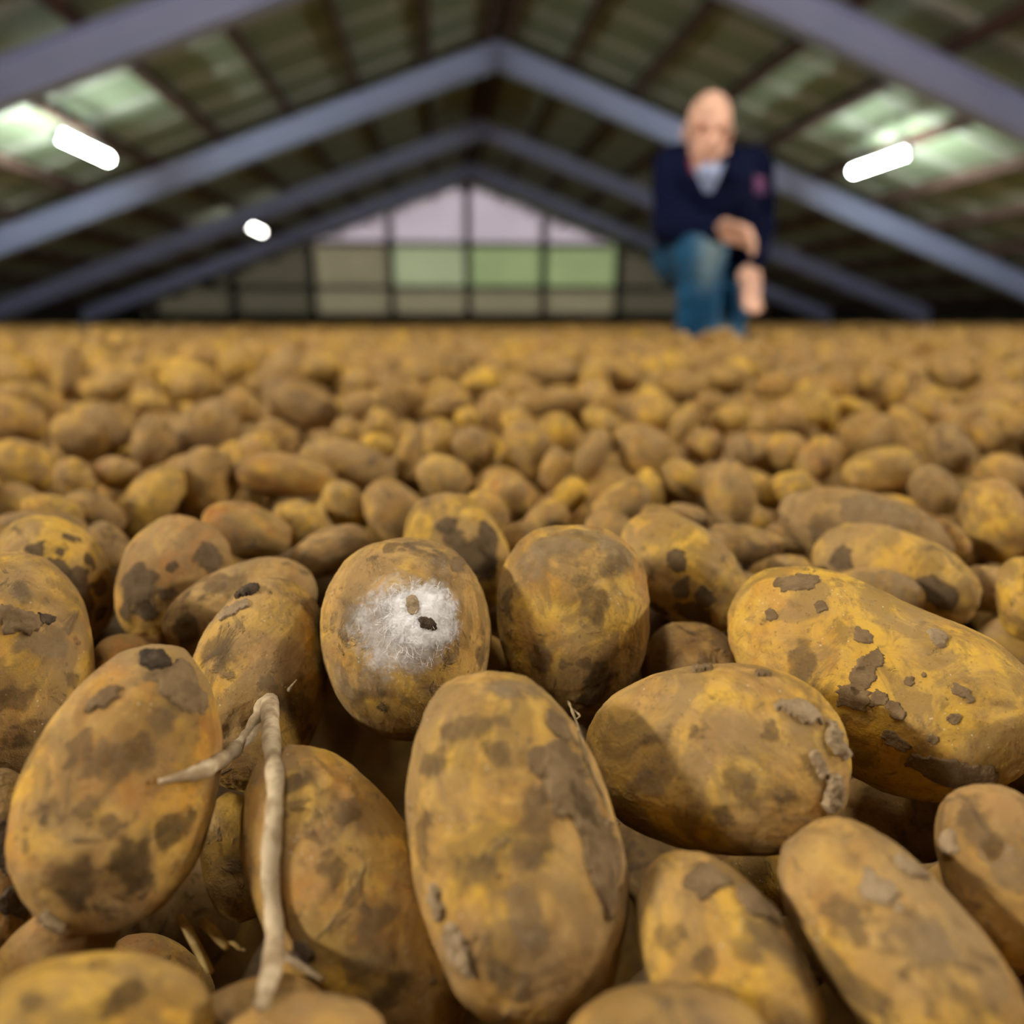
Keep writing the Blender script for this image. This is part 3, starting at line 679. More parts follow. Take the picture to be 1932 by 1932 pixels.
('',2,(-1586,6552,-1678),(797,213,-419,-379),(2978,2743,2561),'large ochre round potato, nearest blurred row, below the far tube lamp'),
('',0,(4749,13338,-890),(234,332,-787,-465),(3083,2077,1869),'leftmost small tan round potato, farthest rows, below the kneeling man'),
('',0,(-3705,7878,-1469),(483,807,-259,-220),(3093,2771,2806),'large tan round potato, near rows, below the left tube lamp'),
('',1,(-2309,18777,-798),(768,617,-172,-23),(3123,2728,2499),"small yellowish round potato, farthest rows, below the gable's left end"),
('',0,(-3323,20491,-639),(4,-43,858,512),(3421,2790,2494),"small level tan oval potato, farthest rows, below the gable's left end"),
('',4,(1495,2579,-2761),(598,562,-568,-60),(1612,1513,1338),'large right-sloping brown oval potato, deep in foreground gap, by the sideways oval potato'),  # brown here is gap shade painted into the tint
('',4,(4417,8288,-1417),(26,225,-843,-487),(2144,1888,1887),'brown round potato, middle rows, right of the kneeling man'),
('',4,(636,18545,-697),(572,801,-163,-66),(4190,2539,2436),"small level brown oval potato, farthest rows, below the gable's centre post"),
('',0,(3477,6466,-1578),(292,515,-689,-419),(3424,2410,2476),'large tan round potato, near rows, right of the kneeling man'),
('',4,(6062,13408,-925),(499,70,591,630),(3965,2323,2352),'left-sloping brown long potato, farthest rows, right of the kneeling man'),
('',0,(-55,14426,-837),(122,489,856,116),(2969,2790,2589),"leftmost small tan round potato, farthest rows, below the gable's centre post"),
('',0,(121,12272,-940),(194,159,965,71),(2178,1679,1722),"small tan round potato, far rows, below the gable's centre post"),
('',3,(3741,5736,-1297),(128,200,326,915),(2497,2030,2087),'large level orange-brown oval potato, nearest blurred row, below the right tube lamp'),
('',1,(5695,13070,-1017),(735,42,4,-677),(2866,2259,1995),'small level yellowish oval potato, far rows, below the kneeling man'),
('',4,(4230,16055,-840),(232,336,696,590),(3204,2812,2855),'small brown round potato, farthest rows, left of the kneeling man'),
('',2,(1960,17240,-720),(271,758,-556,-207),(4181,2475,2311),"small ochre round potato, farthest rows, right of the gable's centre post"),
('',2,(-2694,8202,-1256),(989,86,-32,115),(4772,2810,2565),'large level ochre long potato, middle rows, left of the far tube lamp'),
('',2,(-4221,11104,-1094),(79,-798,-322,-503),(2461,1773,1562),'small left-sloping ochre oval potato, far rows, left of the far tube lamp'),
('',5,(1731,7179,-1561),(85,16,460,884),(2768,2095,2119),'level pale oval potato, near rows, left of the kneeling man'),
('',4,(-2169,8569,-1424),(554,528,-608,-211),(2986,2591,2400),'brown round potato, middle rows, below the far tube lamp'),
('',0,(6052,14616,-907),(65,695,714,62),(4250,2961,2645),'small level tan oval potato, farthest rows, below the kneeling man'),
('',6,(3756,13177,-992),(723,197,-356,-558),(3021,2808,2500),'small vivid yellow round potato, far rows, left of the kneeling man'),
('',1,(-1830,6862,-1252),(761,209,187,585),(2963,1749,1587),'level yellowish oval potato, near rows, left of the far tube lamp'),
('',0,(3921,8785,-1343),(131,260,-686,-667),(4286,2568,2634),'left-sloping tan oval potato, middle rows, below the kneeling man'),
('',4,(6171,12126,-1051),(170,-179,-680,-691),(3300,2802,2662),'brown round potato, far rows, right of the kneeling man'),
('',5,(-7570,15172,-845),(909,352,186,123),(2880,2692,2433),'small level pale oval potato, farthest rows, at the left edge'),
('',3,(6874,13934,-872),(443,-193,-102,-869),(3141,2778,2661),'small orange-brown round potato, farthest rows, right of the kneeling man'),
('',3,(7685,20561,-673),(593,337,-696,-222),(3254,2410,2375),'small left-sloping orange-brown oval potato, farthest rows, below the kneeling man'),
('',0,(-3602,12559,-1147),(544,120,416,719),(1852,1520,1442),'small tan round potato, far rows, left of the far tube lamp'),
('',0,(5426,13721,-932),(792,130,203,560),(3257,2917,2780),'rightmost small tan round potato, farthest rows, below the kneeling man'),
('',4,(-1729,8020,-1333),(148,60,983,85),(2751,2316,2072),"level brown oval potato, middle rows, below the gable's left end"),
('',6,(5039,12513,-954),(199,205,-583,-761),(3068,2595,2453),'rightmost small vivid yellow round potato, farthest rows, below the kneeling man'),
('',0,(5542,15408,-876),(327,30,9,-945),(3683,2472,2575),'middle small tan round potato, farthest rows, below the kneeling man'),
('',3,(2354,17854,-764),(122,299,826,463),(3694,2725,2748),"small level orange-brown oval potato, farthest rows, right of the gable's centre post"),
('',0,(-2232,10063,-1265),(712,-31,-623,-322),(1764,1520,1509),'small tan round potato, middle rows, below the far tube lamp'),
('',3,(4958,9718,-1013),(707,-89,-673,-198),(2747,1800,1745),'upright orange-brown oval potato, far rows, right of the kneeling man'),
('',1,(-10009,20904,-752),(224,4,-540,-811),(4540,3136,3201),'small level yellowish long potato, farthest rows, at the left edge'),
('',0,(6836,11133,-1006),(525,511,-588,-344),(2528,2038,2077),'small level tan oval potato, far rows, below the right tube lamp'),
('',0,(-3335,14000,-1190),(869,217,-92,-434),(2115,1953,1906),'small tan round potato, far rows, below the far tube lamp'),
('',2,(-2079,5633,-1393),(176,671,-134,708),(3087,1770,1726),'large upright ochre oval potato, nearest blurred row, left of the far tube lamp'),
('',1,(10980,23461,-752),(141,30,-352,-925),(5438,3115,3181),'small level yellowish oval potato, farthest rows, right of the kneeling man'),
('',2,(2572,7831,-1491),(715,207,506,436),(2769,2182,2190),'ochre round potato, near rows, below the kneeling man'),
('',1,(2791,16357,-922),(417,830,-368,-39),(3769,2280,2313),"small level yellowish oval potato, farthest rows, right of the gable's centre post"),
('',2,(6787,9969,-1071),(623,352,671,-194),(2208,1542,1472),'small left-sloping ochre oval potato, far rows, right of the right tube lamp'),
('',1,(4713,5878,-1703),(38,484,552,678),(3987,3072,3113),'large right-sloping yellowish oval potato, near rows, right of the right tube lamp'),
('',3,(-2974,18730,-941),(143,262,849,435),(4079,3130,3142),"small orange-brown round potato, farthest rows, below the gable's left end"),
('',0,(1145,7335,-1529),(611,556,-157,-541),(3152,2411,2228),"tan round potato, near rows, right of the gable's centre post"),
('',2,(3960,9841,-1230),(922,225,-313,13),(2566,1566,1520),'small left-sloping ochre long potato, far rows, below the kneeling man'),
('',2,(4033,13744,-875),(117,306,-805,-495),(3688,2940,3029),'ochre round potato, farthest rows, left of the kneeling man'),
('',0,(1187,9752,-1178),(323,51,-25,-945),(3226,2298,2346),"tan round potato, middle rows, right of the gable's centre post"),
('',3,(6266,8812,-1355),(55,-298,673,674),(3736,2407,2416),'left-sloping orange-brown oval potato, middle rows, right of the right tube lamp'),
('',2,(2067,14566,-932),(471,875,-25,-105),(4404,2753,2868),"level ochre oval potato, farthest rows, right of the gable's centre post"),
('',6,(2980,13499,-957),(712,147,160,668),(4221,2777,2677),'small vivid yellow round potato, farthest rows, left of the kneeling man'),
('',0,(3551,15932,-778),(23,709,-685,-164),(2913,1933,1790),'small tan round potato, farthest rows, left of the kneeling man'),
('',1,(8752,14138,-884),(897,249,-114,-346),(3098,2532,2264),'small level yellowish oval potato, farthest rows, below the right tube lamp'),
('',4,(11,8235,-1318),(645,758,30,-87),(3153,2053,2096),"level brown oval potato, middle rows, below the gable's centre post"),
('',5,(-461,11020,-940),(489,811,34,-321),(2371,2077,2109),"small pale round potato, far rows, left of the gable's centre post"),
('',2,(-3693,9986,-1327),(792,39,368,486),(3939,2346,2160),'right-sloping ochre long potato, middle rows, left of the far tube lamp'),
('',1,(3782,17347,-858),(97,992,-74,21),(3823,3052,2909),'small level yellowish oval potato, farthest rows, left of the kneeling man'),
('',3,(7030,11829,-967),(634,252,-374,-628),(3066,1901,1896),'small level orange-brown oval potato, far rows, below the right tube lamp'),
('',1,(8146,13532,-780),(145,-40,981,125),(2577,2047,1990),'small left-sloping yellowish oval potato, farthest rows, below the right tube lamp'),
('',2,(-1883,15006,-1089),(609,647,-70,-455),(3625,2651,2752),"small right-sloping ochre oval potato, farthest rows, below the gable's left end"),
('',2,(9948,15599,-871),(203,128,-951,-194),(2991,2454,2368),'small ochre round potato, farthest rows, below the right tube lamp'),
('',5,(7125,9590,-1205),(326,-299,-691,-572),(1962,1617,1456),'small pale round potato, far rows, right of the right tube lamp'),
('',0,(-7995,21995,-710),(234,911,-271,-206),(3807,2570,2471),'small right-sloping tan oval potato, farthest rows, left of the far tube lamp'),
('',2,(-1447,15502,-904),(117,3,-624,-773),(3863,2453,2441),"small level ochre oval potato, farthest rows, left of the gable's centre post"),
('',5,(-107,9970,-1337),(145,15,-987,-64),(2245,1966,1800),"small level pale oval potato, middle rows, left of the gable's centre post"),
('',1,(-433,5065,-1414),(632,439,542,338),(1951,1480,1475),"yellowish round potato, nearest blurred row, left of the gable's centre post"),
('',0,(-7793,18478,-694),(727,204,141,640),(3997,2473,2269),'small level tan oval potato, farthest rows, below the left tube lamp'),
('',2,(-4633,15785,-904),(567,532,-357,-518),(3373,1932,1926),'small ochre round potato, farthest rows, left of the far tube lamp'),
('',0,(987,13710,-904),(360,864,-351,22),(2279,1842,1737),"rightmost small tan round potato, farthest rows, below the gable's centre post"),
('',4,(2701,4805,-1634),(747,177,117,630),(3454,2104,2145),'large brown round potato, nearest blurred row, right of the kneeling man'),
('',1,(-747,5213,-1439),(698,308,-85,-641),(2559,2115,2078),"large yellowish round potato, nearest blurred row, below the gable's left end"),
('',2,(-2411,16947,-1005),(874,420,201,138),(3677,3095,3034),"small ochre round potato, farthest rows, below the gable's left end"),
('',3,(-3900,19344,-846),(130,983,-111,64),(3645,3146,3302),'small orange-brown round potato, farthest rows, below the far tube lamp'),
('',0,(2089,6390,-1402),(206,726,656,26),(2907,1875,1691),'tan round potato, near rows, below the kneeling man'),
]
# potatoes under and behind those: centre (mm), quaternion (1/60), half sizes (0.5 mm)
UNDER = [
-334,398,-248,5,60,3,-2,75,60,55,-445,-372,-265,24,14,16,50,79,58,56,65,-432,-269,23,47,26,11,58,40,42,-527,593,-252,33,1,-9,-50,42,39,41,
804,594,-253,44,29,-16,-23,59,39,38,-452,-460,-262,12,17,-9,-56,99,60,53,352,307,-266,39,37,-13,-23,76,44,40,-123,368,-253,5,-7,57,17,74,49,49,
-231,344,-255,29,52,6,3,78,48,49,-575,-427,-260,3,-10,59,5,86,62,59,-510,465,-256,16,41,33,24,48,40,38,327,-494,-264,2,-26,-53,-11,67,54,51,
215,-469,-265,60,2,-1,7,58,51,50,-409,428,-249,17,23,-41,-33,76,57,51,-519,-490,-267,44,12,9,38,54,47,45,-576,580,-249,8,28,-50,-17,65,48,46,
-503,133,-269,4,3,-7,-59,82,56,57,-473,-320,-244,50,26,-19,-6,56,49,49,-56,273,-270,8,-17,56,11,79,48,45,277,788,-245,12,58,11,1,72,44,45,
-338,-354,-268,13,28,41,31,84,57,52,-391,-371,-255,41,19,11,38,59,54,52,-87,-498,-262,45,5,7,38,79,56,54,470,484,-245,46,35,8,13,85,60,58,
-185,-448,-263,42,43,-2,-4,88,53,54,-248,-377,-264,11,55,20,-7,73,57,57,-450,-537,-266,16,18,-40,-37,79,47,48,89,-488,-264,21,48,27,13,73,53,52,
-336,-472,-265,54,9,7,23,55,52,48,288,-482,-233,14,19,52,17,48,44,46,262,559,-247,6,-1,-4,-60,66,52,52,108,799,-225,6,43,-34,-23,61,54,52,
-539,-528,-244,1,20,42,38,65,51,51,419,-469,-267,7,4,-33,-49,78,47,45,274,303,-268,12,-6,-9,-58,49,41,38,100,231,-271,12,4,-35,-47,85,49,43,
-64,877,-241,16,46,-33,-9,86,52,46,-495,-498,-228,28,39,28,23,71,53,48,209,-227,-265,1,-18,-49,-29,77,53,51,-191,-376,-252,21,2,-39,-41,74,59,53,
-503,-412,-267,14,30,45,23,68,45,45,181,116,-266,19,6,43,37,43,37,33,319,-138,-269,47,32,12,15,76,46,44,288,342,-244,7,8,-39,-44,76,55,55,
377,471,-246,38,16,-14,-42,66,57,59,-258,584,-252,14,57,0,11,62,39,40,-367,-3,-268,26,9,-4,-53,85,52,48,-245,-307,-245,26,30,-40,-19,77,62,57,
-282,633,-252,52,1,2,30,48,41,37,-394,106,-257,35,-10,28,39,64,50,50,53,389,-257,28,50,-12,14,66,41,37,362,225,-247,42,36,-14,-17,78,47,49,
461,329,-253,20,19,9,52,99,59,60,-604,82,-267,20,-5,3,56,85,51,52,330,309,-217,18,25,-48,-19,99,62,56,-47,1246,-199,59,4,-2,-10,67,42,40,
-651,-411,-263,23,14,33,42,79,53,54,241,694,-225,16,29,48,13,71,55,49,-267,74,-268,58,4,-6,-13,73,57,50,377,793,-248,1,54,-26,1,62,40,38,
-196,-197,-268,21,53,7,18,55,49,50,106,-370,-244,14,15,-41,-39,68,45,47,329,806,-214,54,24,-7,-9,86,54,56,450,526,-210,10,5,29,51,85,50,52,
-146,-295,-241,20,25,37,35,74,52,51,-40,751,-213,6,37,-47,2,87,56,52,-644,732,-245,1,-4,-48,-36,52,48,45,-520,523,-251,9,53,26,2,67,46,46,
-343,-270,-249,25,47,22,16,57,40,41,204,972,-196,55,10,3,-22,94,57,57,-198,1117,-208,23,44,34,7,57,51,47,-462,564,-246,58,3,8,11,80,58,51,
-599,674,-233,47,12,0,35,84,52,53,-65,-423,-268,8,59,10,-1,73,46,43,-292,348,-221,31,34,4,38,81,50,50,463,699,-202,42,20,-14,-35,89,56,49,
-290,-133,-244,20,49,-19,-21,86,51,52,583,-196,-266,51,31,-7,2,66,40,36,486,-498,-269,9,26,53,10,67,45,41,-513,-284,-241,5,28,-53,2,76,45,41,
-73,-210,-248,27,18,31,40,74,48,42,377,508,-204,19,34,43,15,60,55,54,212,803,-170,16,57,9,4,74,58,56,-262,-446,-261,29,16,13,48,81,60,57,
397,-392,-265,52,14,15,21,89,52,54,-711,1879,-190,58,14,2,-10,59,52,52,-453,-115,-266,24,49,-25,-7,89,54,48,-432,-505,-235,2,57,-18,-2,61,36,38,
-121,-392,-243,11,47,35,-2,63,56,54,-166,1076,-185,15,46,-35,-5,72,47,49,-240,5,-261,19,55,13,2,98,59,60,-57,530,-247,31,-10,-9,-49,61,54,53,
-408,-310,-248,42,6,-16,-40,57,54,55,-307,-286,-219,47,10,-13,-34,82,48,44,-486,-428,-227,15,12,-56,-13,72,51,50,-375,-134,-258,11,12,-57,-8,82,51,50,
77,979,-189,9,59,6,-1,85,62,61,-84,-446,-220,7,35,47,9,68,64,64,-679,-5,-257,27,36,-29,-28,96,64,58,-233,-160,-264,5,-14,-56,-17,48,44,42,
-224,255,-240,22,49,-26,-3,73,54,56,-482,-568,-232,45,32,-9,-23,75,47,48,-114,-376,-199,10,20,-45,-33,67,45,39,314,-288,-248,17,23,-48,-21,76,47,47,
-165,-526,-267,57,15,-4,-10,66,48,46,-220,-234,-243,15,8,24,53,83,57,52,-424,26,-254,32,14,31,38,105,61,54,-395,-86,-249,7,-4,-52,-29,74,60,55,
684,454,-244,1,60,-7,-2,102,61,56,-185,-9,-240,32,3,7,50,55,42,42,-465,837,-219,20,27,31,39,54,44,39,180,897,-165,7,56,16,11,72,61,54,
190,504,-243,40,44,-7,-8,90,62,64,373,-311,-228,4,39,44,11,101,59,60,147,-437,-263,32,33,-11,-37,69,56,54,-643,-490,-263,27,18,-1,-51,83,53,55,
339,-367,-257,34,49,-7,-6,57,49,45,-124,496,-211,58,14,-2,6,85,58,53,-243,1165,-194,35,44,21,2,62,55,49,-535,-197,-259,10,12,52,26,95,57,54,
-355,-196,-243,53,15,8,23,75,53,52,-295,970,-194,46,26,16,24,81,55,58,657,814,-184,9,1,1,59,86,50,51,213,-277,-249,40,26,-36,-2,58,45,47,
-185,-329,-201,26,23,8,49,97,57,54,315,473,-209,54,17,-8,-19,89,55,50,-550,47,-244,28,32,-18,-39,72,52,48,54,150,-259,40,4,-12,-43,72,54,50,
400,352,-227,34,35,-30,-18,45,42,39,269,249,-249,55,20,-1,14,72,45,41,-302,-188,-245,15,40,-40,11,48,41,42,-305,122,-252,15,4,34,47,82,48,48,
243,-330,-256,46,27,19,22,69,50,44,406,789,-215,44,-2,-10,-40,75,49,45,-239,143,-256,2,-29,-52,-5,76,63,58,-218,-373,-207,11,56,-19,2,65,47,43,
263,-258,-241,22,47,-28,-9,78,52,51,-126,-27,-255,4,39,-44,-12,82,58,54,-587,-491,-249,17,-9,-19,-53,86,52,47,147,946,-202,1,46,-39,-3,51,44,39,
-476,990,-202,42,36,-14,-18,66,62,64,-232,1440,-220,5,-7,59,5,65,48,49,301,136,-252,14,58,0,7,104,61,63,-416,566,-207,13,54,-23,2,84,51,49,
-24,502,-212,6,53,-21,16,60,48,47,564,867,-168,55,5,14,18,80,54,53,-304,-65,-254,20,5,-56,-3,60,54,51,-465,-90,-222,45,25,15,27,89,57,55,
-365,-432,-265,53,0,6,28,64,51,49,312,-308,-209,4,-22,-48,-28,59,39,37,-194,47,-244,4,-12,-58,-11,46,41,39,34,-237,-258,14,58,4,4,87,54,52,
-583,-28,-255,11,34,-38,-29,88,58,60,-399,1159,-191,12,50,-26,-16,71,60,58,-129,706,-230,22,49,-26,-1,46,37,38,-50,1440,-172,3,-10,-55,-21,102,61,63,
24,726,-208,31,36,-12,-34,83,60,58,223,133,-243,24,51,-22,-2,71,42,44,-304,487,-204,32,39,13,30,88,60,61,66,-33,-268,0,39,45,8,67,55,53,
617,823,-141,23,5,-32,-45,71,56,51,-363,-252,-214,51,11,9,28,83,50,47,299,737,-213,39,38,21,16,71,49,51,-9,-509,-262,9,28,-45,-26,73,58,55,
-91,819,-203,2,60,7,1,70,50,48,230,628,-205,38,42,12,14,100,58,56,-249,353,-207,5,55,23,1,53,37,37,414,721,-195,26,14,0,-52,74,47,46,
-293,1225,-166,14,27,46,25,80,60,55,140,1014,-179,52,26,1,-14,61,55,50,391,1179,-169,43,40,-4,-9,98,61,62,59,1022,-154,53,17,2,23,71,55,57,
-605,-182,-249,17,24,-35,-39,80,58,58,477,301,-208,29,33,-31,-27,65,55,52,-244,1220,-142,29,16,24,44,78,52,52,-313,-234,-199,11,32,-49,-9,48,41,42,
678,773,-150,40,26,10,35,77,63,57,-229,-67,-255,17,32,-31,-36,70,53,50,-326,1205,-142,17,6,26,51,48,39,37,143,643,-211,22,27,-27,-41,55,44,39,
-436,-145,-229,24,55,1,-3,43,36,32,348,173,-219,33,46,-10,-16,78,52,49,-437,300,-249,44,40,-9,0,84,59,57,-275,905,-208,24,27,-8,-47,79,60,62,
-541,-451,-225,21,17,17,51,71,49,44,-98,684,-200,4,-21,-48,-30,97,56,53,-335,876,-195,32,15,-8,-48,76,58,58,328,922,-202,22,53,8,15,91,55,58,
-410,1397,-192,16,15,50,26,77,50,52,415,-169,-244,32,37,-13,-33,88,56,51,-518,326,-261,58,2,-9,-13,64,43,44,-513,561,-211,40,38,13,21,61,51,49,
-562,501,-221,1,-12,54,24,70,53,51,322,630,-203,32,26,26,36,86,65,61,-134,890,-168,55,17,0,18,71,44,42,954,1409,-175,53,9,-8,27,79,53,51,
-554,150,-245,39,-1,5,45,68,49,48,533,763,-191,38,17,17,39,88,57,57,-337,-359,-218,9,51,26,14,71,50,47,-104,-255,-236,19,12,27,49,75,46,45,
378,589,-206,7,12,-34,-48,69,48,46,233,221,-221,2,0,-53,-27,69,50,49,165,57,-259,1,9,30,51,83,52,50,-465,1210,-174,18,-1,-12,-56,104,61,59,
-35,847,-195,47,12,-20,-30,89,59,57,88,753,-206,49,32,9,9,64,50,47,-177,-213,-217,16,51,-26,5,73,58,53,492,778,-151,5,21,50,24,76,50,46,
242,178,-190,0,33,-46,-18,102,64,57,-314,570,-188,14,56,-17,1,88,54,50,-32,906,-179,26,9,-21,-49,52,48,49,157,948,-154,5,59,4,-9,89,53,49,
384,259,-225,23,12,-26,-47,51,45,43,-590,-251,-249,4,12,-46,-37,83,54,56,348,-393,-210,4,16,56,15,74,65,65,114,567,-206,11,53,25,8,80,47,43,
-241,-247,-200,52,29,-2,-1,62,48,47,815,1396,-165,26,6,-11,-52,73,54,56,-443,504,-245,55,20,10,6,95,57,58,14,43,-262,0,58,13,7,72,51,50,
-391,349,-253,26,-6,17,51,90,51,49,-117,758,-196,3,14,-54,-21,92,56,52,931,1232,-167,7,-3,4,59,76,63,59,-212,789,-200,17,57,1,2,97,61,60,
80,633,-246,49,7,9,-32,75,49,50,-31,1369,-167,34,48,5,12,62,52,52,161,298,-266,1,-8,-32,-50,47,44,45,-551,-127,-260,30,31,36,21,59,40,37,
-349,-143,-213,1,13,-53,-24,72,58,60,-194,-175,-177,42,7,-33,-27,94,63,65,367,-468,-231,42,22,18,32,89,56,56,-497,-157,-241,13,-2,-30,-50,73,58,58,
-519,-38,-252,7,49,-31,-12,98,59,57,-254,-186,-240,25,11,2,-53,55,40,39,917,1312,-168,32,49,-13,3,76,52,48,1002,1383,-131,49,18,-13,-26,105,61,62,
102,785,-178,33,-4,6,50,66,47,42,-276,1052,-179,9,33,-44,-22,97,63,56,-82,725,-158,39,24,29,26,86,58,52,490,-140,-242,40,43,4,-12,87,59,59,
-377,-511,-264,23,33,40,20,76,56,50,869,1266,-168,31,49,0,15,83,54,55,291,77,-254,4,11,44,39,50,40,38,-228,681,-198,17,-1,-44,-38,48,38,37,
403,149,-263,41,37,21,10,48,42,42,165,-507,-258,30,40,-19,-27,79,64,63,-29,695,-187,27,37,25,29,58,47,44,-396,-484,-208,5,-1,52,30,73,53,49,
342,570,-169,33,45,-8,-20,84,58,59,419,399,-223,6,59,4,-11,79,51,47,-181,717,-204,11,50,18,-25,78,45,43,-338,-430,-233,6,-22,-55,-4,58,35,37,
165,-369,-230,23,39,-21,-34,64,52,52,211,1325,-181,44,38,12,8,63,42,42,339,237,-210,1,38,-43,-17,48,42,39,315,1203,-150,20,27,-29,-40,83,51,53,
689,1135,-148,54,-2,13,23,45,42,39,131,-105,-253,30,12,31,40,89,54,48,214,327,-262,32,22,29,35,55,41,40,-392,396,-206,2,33,49,10,77,61,63,
243,750,-237,8,-36,-40,-26,46,41,40,-474,-1,-233,41,31,-19,-25,79,55,50,833,1310,-150,1,59,-12,-4,71,62,56,266,606,-172,24,49,-24,-6,56,46,46,
-73,-336,-234,31,43,-25,-15,65,53,51,-220,1014,-173,33,16,29,37,94,59,58,291,-198,-236,16,-24,52,8,69,62,61,276,-421,-266,18,13,12,54,68,50,47,
799,1268,-131,19,16,-5,-54,74,43,43,356,-50,-265,7,19,44,35,46,40,40,-393,54,-235,2,-12,-58,-6,56,38,36,-481,102,-235,27,48,21,11,62,50,47,
353,711,-189,8,18,-43,-37,90,55,54,-426,-34,-220,2,58,-11,11,49,47,45,41,804,-164,9,4,-18,-56,92,54,50,432,660,-173,17,-1,37,44,78,54,54,
-437,1022,-156,6,16,43,38,96,56,55,-622,1372,-173,1,12,58,9,56,45,40,645,715,-179,17,26,17,48,73,49,50,-415,-390,-211,6,56,-19,-11,96,58,55,
422,-493,-230,30,7,-19,-47,59,42,41,216,-404,-244,9,58,13,6,89,53,55,-408,467,-214,52,25,-6,-15,61,46,46,147,820,-154,31,33,-36,-18,92,54,56,
92,884,-168,45,34,19,-9,56,47,48,40,-381,-260,15,-5,-17,-55,72,52,53,906,1347,-134,16,46,34,5,89,53,49,-127,-207,-187,49,27,20,6,92,54,52,
229,-126,-258,14,53,-19,-14,65,51,48,416,475,-196,46,5,-10,-37,55,51,49,-370,457,-189,30,4,-9,-51,60,41,38,680,1904,-127,40,27,-34,-12,81,62,63,
262,-430,-217,9,5,-27,-53,83,57,59,294,-405,-177,25,26,-38,-29,80,49,49,177,-162,-266,27,15,19,48,54,42,40,-293,-177,-207,39,38,-24,-12,77,44,42,
-308,33,-259,24,14,3,53,68,39,35,-339,1144,-151,16,32,45,18,72,53,53,-738,1798,-178,46,2,-6,-38,71,60,61,-222,1401,-149,2,33,50,5,82,54,56,
-411,-303,-201,9,-17,56,12,67,42,42,-18,-31,-258,15,10,-8,-57,75,52,52,135,496,-217,6,19,-24,-51,69,40,42,-460,512,-195,14,58,-1,1,79,50,51,
245,271,-198,7,53,26,-10,75,65,62,-258,299,-219,45,0,-6,-39,64,52,53,-130,27,-222,15,57,1,9,80,53,53,422,1045,-172,25,21,43,25,69,63,61,
-311,1364,-160,2,2,-11,-59,57,44,46,424,-357,-229,5,33,25,44,60,54,53,-393,231,-240,6,31,38,35,63,43,42,-369,1336,-179,45,38,-10,-1,90,54,51,
141,-289,-246,25,19,33,39,64,42,40,90,66,-243,1,18,57,2,79,46,44,-702,1458,-185,53,26,-3,12,78,60,61,60,752,-172,19,55,7,11,57,42,37,
-251,-148,-206,4,34,-48,-11,63,52,50,82,490,-191,36,47,-10,-7,56,51,49,543,-453,-264,6,4,-4,-59,75,55,50,388,780,-167,52,15,7,25,64,59,62,
85,-312,-244,52,27,5,13,80,47,42,204,-500,-228,7,36,45,13,62,40,40,-359,109,-217,45,14,-9,-35,89,58,52,528,724,-153,37,47,-7,0,46,43,40,
-356,-40,-215,24,45,-21,-23,96,58,52,-384,1221,-166,42,39,-5,-15,68,55,52,-80,973,-162,3,-30,-47,-22,51,38,35,512,255,-276,44,37,14,-10,58,41,43,
-409,115,-184,36,43,12,16,85,63,60,1443,1506,-106,33,11,-14,-47,67,40,40,123,520,-179,11,31,-50,0,73,43,39,-192,102,-229,8,43,40,-8,92,60,56,
842,675,-200,2,23,55,4,48,41,40,465,-82,-238,46,29,16,20,61,51,53,452,-446,-210,20,2,-30,-48,94,55,49,286,329,-200,13,11,14,56,46,38,37,
360,21,-265,45,2,-9,-39,78,47,48,73,614,-200,8,28,-44,-28,80,53,56,341,-89,-250,13,56,-16,-2,74,49,45,250,916,-168,31,19,22,42,62,54,49,
971,1304,-141,12,53,24,-10,66,51,51,-564,1039,-168,35,47,-2,-10,77,52,50,-25,68,-249,25,32,-40,-19,63,43,43,265,-319,-193,31,29,11,41,90,57,59,
24,-323,-236,40,16,-2,42,44,40,40,128,-412,-213,56,10,-16,12,82,58,55,-576,612,-212,4,10,-18,-56,60,53,47,-35,1139,-184,46,3,3,39,60,56,53,
-310,251,-230,46,7,-13,-36,60,51,51,-552,6,-207,3,37,46,7,79,56,50,345,992,-150,11,26,-53,-4,94,59,55,-277,1160,-163,59,2,-5,7,44,36,35,
-159,1365,-137,30,40,-13,-31,97,56,50,-247,490,-166,57,9,-4,-16,61,57,53,-405,510,-174,20,34,-37,-26,63,45,46,-276,26,-232,17,18,-40,-37,64,44,41,
309,198,-184,56,15,5,-16,49,41,39,428,346,-202,7,55,23,-3,64,40,37,386,87,-265,15,17,47,30,77,52,51,-314,-390,-189,46,10,2,37,74,53,52,
-414,232,-193,45,27,-16,-24,65,59,54,-684,1385,-177,50,9,-8,-30,65,54,55,2,152,-242,12,-27,48,21,74,53,49,255,849,-156,26,11,2,53,73,58,57,
-743,931,-194,36,30,16,34,70,53,53,-359,568,-158,14,40,-41,-10,85,50,47,-255,-108,-187,45,4,29,27,58,36,33,-761,1474,-141,51,29,8,6,96,62,58,
375,213,-192,18,54,14,15,64,47,46,456,842,-190,43,-6,11,40,78,55,50,-288,1536,-161,8,3,4,59,71,54,50,-710,-398,-265,47,-3,12,35,76,52,49,
-670,-149,-237,15,-6,-11,-57,95,56,57,237,485,-199,4,57,12,-13,81,58,59,-213,1326,-142,2,40,-42,-16,69,43,42,379,432,-189,47,9,-7,36,76,51,47,
-193,1245,-159,31,35,-24,-28,63,59,60,618,955,-155,17,53,-21,-2,100,60,55,397,-479,-196,30,13,23,45,52,43,38,-89,-31,-221,28,30,-33,-29,66,49,47,
-416,182,-169,53,-3,-13,-24,69,42,39,339,134,-186,9,17,53,22,91,59,54,-104,1129,-177,15,2,-30,-50,52,44,41,-466,-232,-237,33,-2,-6,-50,63,47,45,
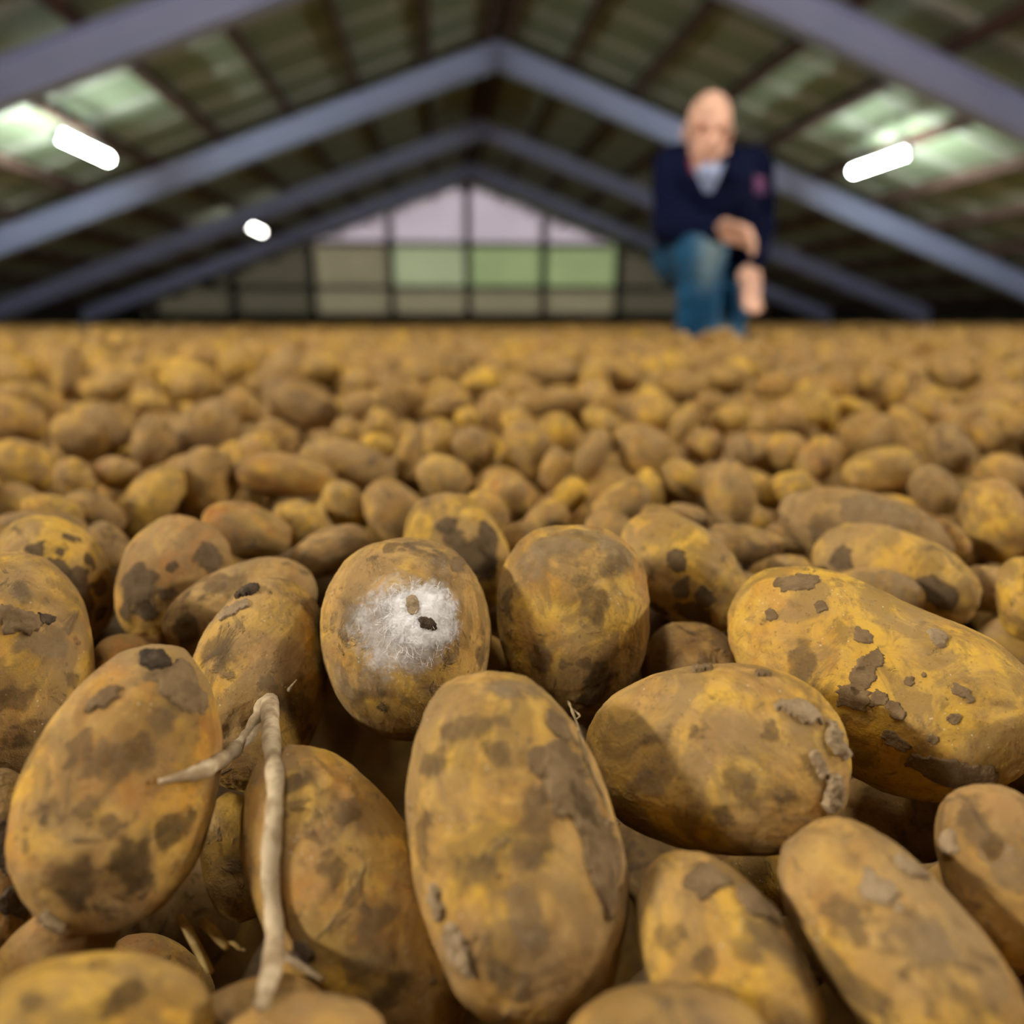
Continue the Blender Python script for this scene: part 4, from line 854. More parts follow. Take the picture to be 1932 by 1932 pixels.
-717,1417,-138,17,15,-42,-36,80,64,66,-367,812,-192,6,46,-36,-12,87,53,48,1,525,-182,1,-22,-51,-22,74,48,48,35,749,-142,7,-49,32,12,46,43,41,
-647,1406,-143,37,31,-29,-20,85,54,51,339,376,-210,1,1,45,40,61,48,46,1364,1851,-136,11,56,-19,2,66,51,49,-97,792,-160,3,12,-48,-34,67,44,40,
81,1114,-177,17,-21,12,52,42,36,33,-147,984,-148,27,7,2,53,75,51,51,456,-184,-204,23,52,-16,-9,82,58,55,-117,843,-166,1,0,0,60,78,55,53,
85,940,-151,13,34,17,45,73,53,50,-67,596,-196,51,28,-4,14,67,61,55,-97,-340,-174,8,11,-55,-21,65,40,35,-421,-106,-207,55,2,4,24,57,44,39,
-435,353,-234,25,3,0,-54,61,43,43,567,1407,-181,5,30,-52,-5,76,54,53,-16,-104,-245,43,38,15,12,78,55,53,-172,-428,-225,18,49,-29,-10,53,42,37,
-275,351,-160,25,26,44,18,85,61,57,114,1077,-176,36,30,-19,-33,61,41,43,-333,205,-211,16,34,-26,-38,70,53,53,179,103,-215,30,18,-12,-47,90,58,58,
-387,463,-141,0,54,-26,-1,90,53,50,332,1073,-168,56,21,7,4,90,52,51,-544,-352,-233,11,16,57,2,78,61,55,193,731,-194,8,-9,31,50,72,49,51,
-305,-27,-225,36,39,-24,-16,64,40,40,-367,1425,-177,21,49,-15,-23,67,42,42,-47,133,-237,14,6,-39,-42,51,43,39,-335,-299,-183,43,23,-8,-35,61,53,49,
455,934,-194,13,-11,26,52,72,56,54,-249,1469,-136,50,7,9,31,70,54,55,-324,1028,-153,26,30,-39,-22,63,53,54,219,1049,-179,13,0,57,16,83,59,55,
-161,-61,-223,16,-7,39,42,75,57,60,404,-103,-224,1,-7,-44,-41,48,46,46,224,1013,-146,9,14,47,34,72,44,41,-358,647,-188,40,24,36,11,73,49,47,
466,436,-175,9,22,55,4,60,53,50,811,673,-165,19,31,40,26,84,50,49,-275,224,-190,12,7,-51,-29,87,51,46,-407,-225,-217,1,-16,52,27,80,47,47,
-231,16,-215,45,38,-3,-9,57,40,39,-353,38,-216,37,-4,-10,-46,57,46,47,271,123,-164,39,14,26,35,83,50,45,190,987,-146,56,2,6,-22,54,42,42,
308,1366,-171,20,47,27,16,85,61,54,267,547,-196,14,2,-6,-58,67,55,57,-875,1087,-232,58,10,7,9,84,57,56,491,-347,-249,43,35,-4,-22,70,54,50,
408,575,-176,31,47,11,17,59,41,40,564,-333,-258,18,18,-15,-52,78,55,54,-303,1085,-138,4,-12,-57,-14,64,52,53,379,-439,-191,27,-6,-39,-36,55,40,36,
-141,151,-259,22,12,51,19,48,44,44,306,898,-166,6,-16,56,12,57,45,44,-6,753,-163,4,47,-36,-10,68,42,41,-595,142,-215,58,10,-6,8,80,46,44,
531,982,-139,14,41,32,27,77,55,51,-147,725,-162,17,20,-46,-28,58,40,35,-347,-180,-170,12,45,35,14,72,53,54,399,-358,-183,35,47,6,12,69,49,52,
450,-8,-254,34,48,4,-7,71,44,45,-479,-192,-197,0,58,-15,-2,93,57,57,-276,105,-205,55,21,-4,10,59,55,52,440,-245,-236,30,44,20,18,66,45,45,
-531,1064,-148,37,41,-10,-21,66,44,42,-118,1270,-129,51,32,-3,3,65,55,54,536,-21,-230,52,30,-5,4,91,61,55,-50,1034,-149,50,23,-1,-24,89,55,52,
31,-143,-258,30,34,23,32,75,54,49,-426,-337,-178,10,7,57,13,81,48,48,243,-485,-210,36,40,-27,-1,64,48,50,-578,-85,-254,5,-1,57,19,48,38,37,
1119,1782,-99,22,24,-37,-35,87,64,60,-312,4,-196,4,59,-2,10,44,41,41,-261,635,-213,33,34,30,22,64,54,48,1,-183,-238,44,15,-2,37,72,48,48,
-538,-496,-202,29,33,28,30,56,52,51,107,-3,-244,43,28,5,30,67,45,40,479,235,-194,16,-4,-14,-56,94,58,55,-76,913,-150,34,37,32,-2,74,56,54,
-35,-398,-234,0,-11,33,49,64,43,44,413,868,-179,7,27,-42,-33,85,54,50,-173,-423,-185,30,-3,-17,-49,74,45,42,-408,657,-166,14,7,-18,-55,66,44,46,
569,762,-144,6,-1,2,60,85,49,51,-236,-324,-178,2,5,-55,-23,50,46,46,531,-392,-268,18,17,-50,-22,48,45,46,-442,-376,-160,39,25,5,-38,56,45,43,
536,484,-172,32,2,-15,-49,47,44,43,267,1107,-145,2,50,-33,-8,88,52,54,454,1194,-152,24,32,-31,-32,50,38,36,401,1128,-135,56,3,7,20,60,42,41,
-350,-342,-165,59,11,3,4,64,46,45,-653,-88,-256,6,-12,-53,-24,57,42,39,-208,1959,-91,4,-4,57,17,69,43,39,484,-265,-253,25,28,-45,-14,65,42,39,
-1249,3046,-84,7,5,54,24,72,44,44,-288,669,-177,37,46,3,-12,73,55,58,-170,488,-173,29,14,-13,-48,72,48,46,-410,845,-165,19,7,30,48,61,48,48,
-70,1336,-120,11,19,56,6,74,52,48,65,-91,-264,54,23,-2,10,56,40,37,-720,1678,-148,28,42,29,15,95,55,49,-185,-250,-174,9,-46,34,16,74,55,57,
1566,3048,-97,0,-23,54,13,78,56,56,-256,-191,-171,4,3,18,57,65,41,41,-187,920,-176,35,44,20,-8,69,45,41,-383,-407,-173,6,10,37,46,67,48,47,
-160,597,-207,51,13,-8,-28,62,45,45,972,1029,-134,52,19,9,22,66,53,55,-402,1366,-137,43,11,-21,-35,100,58,60,596,1248,-171,12,54,19,14,64,57,59,
292,736,-152,4,17,-53,-21,82,53,52,143,-29,-261,51,7,5,30,67,44,39,-122,1049,-164,3,-51,29,12,56,37,37,193,-260,-202,47,20,4,-31,70,58,60,
-698,1828,-114,28,49,21,-1,87,53,55,-237,-398,-183,38,11,-2,45,45,38,37,-163,21,-189,8,49,-32,-10,49,46,42,50,-267,-211,19,37,39,19,92,59,61,
185,1038,-122,34,33,36,7,61,41,38,203,-488,-177,44,22,-21,-27,79,58,59,446,-514,-184,30,18,10,48,91,58,59,-538,1200,-166,1,41,-44,-1,70,44,46,
375,-198,-252,6,22,-39,-40,50,39,40,714,481,-218,48,-6,-16,-31,47,40,41,-20,-62,-214,52,28,-6,8,64,53,54,221,-367,-211,4,59,4,-11,64,41,43,
-169,3031,-108,0,-26,-51,-18,90,58,57,-336,-440,-152,8,47,36,8,99,58,56,-91,79,-248,51,12,22,18,58,43,45,-439,304,-198,2,2,37,47,62,50,47,
-248,282,-177,50,29,15,-4,75,45,40,-154,64,-240,9,26,-28,-45,37,35,35,452,41,-258,7,3,-33,-50,75,53,52,-608,-379,-229,18,50,-25,-10,69,61,63,
-260,843,-183,11,9,-53,-24,56,48,47,348,367,-165,4,8,-52,-28,72,52,47,51,14,-235,1,-1,-25,-54,67,53,51,920,1173,-125,31,15,-26,-42,81,47,46,
299,-26,-270,6,27,47,26,65,56,54,487,1268,-162,22,2,-33,-45,63,51,47,-551,966,-169,44,23,-3,-34,41,39,40,434,982,-174,12,2,56,18,64,47,47,
-370,928,-157,11,10,-42,-40,77,58,54,-348,726,-193,20,28,26,42,68,53,52,-155,-368,-165,21,41,-37,-9,78,50,44,8,1069,-163,9,15,-23,-53,63,47,46,
607,403,-225,25,3,-34,-42,67,53,53,-71,1659,-96,12,-3,-45,-37,71,55,51,-663,2,-210,1,17,56,14,65,43,43,27,3188,-71,3,-31,-49,-14,90,54,51,
117,121,-254,16,-29,-47,-19,55,46,46,-615,1486,-149,11,38,-45,-4,69,49,45,1179,1744,-105,47,33,10,14,83,49,46,-495,-260,-209,40,23,-17,-34,75,43,40,
-678,1519,-153,8,0,57,16,66,54,54,178,489,-166,13,13,-18,-54,90,59,58,601,-70,-262,18,3,32,48,69,49,44,342,1143,-144,53,-4,12,24,64,39,36,
-202,591,-183,2,13,8,58,57,39,37,-558,-232,-207,19,55,-11,5,61,48,43,-282,-285,-178,7,45,39,-3,78,56,50,113,-329,-205,13,-2,-15,-57,106,63,55,
1,-225,-215,6,47,33,17,63,45,40,-666,2773,-97,10,8,-32,-49,98,63,61,112,2982,-108,14,37,-20,-40,76,62,63,402,1300,-141,10,12,52,25,71,53,55,
226,1714,-121,10,-7,-12,-58,93,57,58,501,865,-154,3,40,45,0,84,57,58,-344,280,-220,10,-20,56,4,47,43,41,-321,306,-189,3,-28,-51,-13,71,51,46,
269,1249,-138,28,45,24,16,49,45,47,-597,74,-222,5,42,-36,-22,67,42,40,-431,962,-148,3,28,-53,-7,60,49,47,76,1087,-150,17,30,-30,-39,66,43,39,
533,-413,-223,22,7,29,47,84,55,57,-297,-50,-187,7,59,11,-4,49,46,44,-17,-360,-208,18,57,0,4,61,50,51,511,-230,-233,17,53,15,-16,76,51,47,
-7,591,-185,7,52,-24,-16,61,54,56,-529,602,-187,46,25,4,29,73,42,42,1247,1729,-100,12,57,0,-15,59,50,46,302,-108,-231,45,17,-22,-28,61,45,44,
-11,1063,-123,2,46,-39,-2,66,47,45,562,554,-170,20,23,41,31,75,47,47,-409,293,-164,59,4,10,0,55,46,43,1087,938,-167,10,56,14,12,59,55,55,
353,-174,-230,43,36,5,20,68,42,43,166,537,-173,20,54,-4,-16,49,42,40,-704,715,-243,10,-14,-44,-37,58,55,49,51,551,-177,31,37,13,33,61,42,42,
-273,-338,-154,3,26,-52,-16,56,45,46,-59,1118,-138,43,25,33,1,61,58,57,341,-204,-202,55,15,-4,17,69,46,44,329,60,-227,15,12,50,27,63,43,41,
589,1043,-144,10,-1,30,51,75,44,40,649,690,-126,15,40,-27,-32,65,46,41,-98,118,-218,31,24,15,43,60,44,45,-486,965,-156,19,53,-20,-8,69,46,47,
407,1412,-129,15,21,-34,-42,63,53,48,-1367,2886,-95,34,-5,10,48,73,51,53,-308,1431,-130,24,-10,26,47,79,51,46,498,-472,-233,6,25,-53,-9,61,51,50,
-906,1841,-90,39,45,-9,-3,82,48,47,-454,543,-159,4,-3,58,13,81,49,48,522,333,-211,34,14,44,18,55,51,46,588,74,-268,6,-4,60,2,60,41,42,
-178,756,-154,11,16,-57,-5,93,57,51,63,1435,-121,5,17,32,48,91,57,53,-489,279,-243,21,6,5,55,53,37,35,465,943,-142,12,50,-28,-10,67,52,50,
259,1175,-141,24,-19,-10,-51,75,50,50,-115,547,-184,50,20,14,23,80,50,48,-450,52,-210,26,52,13,4,79,52,52,382,-231,-183,49,33,-11,0,67,52,50,
-69,66,-205,48,35,10,-4,91,53,54,-273,1009,-133,22,13,33,43,68,62,64,-43,651,-175,14,-5,-20,-55,50,43,44,567,109,-241,38,34,20,25,81,47,47,
820,1580,-110,2,16,-56,-14,84,61,60,531,1076,-132,21,55,-14,-4,71,56,51,-1145,2080,-101,26,1,-3,-54,79,50,49,4,-139,-207,33,30,39,10,55,41,41,
-14,-445,-260,24,34,-39,-19,59,54,49,1410,2849,-96,58,7,-5,-12,89,57,52,79,688,-197,37,7,17,43,58,42,39,117,1876,-108,13,31,45,21,73,51,48,
-626,-311,-239,5,-16,58,4,55,40,40,-480,588,-118,0,8,2,59,69,49,48,1084,1830,-113,5,-1,11,59,44,40,38,-236,1071,-143,45,29,9,27,65,40,37,
1920,3005,-98,13,50,25,17,90,54,51,-439,913,-156,57,15,5,-9,63,45,41,-129,-273,-169,19,48,28,12,93,57,58,-529,845,-161,23,14,-31,-44,84,56,55,
554,1198,-158,14,58,3,6,46,40,39,409,2151,-114,22,10,-19,-51,63,55,49,562,-166,-238,1,-10,2,59,62,56,58,187,-413,-159,6,-4,4,59,100,59,55,
421,-50,-218,7,59,4,-2,83,53,54,1057,3038,-89,27,7,-23,-48,102,61,62,19,1162,-156,38,37,-25,-13,55,51,46,146,-191,-249,45,37,13,7,56,41,36,
-168,-109,-212,33,-6,-20,-46,45,42,38,-294,1483,-172,26,-11,31,43,46,40,38,-270,1919,-71,15,20,-48,-25,54,43,39,1321,3209,-89,2,23,52,20,87,57,53,
-323,752,-168,1,-10,-41,-43,54,36,36,-114,3044,-100,5,25,-51,-19,62,41,43,-331,415,-201,38,18,-8,-42,57,42,43,-564,-112,-223,16,45,-32,-16,57,50,48,
-287,891,-157,17,22,46,26,54,50,49,342,1389,-127,39,11,-24,-37,95,55,51,501,166,-200,0,-14,-50,-30,68,59,62,-189,1500,-154,11,27,-45,-27,70,41,38,
-423,1183,-152,0,60,-3,-1,48,42,40,-346,386,-176,43,37,-9,-15,44,41,41,-582,720,-155,26,15,34,40,55,46,41,485,-481,-188,36,40,-13,-22,56,48,48,
1117,1349,-118,19,34,23,40,89,59,61,-591,-319,-215,18,9,-46,-32,77,44,41,1167,2864,-89,54,6,1,26,92,54,54,199,-50,-248,21,51,17,17,72,50,49,
446,1067,-133,44,6,11,39,64,43,40,396,-399,-159,1,25,51,19,65,50,44,-272,792,-168,8,11,29,51,61,42,41,1227,2045,-99,23,51,3,21,73,59,58,
-108,1047,-129,3,20,50,25,52,42,40,-209,-407,-147,7,60,2,-1,95,55,49,-694,912,-166,1,19,53,21,76,55,56,-495,-318,-209,4,38,31,34,39,36,35,
1202,2691,-94,48,35,-5,-10,86,54,56,689,915,-130,12,52,26,1,67,39,40,-633,53,-248,14,50,-30,-7,59,44,41,427,1231,-126,3,-52,28,12,68,48,44,
-312,-240,-155,2,19,-57,-3,89,53,47,593,-240,-245,3,-56,12,17,78,47,46,-154,105,-188,27,50,20,2,86,56,57,58,109,-218,50,17,15,25,84,51,46,
446,124,-244,33,40,-21,-21,73,52,54,-355,492,-111,8,14,28,51,74,50,47,-67,528,-201,9,14,52,25,56,45,42,-519,-76,-189,38,44,-12,-5,87,61,60,
1610,2610,-114,28,14,0,51,78,55,57,-94,490,-169,47,30,16,16,56,41,42,52,-438,-230,48,35,7,0,78,45,45,335,701,-145,4,21,-44,-35,68,47,46,
631,2109,-106,49,28,-17,-9,72,41,39,314,792,-170,34,16,-36,-30,52,41,41,152,1374,-158,56,14,2,15,78,48,49,651,755,-111,3,55,19,13,70,46,45,
-351,232,-163,32,5,-14,-49,88,61,55,1020,2708,-91,20,-3,-38,-42,63,44,46,-690,1364,-130,34,42,-26,6,58,49,45,-100,-125,-240,43,8,-14,-38,63,45,45,
479,1125,-140,3,5,-55,-22,63,36,36,1001,1079,-111,27,28,-39,-24,76,54,55,-219,-25,-222,13,11,18,54,47,43,44,555,1150,-140,35,45,19,2,74,60,62,
1213,1895,-111,38,3,38,26,102,63,61,1488,2434,-104,35,38,27,16,64,56,52,-843,1768,-117,12,-11,-57,-9,70,54,56,-496,1256,-151,14,55,20,1,65,50,52,
-310,454,-110,3,-8,25,54,56,40,36,115,2559,-99,33,-8,7,49,74,48,44,-214,-110,-236,0,15,52,27,52,49,45,377,950,-140,11,6,-20,-55,52,44,45,
745,1470,-130,33,47,11,11,84,49,51,247,23,-230,50,33,-1,-2,93,56,53,-382,356,-171,6,12,47,34,77,48,42,157,47,-200,5,16,36,45,74,46,45,
-259,2379,-92,32,24,-30,-33,102,59,56,215,-267,-151,10,54,22,6,68,55,55,498,1315,-158,3,9,-59,-7,55,42,43,138,-281,-178,10,-10,44,38,73,51,50,
-349,155,-179,7,-2,44,40,57,53,51,1386,2160,-98,3,23,55,4,67,51,53,44,658,-181,30,48,0,21,73,51,53,709,1072,-151,30,14,13,48,82,53,53,
548,251,-252,13,40,39,18,56,45,47,-195,1051,-124,1,0,-52,-29,70,52,54,-660,1460,-118,24,21,35,37,64,46,41,1233,1143,-200,12,57,1,13,81,53,52,
2079,2969,-90,52,6,12,28,92,56,56,413,2495,-92,48,34,-2,14,50,43,40,523,290,-182,27,16,-25,-45,60,46,43,767,878,-143,27,4,25,47,74,61,59,
1489,2761,-99,12,50,29,12,89,58,58,771,1340,-107,50,28,10,14,74,49,48,428,-308,-235,9,22,52,18,59,38,38,472,1436,-110,7,3,0,59,45,42,43,
-653,1107,-173,1,-13,59,3,72,49,46,-765,883,-176,47,35,-11,-8,74,50,51,989,2973,-81,16,58,4,1,93,54,49,196,-331,-180,1,27,53,7,66,58,61,
-753,1969,-110,58,11,10,-7,83,50,46,-58,-227,-202,52,29,9,1,77,59,55,-565,632,-167,44,34,8,21,68,52,48,203,1353,-143,27,37,33,21,71,45,43,
-283,3206,-98,19,45,-32,-13,73,52,54,-119,1623,-91,14,31,33,36,50,41,41,668,24,-253,46,38,-1,2,53,50,52,520,-267,-219,3,-6,19,57,50,36,34,
418,524,-165,8,43,-27,-31,69,40,39,-107,-122,-189,9,22,54,12,82,64,58,1234,1949,-95,24,53,-8,-13,63,50,46,-660,-264,-229,24,30,41,21,67,62,63,
692,2126,-95,13,25,-34,-40,59,56,53,-802,1735,-99,40,31,-10,-31,72,48,42,-59,1580,-102,20,55,-9,-9,79,52,47,534,1617,-102,5,52,26,15,89,53,48,
1191,1833,-109,13,42,39,9,56,41,39,296,810,-141,4,46,38,-2,67,39,40,578,1347,-136,12,8,-32,-48,65,40,38,127,1038,-140,43,3,-12,-40,61,45,44,
-39,13,-230,39,14,-13,-42,62,50,50,65,-383,-216,26,7,8,53,73,49,44,208,1237,-135,4,8,22,55,78,46,45,-621,779,-142,9,52,-27,-2,71,52,46,
1674,2766,-94,8,-9,-46,-37,70,46,45,86,-143,-222,6,51,31,4,102,61,56,-541,-299,-192,41,41,-16,3,64,50,46,580,1911,-114,1,54,22,15,95,62,60,
-790,924,-155,17,24,11,51,47,43,39,303,2195,-82,21,11,-35,-43,89,61,57,37,-51,-197,41,34,-17,-22,72,61,57,-16,-76,-162,49,0,-6,-34,82,58,55,
963,2641,-92,31,25,22,39,55,40,42,121,3051,-94,5,-3,57,18,86,52,52,266,-76,-203,15,9,13,56,72,53,49,-475,2499,-108,9,23,-39,-38,72,42,39,
349,-294,-179,18,49,29,0,68,56,49,63,1378,-120,48,23,14,-23,83,51,49,-594,70,-179,5,-5,-19,-57,83,50,47,150,-480,-209,22,41,-28,-26,65,48,44,
833,1025,-134,41,28,-25,-23,71,54,47,-20,467,-176,34,48,-3,-10,72,48,47,839,1490,-102,59,4,-7,-1,71,42,38,-488,-352,-190,2,60,0,0,59,48,45,
-245,-22,-189,52,-1,8,29,54,44,41,412,137,-205,10,-36,-46,-8,65,52,52,203,-172,-238,7,1,-27,-53,63,39,35,-452,-511,-189,41,33,9,26,82,54,54,
428,14,-220,59,6,0,-11,66,40,37,-356,2114,-107,13,4,58,1,93,53,49,144,1420,-145,54,22,-10,-9,42,35,36,1177,1471,-116,18,16,51,20,61,41,37,
250,-458,-180,54,20,-3,-16,51,36,33,1303,1852,-111,39,40,-16,-15,73,58,60,342,-421,-157,40,2,8,44,76,59,52,1318,1667,-99,1,-4,57,19,92,55,57,
-880,1734,-90,43,23,-34,-10,58,47,43,951,1124,-115,53,7,-13,25,39,36,37,332,-2,-236,12,-7,22,54,57,45,40,-448,1549,-143,26,28,12,45,95,61,60,
1085,1000,-147,51,31,-4,4,86,53,48,110,1570,-125,54,1,1,26,61,57,58,-2,119,-210,40,37,-5,-24,68,46,42,578,50,-239,50,32,2,-8,57,38,39,
270,648,-157,30,35,-10,-37,47,44,44,1396,3208,-95,27,27,27,37,76,59,58,1944,2671,-109,19,-11,-7,-55,102,61,59,223,-362,-154,2,56,-16,-15,59,37,33,
-1463,2375,-81,6,-23,55,4,93,57,58,54,1589,-110,53,21,-2,-18,65,52,49,2091,2631,-89,2,-21,50,26,104,62,61,-509,141,-220,21,46,31,9,67,46,47,
63,1203,-145,6,10,55,20,64,40,38,-462,-139,-192,52,29,0,-6,67,46,47,-489,907,-160,48,-3,-23,-28,49,45,42,1366,2235,-107,49,26,-9,-21,54,47,46,
-513,2453,-90,43,37,-16,-9,67,47,43,-304,716,-161,21,54,15,4,79,46,45,-241,173,-171,12,-11,-56,-12,79,48,45,533,2021,-102,34,31,-23,-32,74,43,39,
237,237,-152,3,-19,50,26,64,50,47,-774,1661,-113,36,47,3,-10,69,52,50,-749,2310,-101,55,16,-15,-10,91,65,62,1739,3078,-85,58,11,3,-9,67,55,52,
-44,-142,-206,11,12,-32,-48,61,55,57,-1234,2270,-92,45,24,18,25,75,59,52,-232,537,-185,40,-9,-20,-39,40,38,37,-558,2479,-77,41,17,14,37,62,43,42,
-1065,1360,-228,15,16,29,48,87,61,55,-357,73,-179,19,16,38,39,62,45,42,1687,2903,-84,44,-4,9,40,55,38,34,1638,2809,-105,20,-10,-55,-8,79,48,48,
214,768,-136,12,21,-32,-45,50,45,40,1086,2643,-92,59,5,3,-7,64,48,46,-103,113,-166,34,39,-30,2,48,43,45,292,1785,-107,7,10,49,32,76,49,45,
-1424,2980,-100,7,-7,-50,-33,63,55,57,121,1236,-128,2,16,-43,-39,73,51,53,714,2075,-109,39,44,-7,-8,65,52,47,448,303,-175,9,25,-50,-20,48,40,38,
-389,-350,-140,49,6,-4,-34,66,40,35,128,-190,-212,1,-35,-40,-28,49,42,40,323,-541,-233,3,44,40,5,73,45,47,-442,366,-190,28,30,-31,-30,79,50,46,
-783,2271,-85,0,-31,-51,-6,63,49,45,-602,2742,-83,36,1,-17,-45,58,49,46,-723,1306,-147,49,5,-1,-34,60,46,41,456,372,-169,31,48,13,12,75,50,47,
-302,1496,-125,54,14,9,20,76,46,45,-319,296,-148,22,51,-16,-18,61,41,39,514,49,-240,20,53,-19,-3,62,54,50,-518,1124,-164,53,16,-2,23,74,43,40,
-179,144,-156,53,11,-22,-11,62,57,59,-577,1309,-149,54,2,-25,-10,64,40,36,157,1598,-105,44,36,-14,-11,87,50,49,1164,1818,-85,28,38,25,28,44,41,39,
600,1722,-101,40,19,-10,-40,67,45,42,24,2829,-83,12,46,-37,-5,96,55,53,515,1224,-146,6,44,23,33,50,47,47,50,-152,-181,6,-48,-34,-12,69,55,53,
169,1445,-129,36,45,0,-15,83,48,44,-1050,2396,-100,3,53,-24,-12,86,53,55,372,2183,-85,52,24,12,14,75,58,60,672,1463,-109,50,26,16,14,99,60,63,
-176,-348,-121,3,-10,47,35,87,60,61,235,76,-222,33,24,-41,-16,64,54,53,396,2246,-85,1,20,-55,-14,69,46,43,-519,62,-202,37,19,8,42,69,56,56,
-317,-99,-176,33,38,17,28,70,49,51,-87,1005,-125,35,36,31,11,57,47,42,-432,255,-148,0,-15,26,52,79,52,51,1362,1734,-93,50,21,-4,-24,72,49,48,
3,1689,-97,6,59,-4,4,103,64,58,621,-11,-246,24,47,-27,8,67,46,48,-122,40,-169,24,7,-28,-47,57,46,46,554,-464,-193,21,56,1,8,72,54,49,
-807,3251,-110,29,47,-8,-22,89,62,63,176,2498,-86,49,23,14,21,86,54,53,732,579,-148,12,57,-14,-2,53,46,43,-1125,2319,-82,14,12,-51,-26,72,56,53,
461,2602,-95,46,14,-13,-33,102,60,57,139,3239,-94,18,-8,4,57,98,57,56,1500,3129,-84,25,23,43,23,85,51,49,-436,781,-191,55,19,-3,14,56,39,35,
1896,2388,-79,14,34,47,1,64,40,37,-351,1541,-145,25,51,17,9,73,58,53,-342,1798,-107,2,31,-51,-9,90,57,53,393,271,-179,1,-2,-38,-47,89,54,55,
1325,2094,-101,34,30,12,37,78,54,54,763,769,-111,9,53,27,1,70,57,57,1125,1117,-116,12,36,-46,-8,79,60,54,92,-503,-222,29,36,24,30,65,41,38,
424,432,-151,31,23,23,40,74,51,48,1092,2575,-93,58,15,-2,-3,79,46,43,1711,3015,-98,6,2,60,3,47,42,39,-2,-279,-234,16,43,39,6,47,43,45,
1142,3125,-92,16,8,26,51,75,55,51,285,-345,-153,9,-11,-58,-5,76,51,46,-1407,2329,-82,8,24,49,24,76,51,50,473,2928,-91,7,23,-54,-12,59,49,46,
63,2626,-84,33,38,26,19,78,55,53,792,818,-109,1,-6,-59,-8,73,45,47,-481,2610,-107,45,18,23,28,62,43,39,-539,1318,-109,21,16,5,54,91,55,58,
-640,629,-223,13,39,43,9,70,46,45,719,921,-107,18,26,38,34,56,37,33,459,-396,-198,56,10,-14,15,76,46,46,590,1075,-109,43,24,20,28,74,53,51,
343,-351,-179,17,40,-37,-17,45,41,41,534,653,-154,1,-7,-34,-49,70,51,47,-877,1548,-112,1,10,59,4,73,51,47,1003,2597,-83,47,24,15,-23,58,46,42,
655,1106,-149,20,18,0,54,63,51,47,939,1053,-101,16,36,44,11,86,53,54,-1236,2465,-89,13,58,8,-7,72,43,39,1113,1672,-118,16,51,27,7,87,53,49,
769,1424,-103,5,17,-29,-50,74,50,44,892,1640,-114,22,53,1,16,74,50,45,312,-261,-145,14,57,-14,1,88,54,51,-434,1761,-117,12,13,43,38,71,55,50,
-257,-473,-220,52,23,8,16,79,46,42,390,-498,-156,24,3,19,52,92,55,49,498,541,-147,26,36,-22,-33,69,56,50,-688,1565,-120,47,14,-23,-26,85,62,62,
-692,715,-189,4,9,19,56,76,63,60,755,1175,-122,50,30,-1,-14,62,54,48,468,1285,-116,26,54,6,5,73,58,58,-647,1798,-98,23,-4,48,28,66,45,41,
-1516,2657,-100,17,2,-47,-33,68,48,47,-1370,2434,-102,25,30,-44,-12,70,53,53,747,707,-143,24,31,-30,-34,59,40,42,926,2676,-86,32,48,13,11,88,54,53,
541,418,-176,6,30,-50,-11,65,57,53,-112,669,-132,39,33,-28,-14,50,43,39,-5,1131,-117,46,3,-15,-35,77,61,57,-973,1249,-212,5,-2,-40,-44,56,41,43,
-457,-278,-177,41,40,19,5,70,63,64,19,2167,-108,1,31,-48,-18,73,55,54,406,3177,-81,1,22,-41,-37,70,53,51,-33,-143,-149,34,16,35,31,70,65,62,
641,1163,-97,59,7,4,-2,46,43,43,146,1752,-102,35,27,-40,1,69,60,55,168,1514,-114,59,8,-1,0,77,55,54,357,-80,-212,7,37,-46,-8,55,43,40,
1608,2701,-92,12,17,-56,3,55,51,53,1966,2508,-80,19,56,-6,-1,79,48,43,-608,-74,-227,16,8,35,45,56,48,43,572,1235,-125,47,-5,15,34,58,50,45,
-722,1212,-126,10,7,0,-59,87,50,52,-219,-120,-170,4,48,29,20,65,45,41,-371,-92,-191,1,20,-55,-11,66,51,46,590,464,-169,51,25,7,17,63,37,36,
499,207,-149,25,41,-29,-21,78,60,54,544,72,-208,46,28,-24,-10,64,43,44,205,63,-192,49,29,-8,-16,40,37,38,172,-123,-221,49,9,21,26,55,45,42,
-545,-134,-191,12,36,-47,-1,58,35,33,-667,2511,-95,19,4,10,56,81,58,55,1390,1872,-91,3,31,-48,-18,77,59,54,527,1319,-121,5,52,28,8,62,55,49,
306,1494,-180,34,43,-14,-21,52,41,39,133,1115,-122,17,50,-27,-10,72,51,52,144,2592,-75,29,43,23,20,60,39,40,850,1342,-113,55,16,13,13,66,49,45,
1401,1586,-94,9,56,-20,2,90,56,51,-581,800,-121,17,52,23,-3,59,54,49,-1208,2214,-82,6,59,-2,6,52,43,38,547,112,-185,8,10,-26,-52,81,48,49,
553,253,-164,7,13,-10,-57,75,51,53,387,-336,-144,23,2,17,53,60,46,45,-543,-200,-177,0,15,-48,-33,56,49,48,-553,-399,-200,14,26,-27,-44,62,43,40,
745,1987,-103,44,5,3,40,70,52,46,880,987,-118,17,56,8,10,53,49,43,43,2472,-100,33,27,-22,-36,75,52,49,-368,293,-149,7,34,-49,-8,53,39,40,
-1516,3026,-85,40,39,-21,-9,63,48,46,600,28,-211,49,6,18,29,65,38,35,886,1067,-111,56,20,-4,1,56,42,41,142,-343,-166,49,5,4,-34,75,45,44,
575,3007,-94,0,58,-7,-13,74,59,58,687,531,-132,44,27,18,25,76,48,47,-409,-478,-154,58,10,3,-12,90,53,55,-659,-199,-251,7,31,-43,-27,51,44,41,
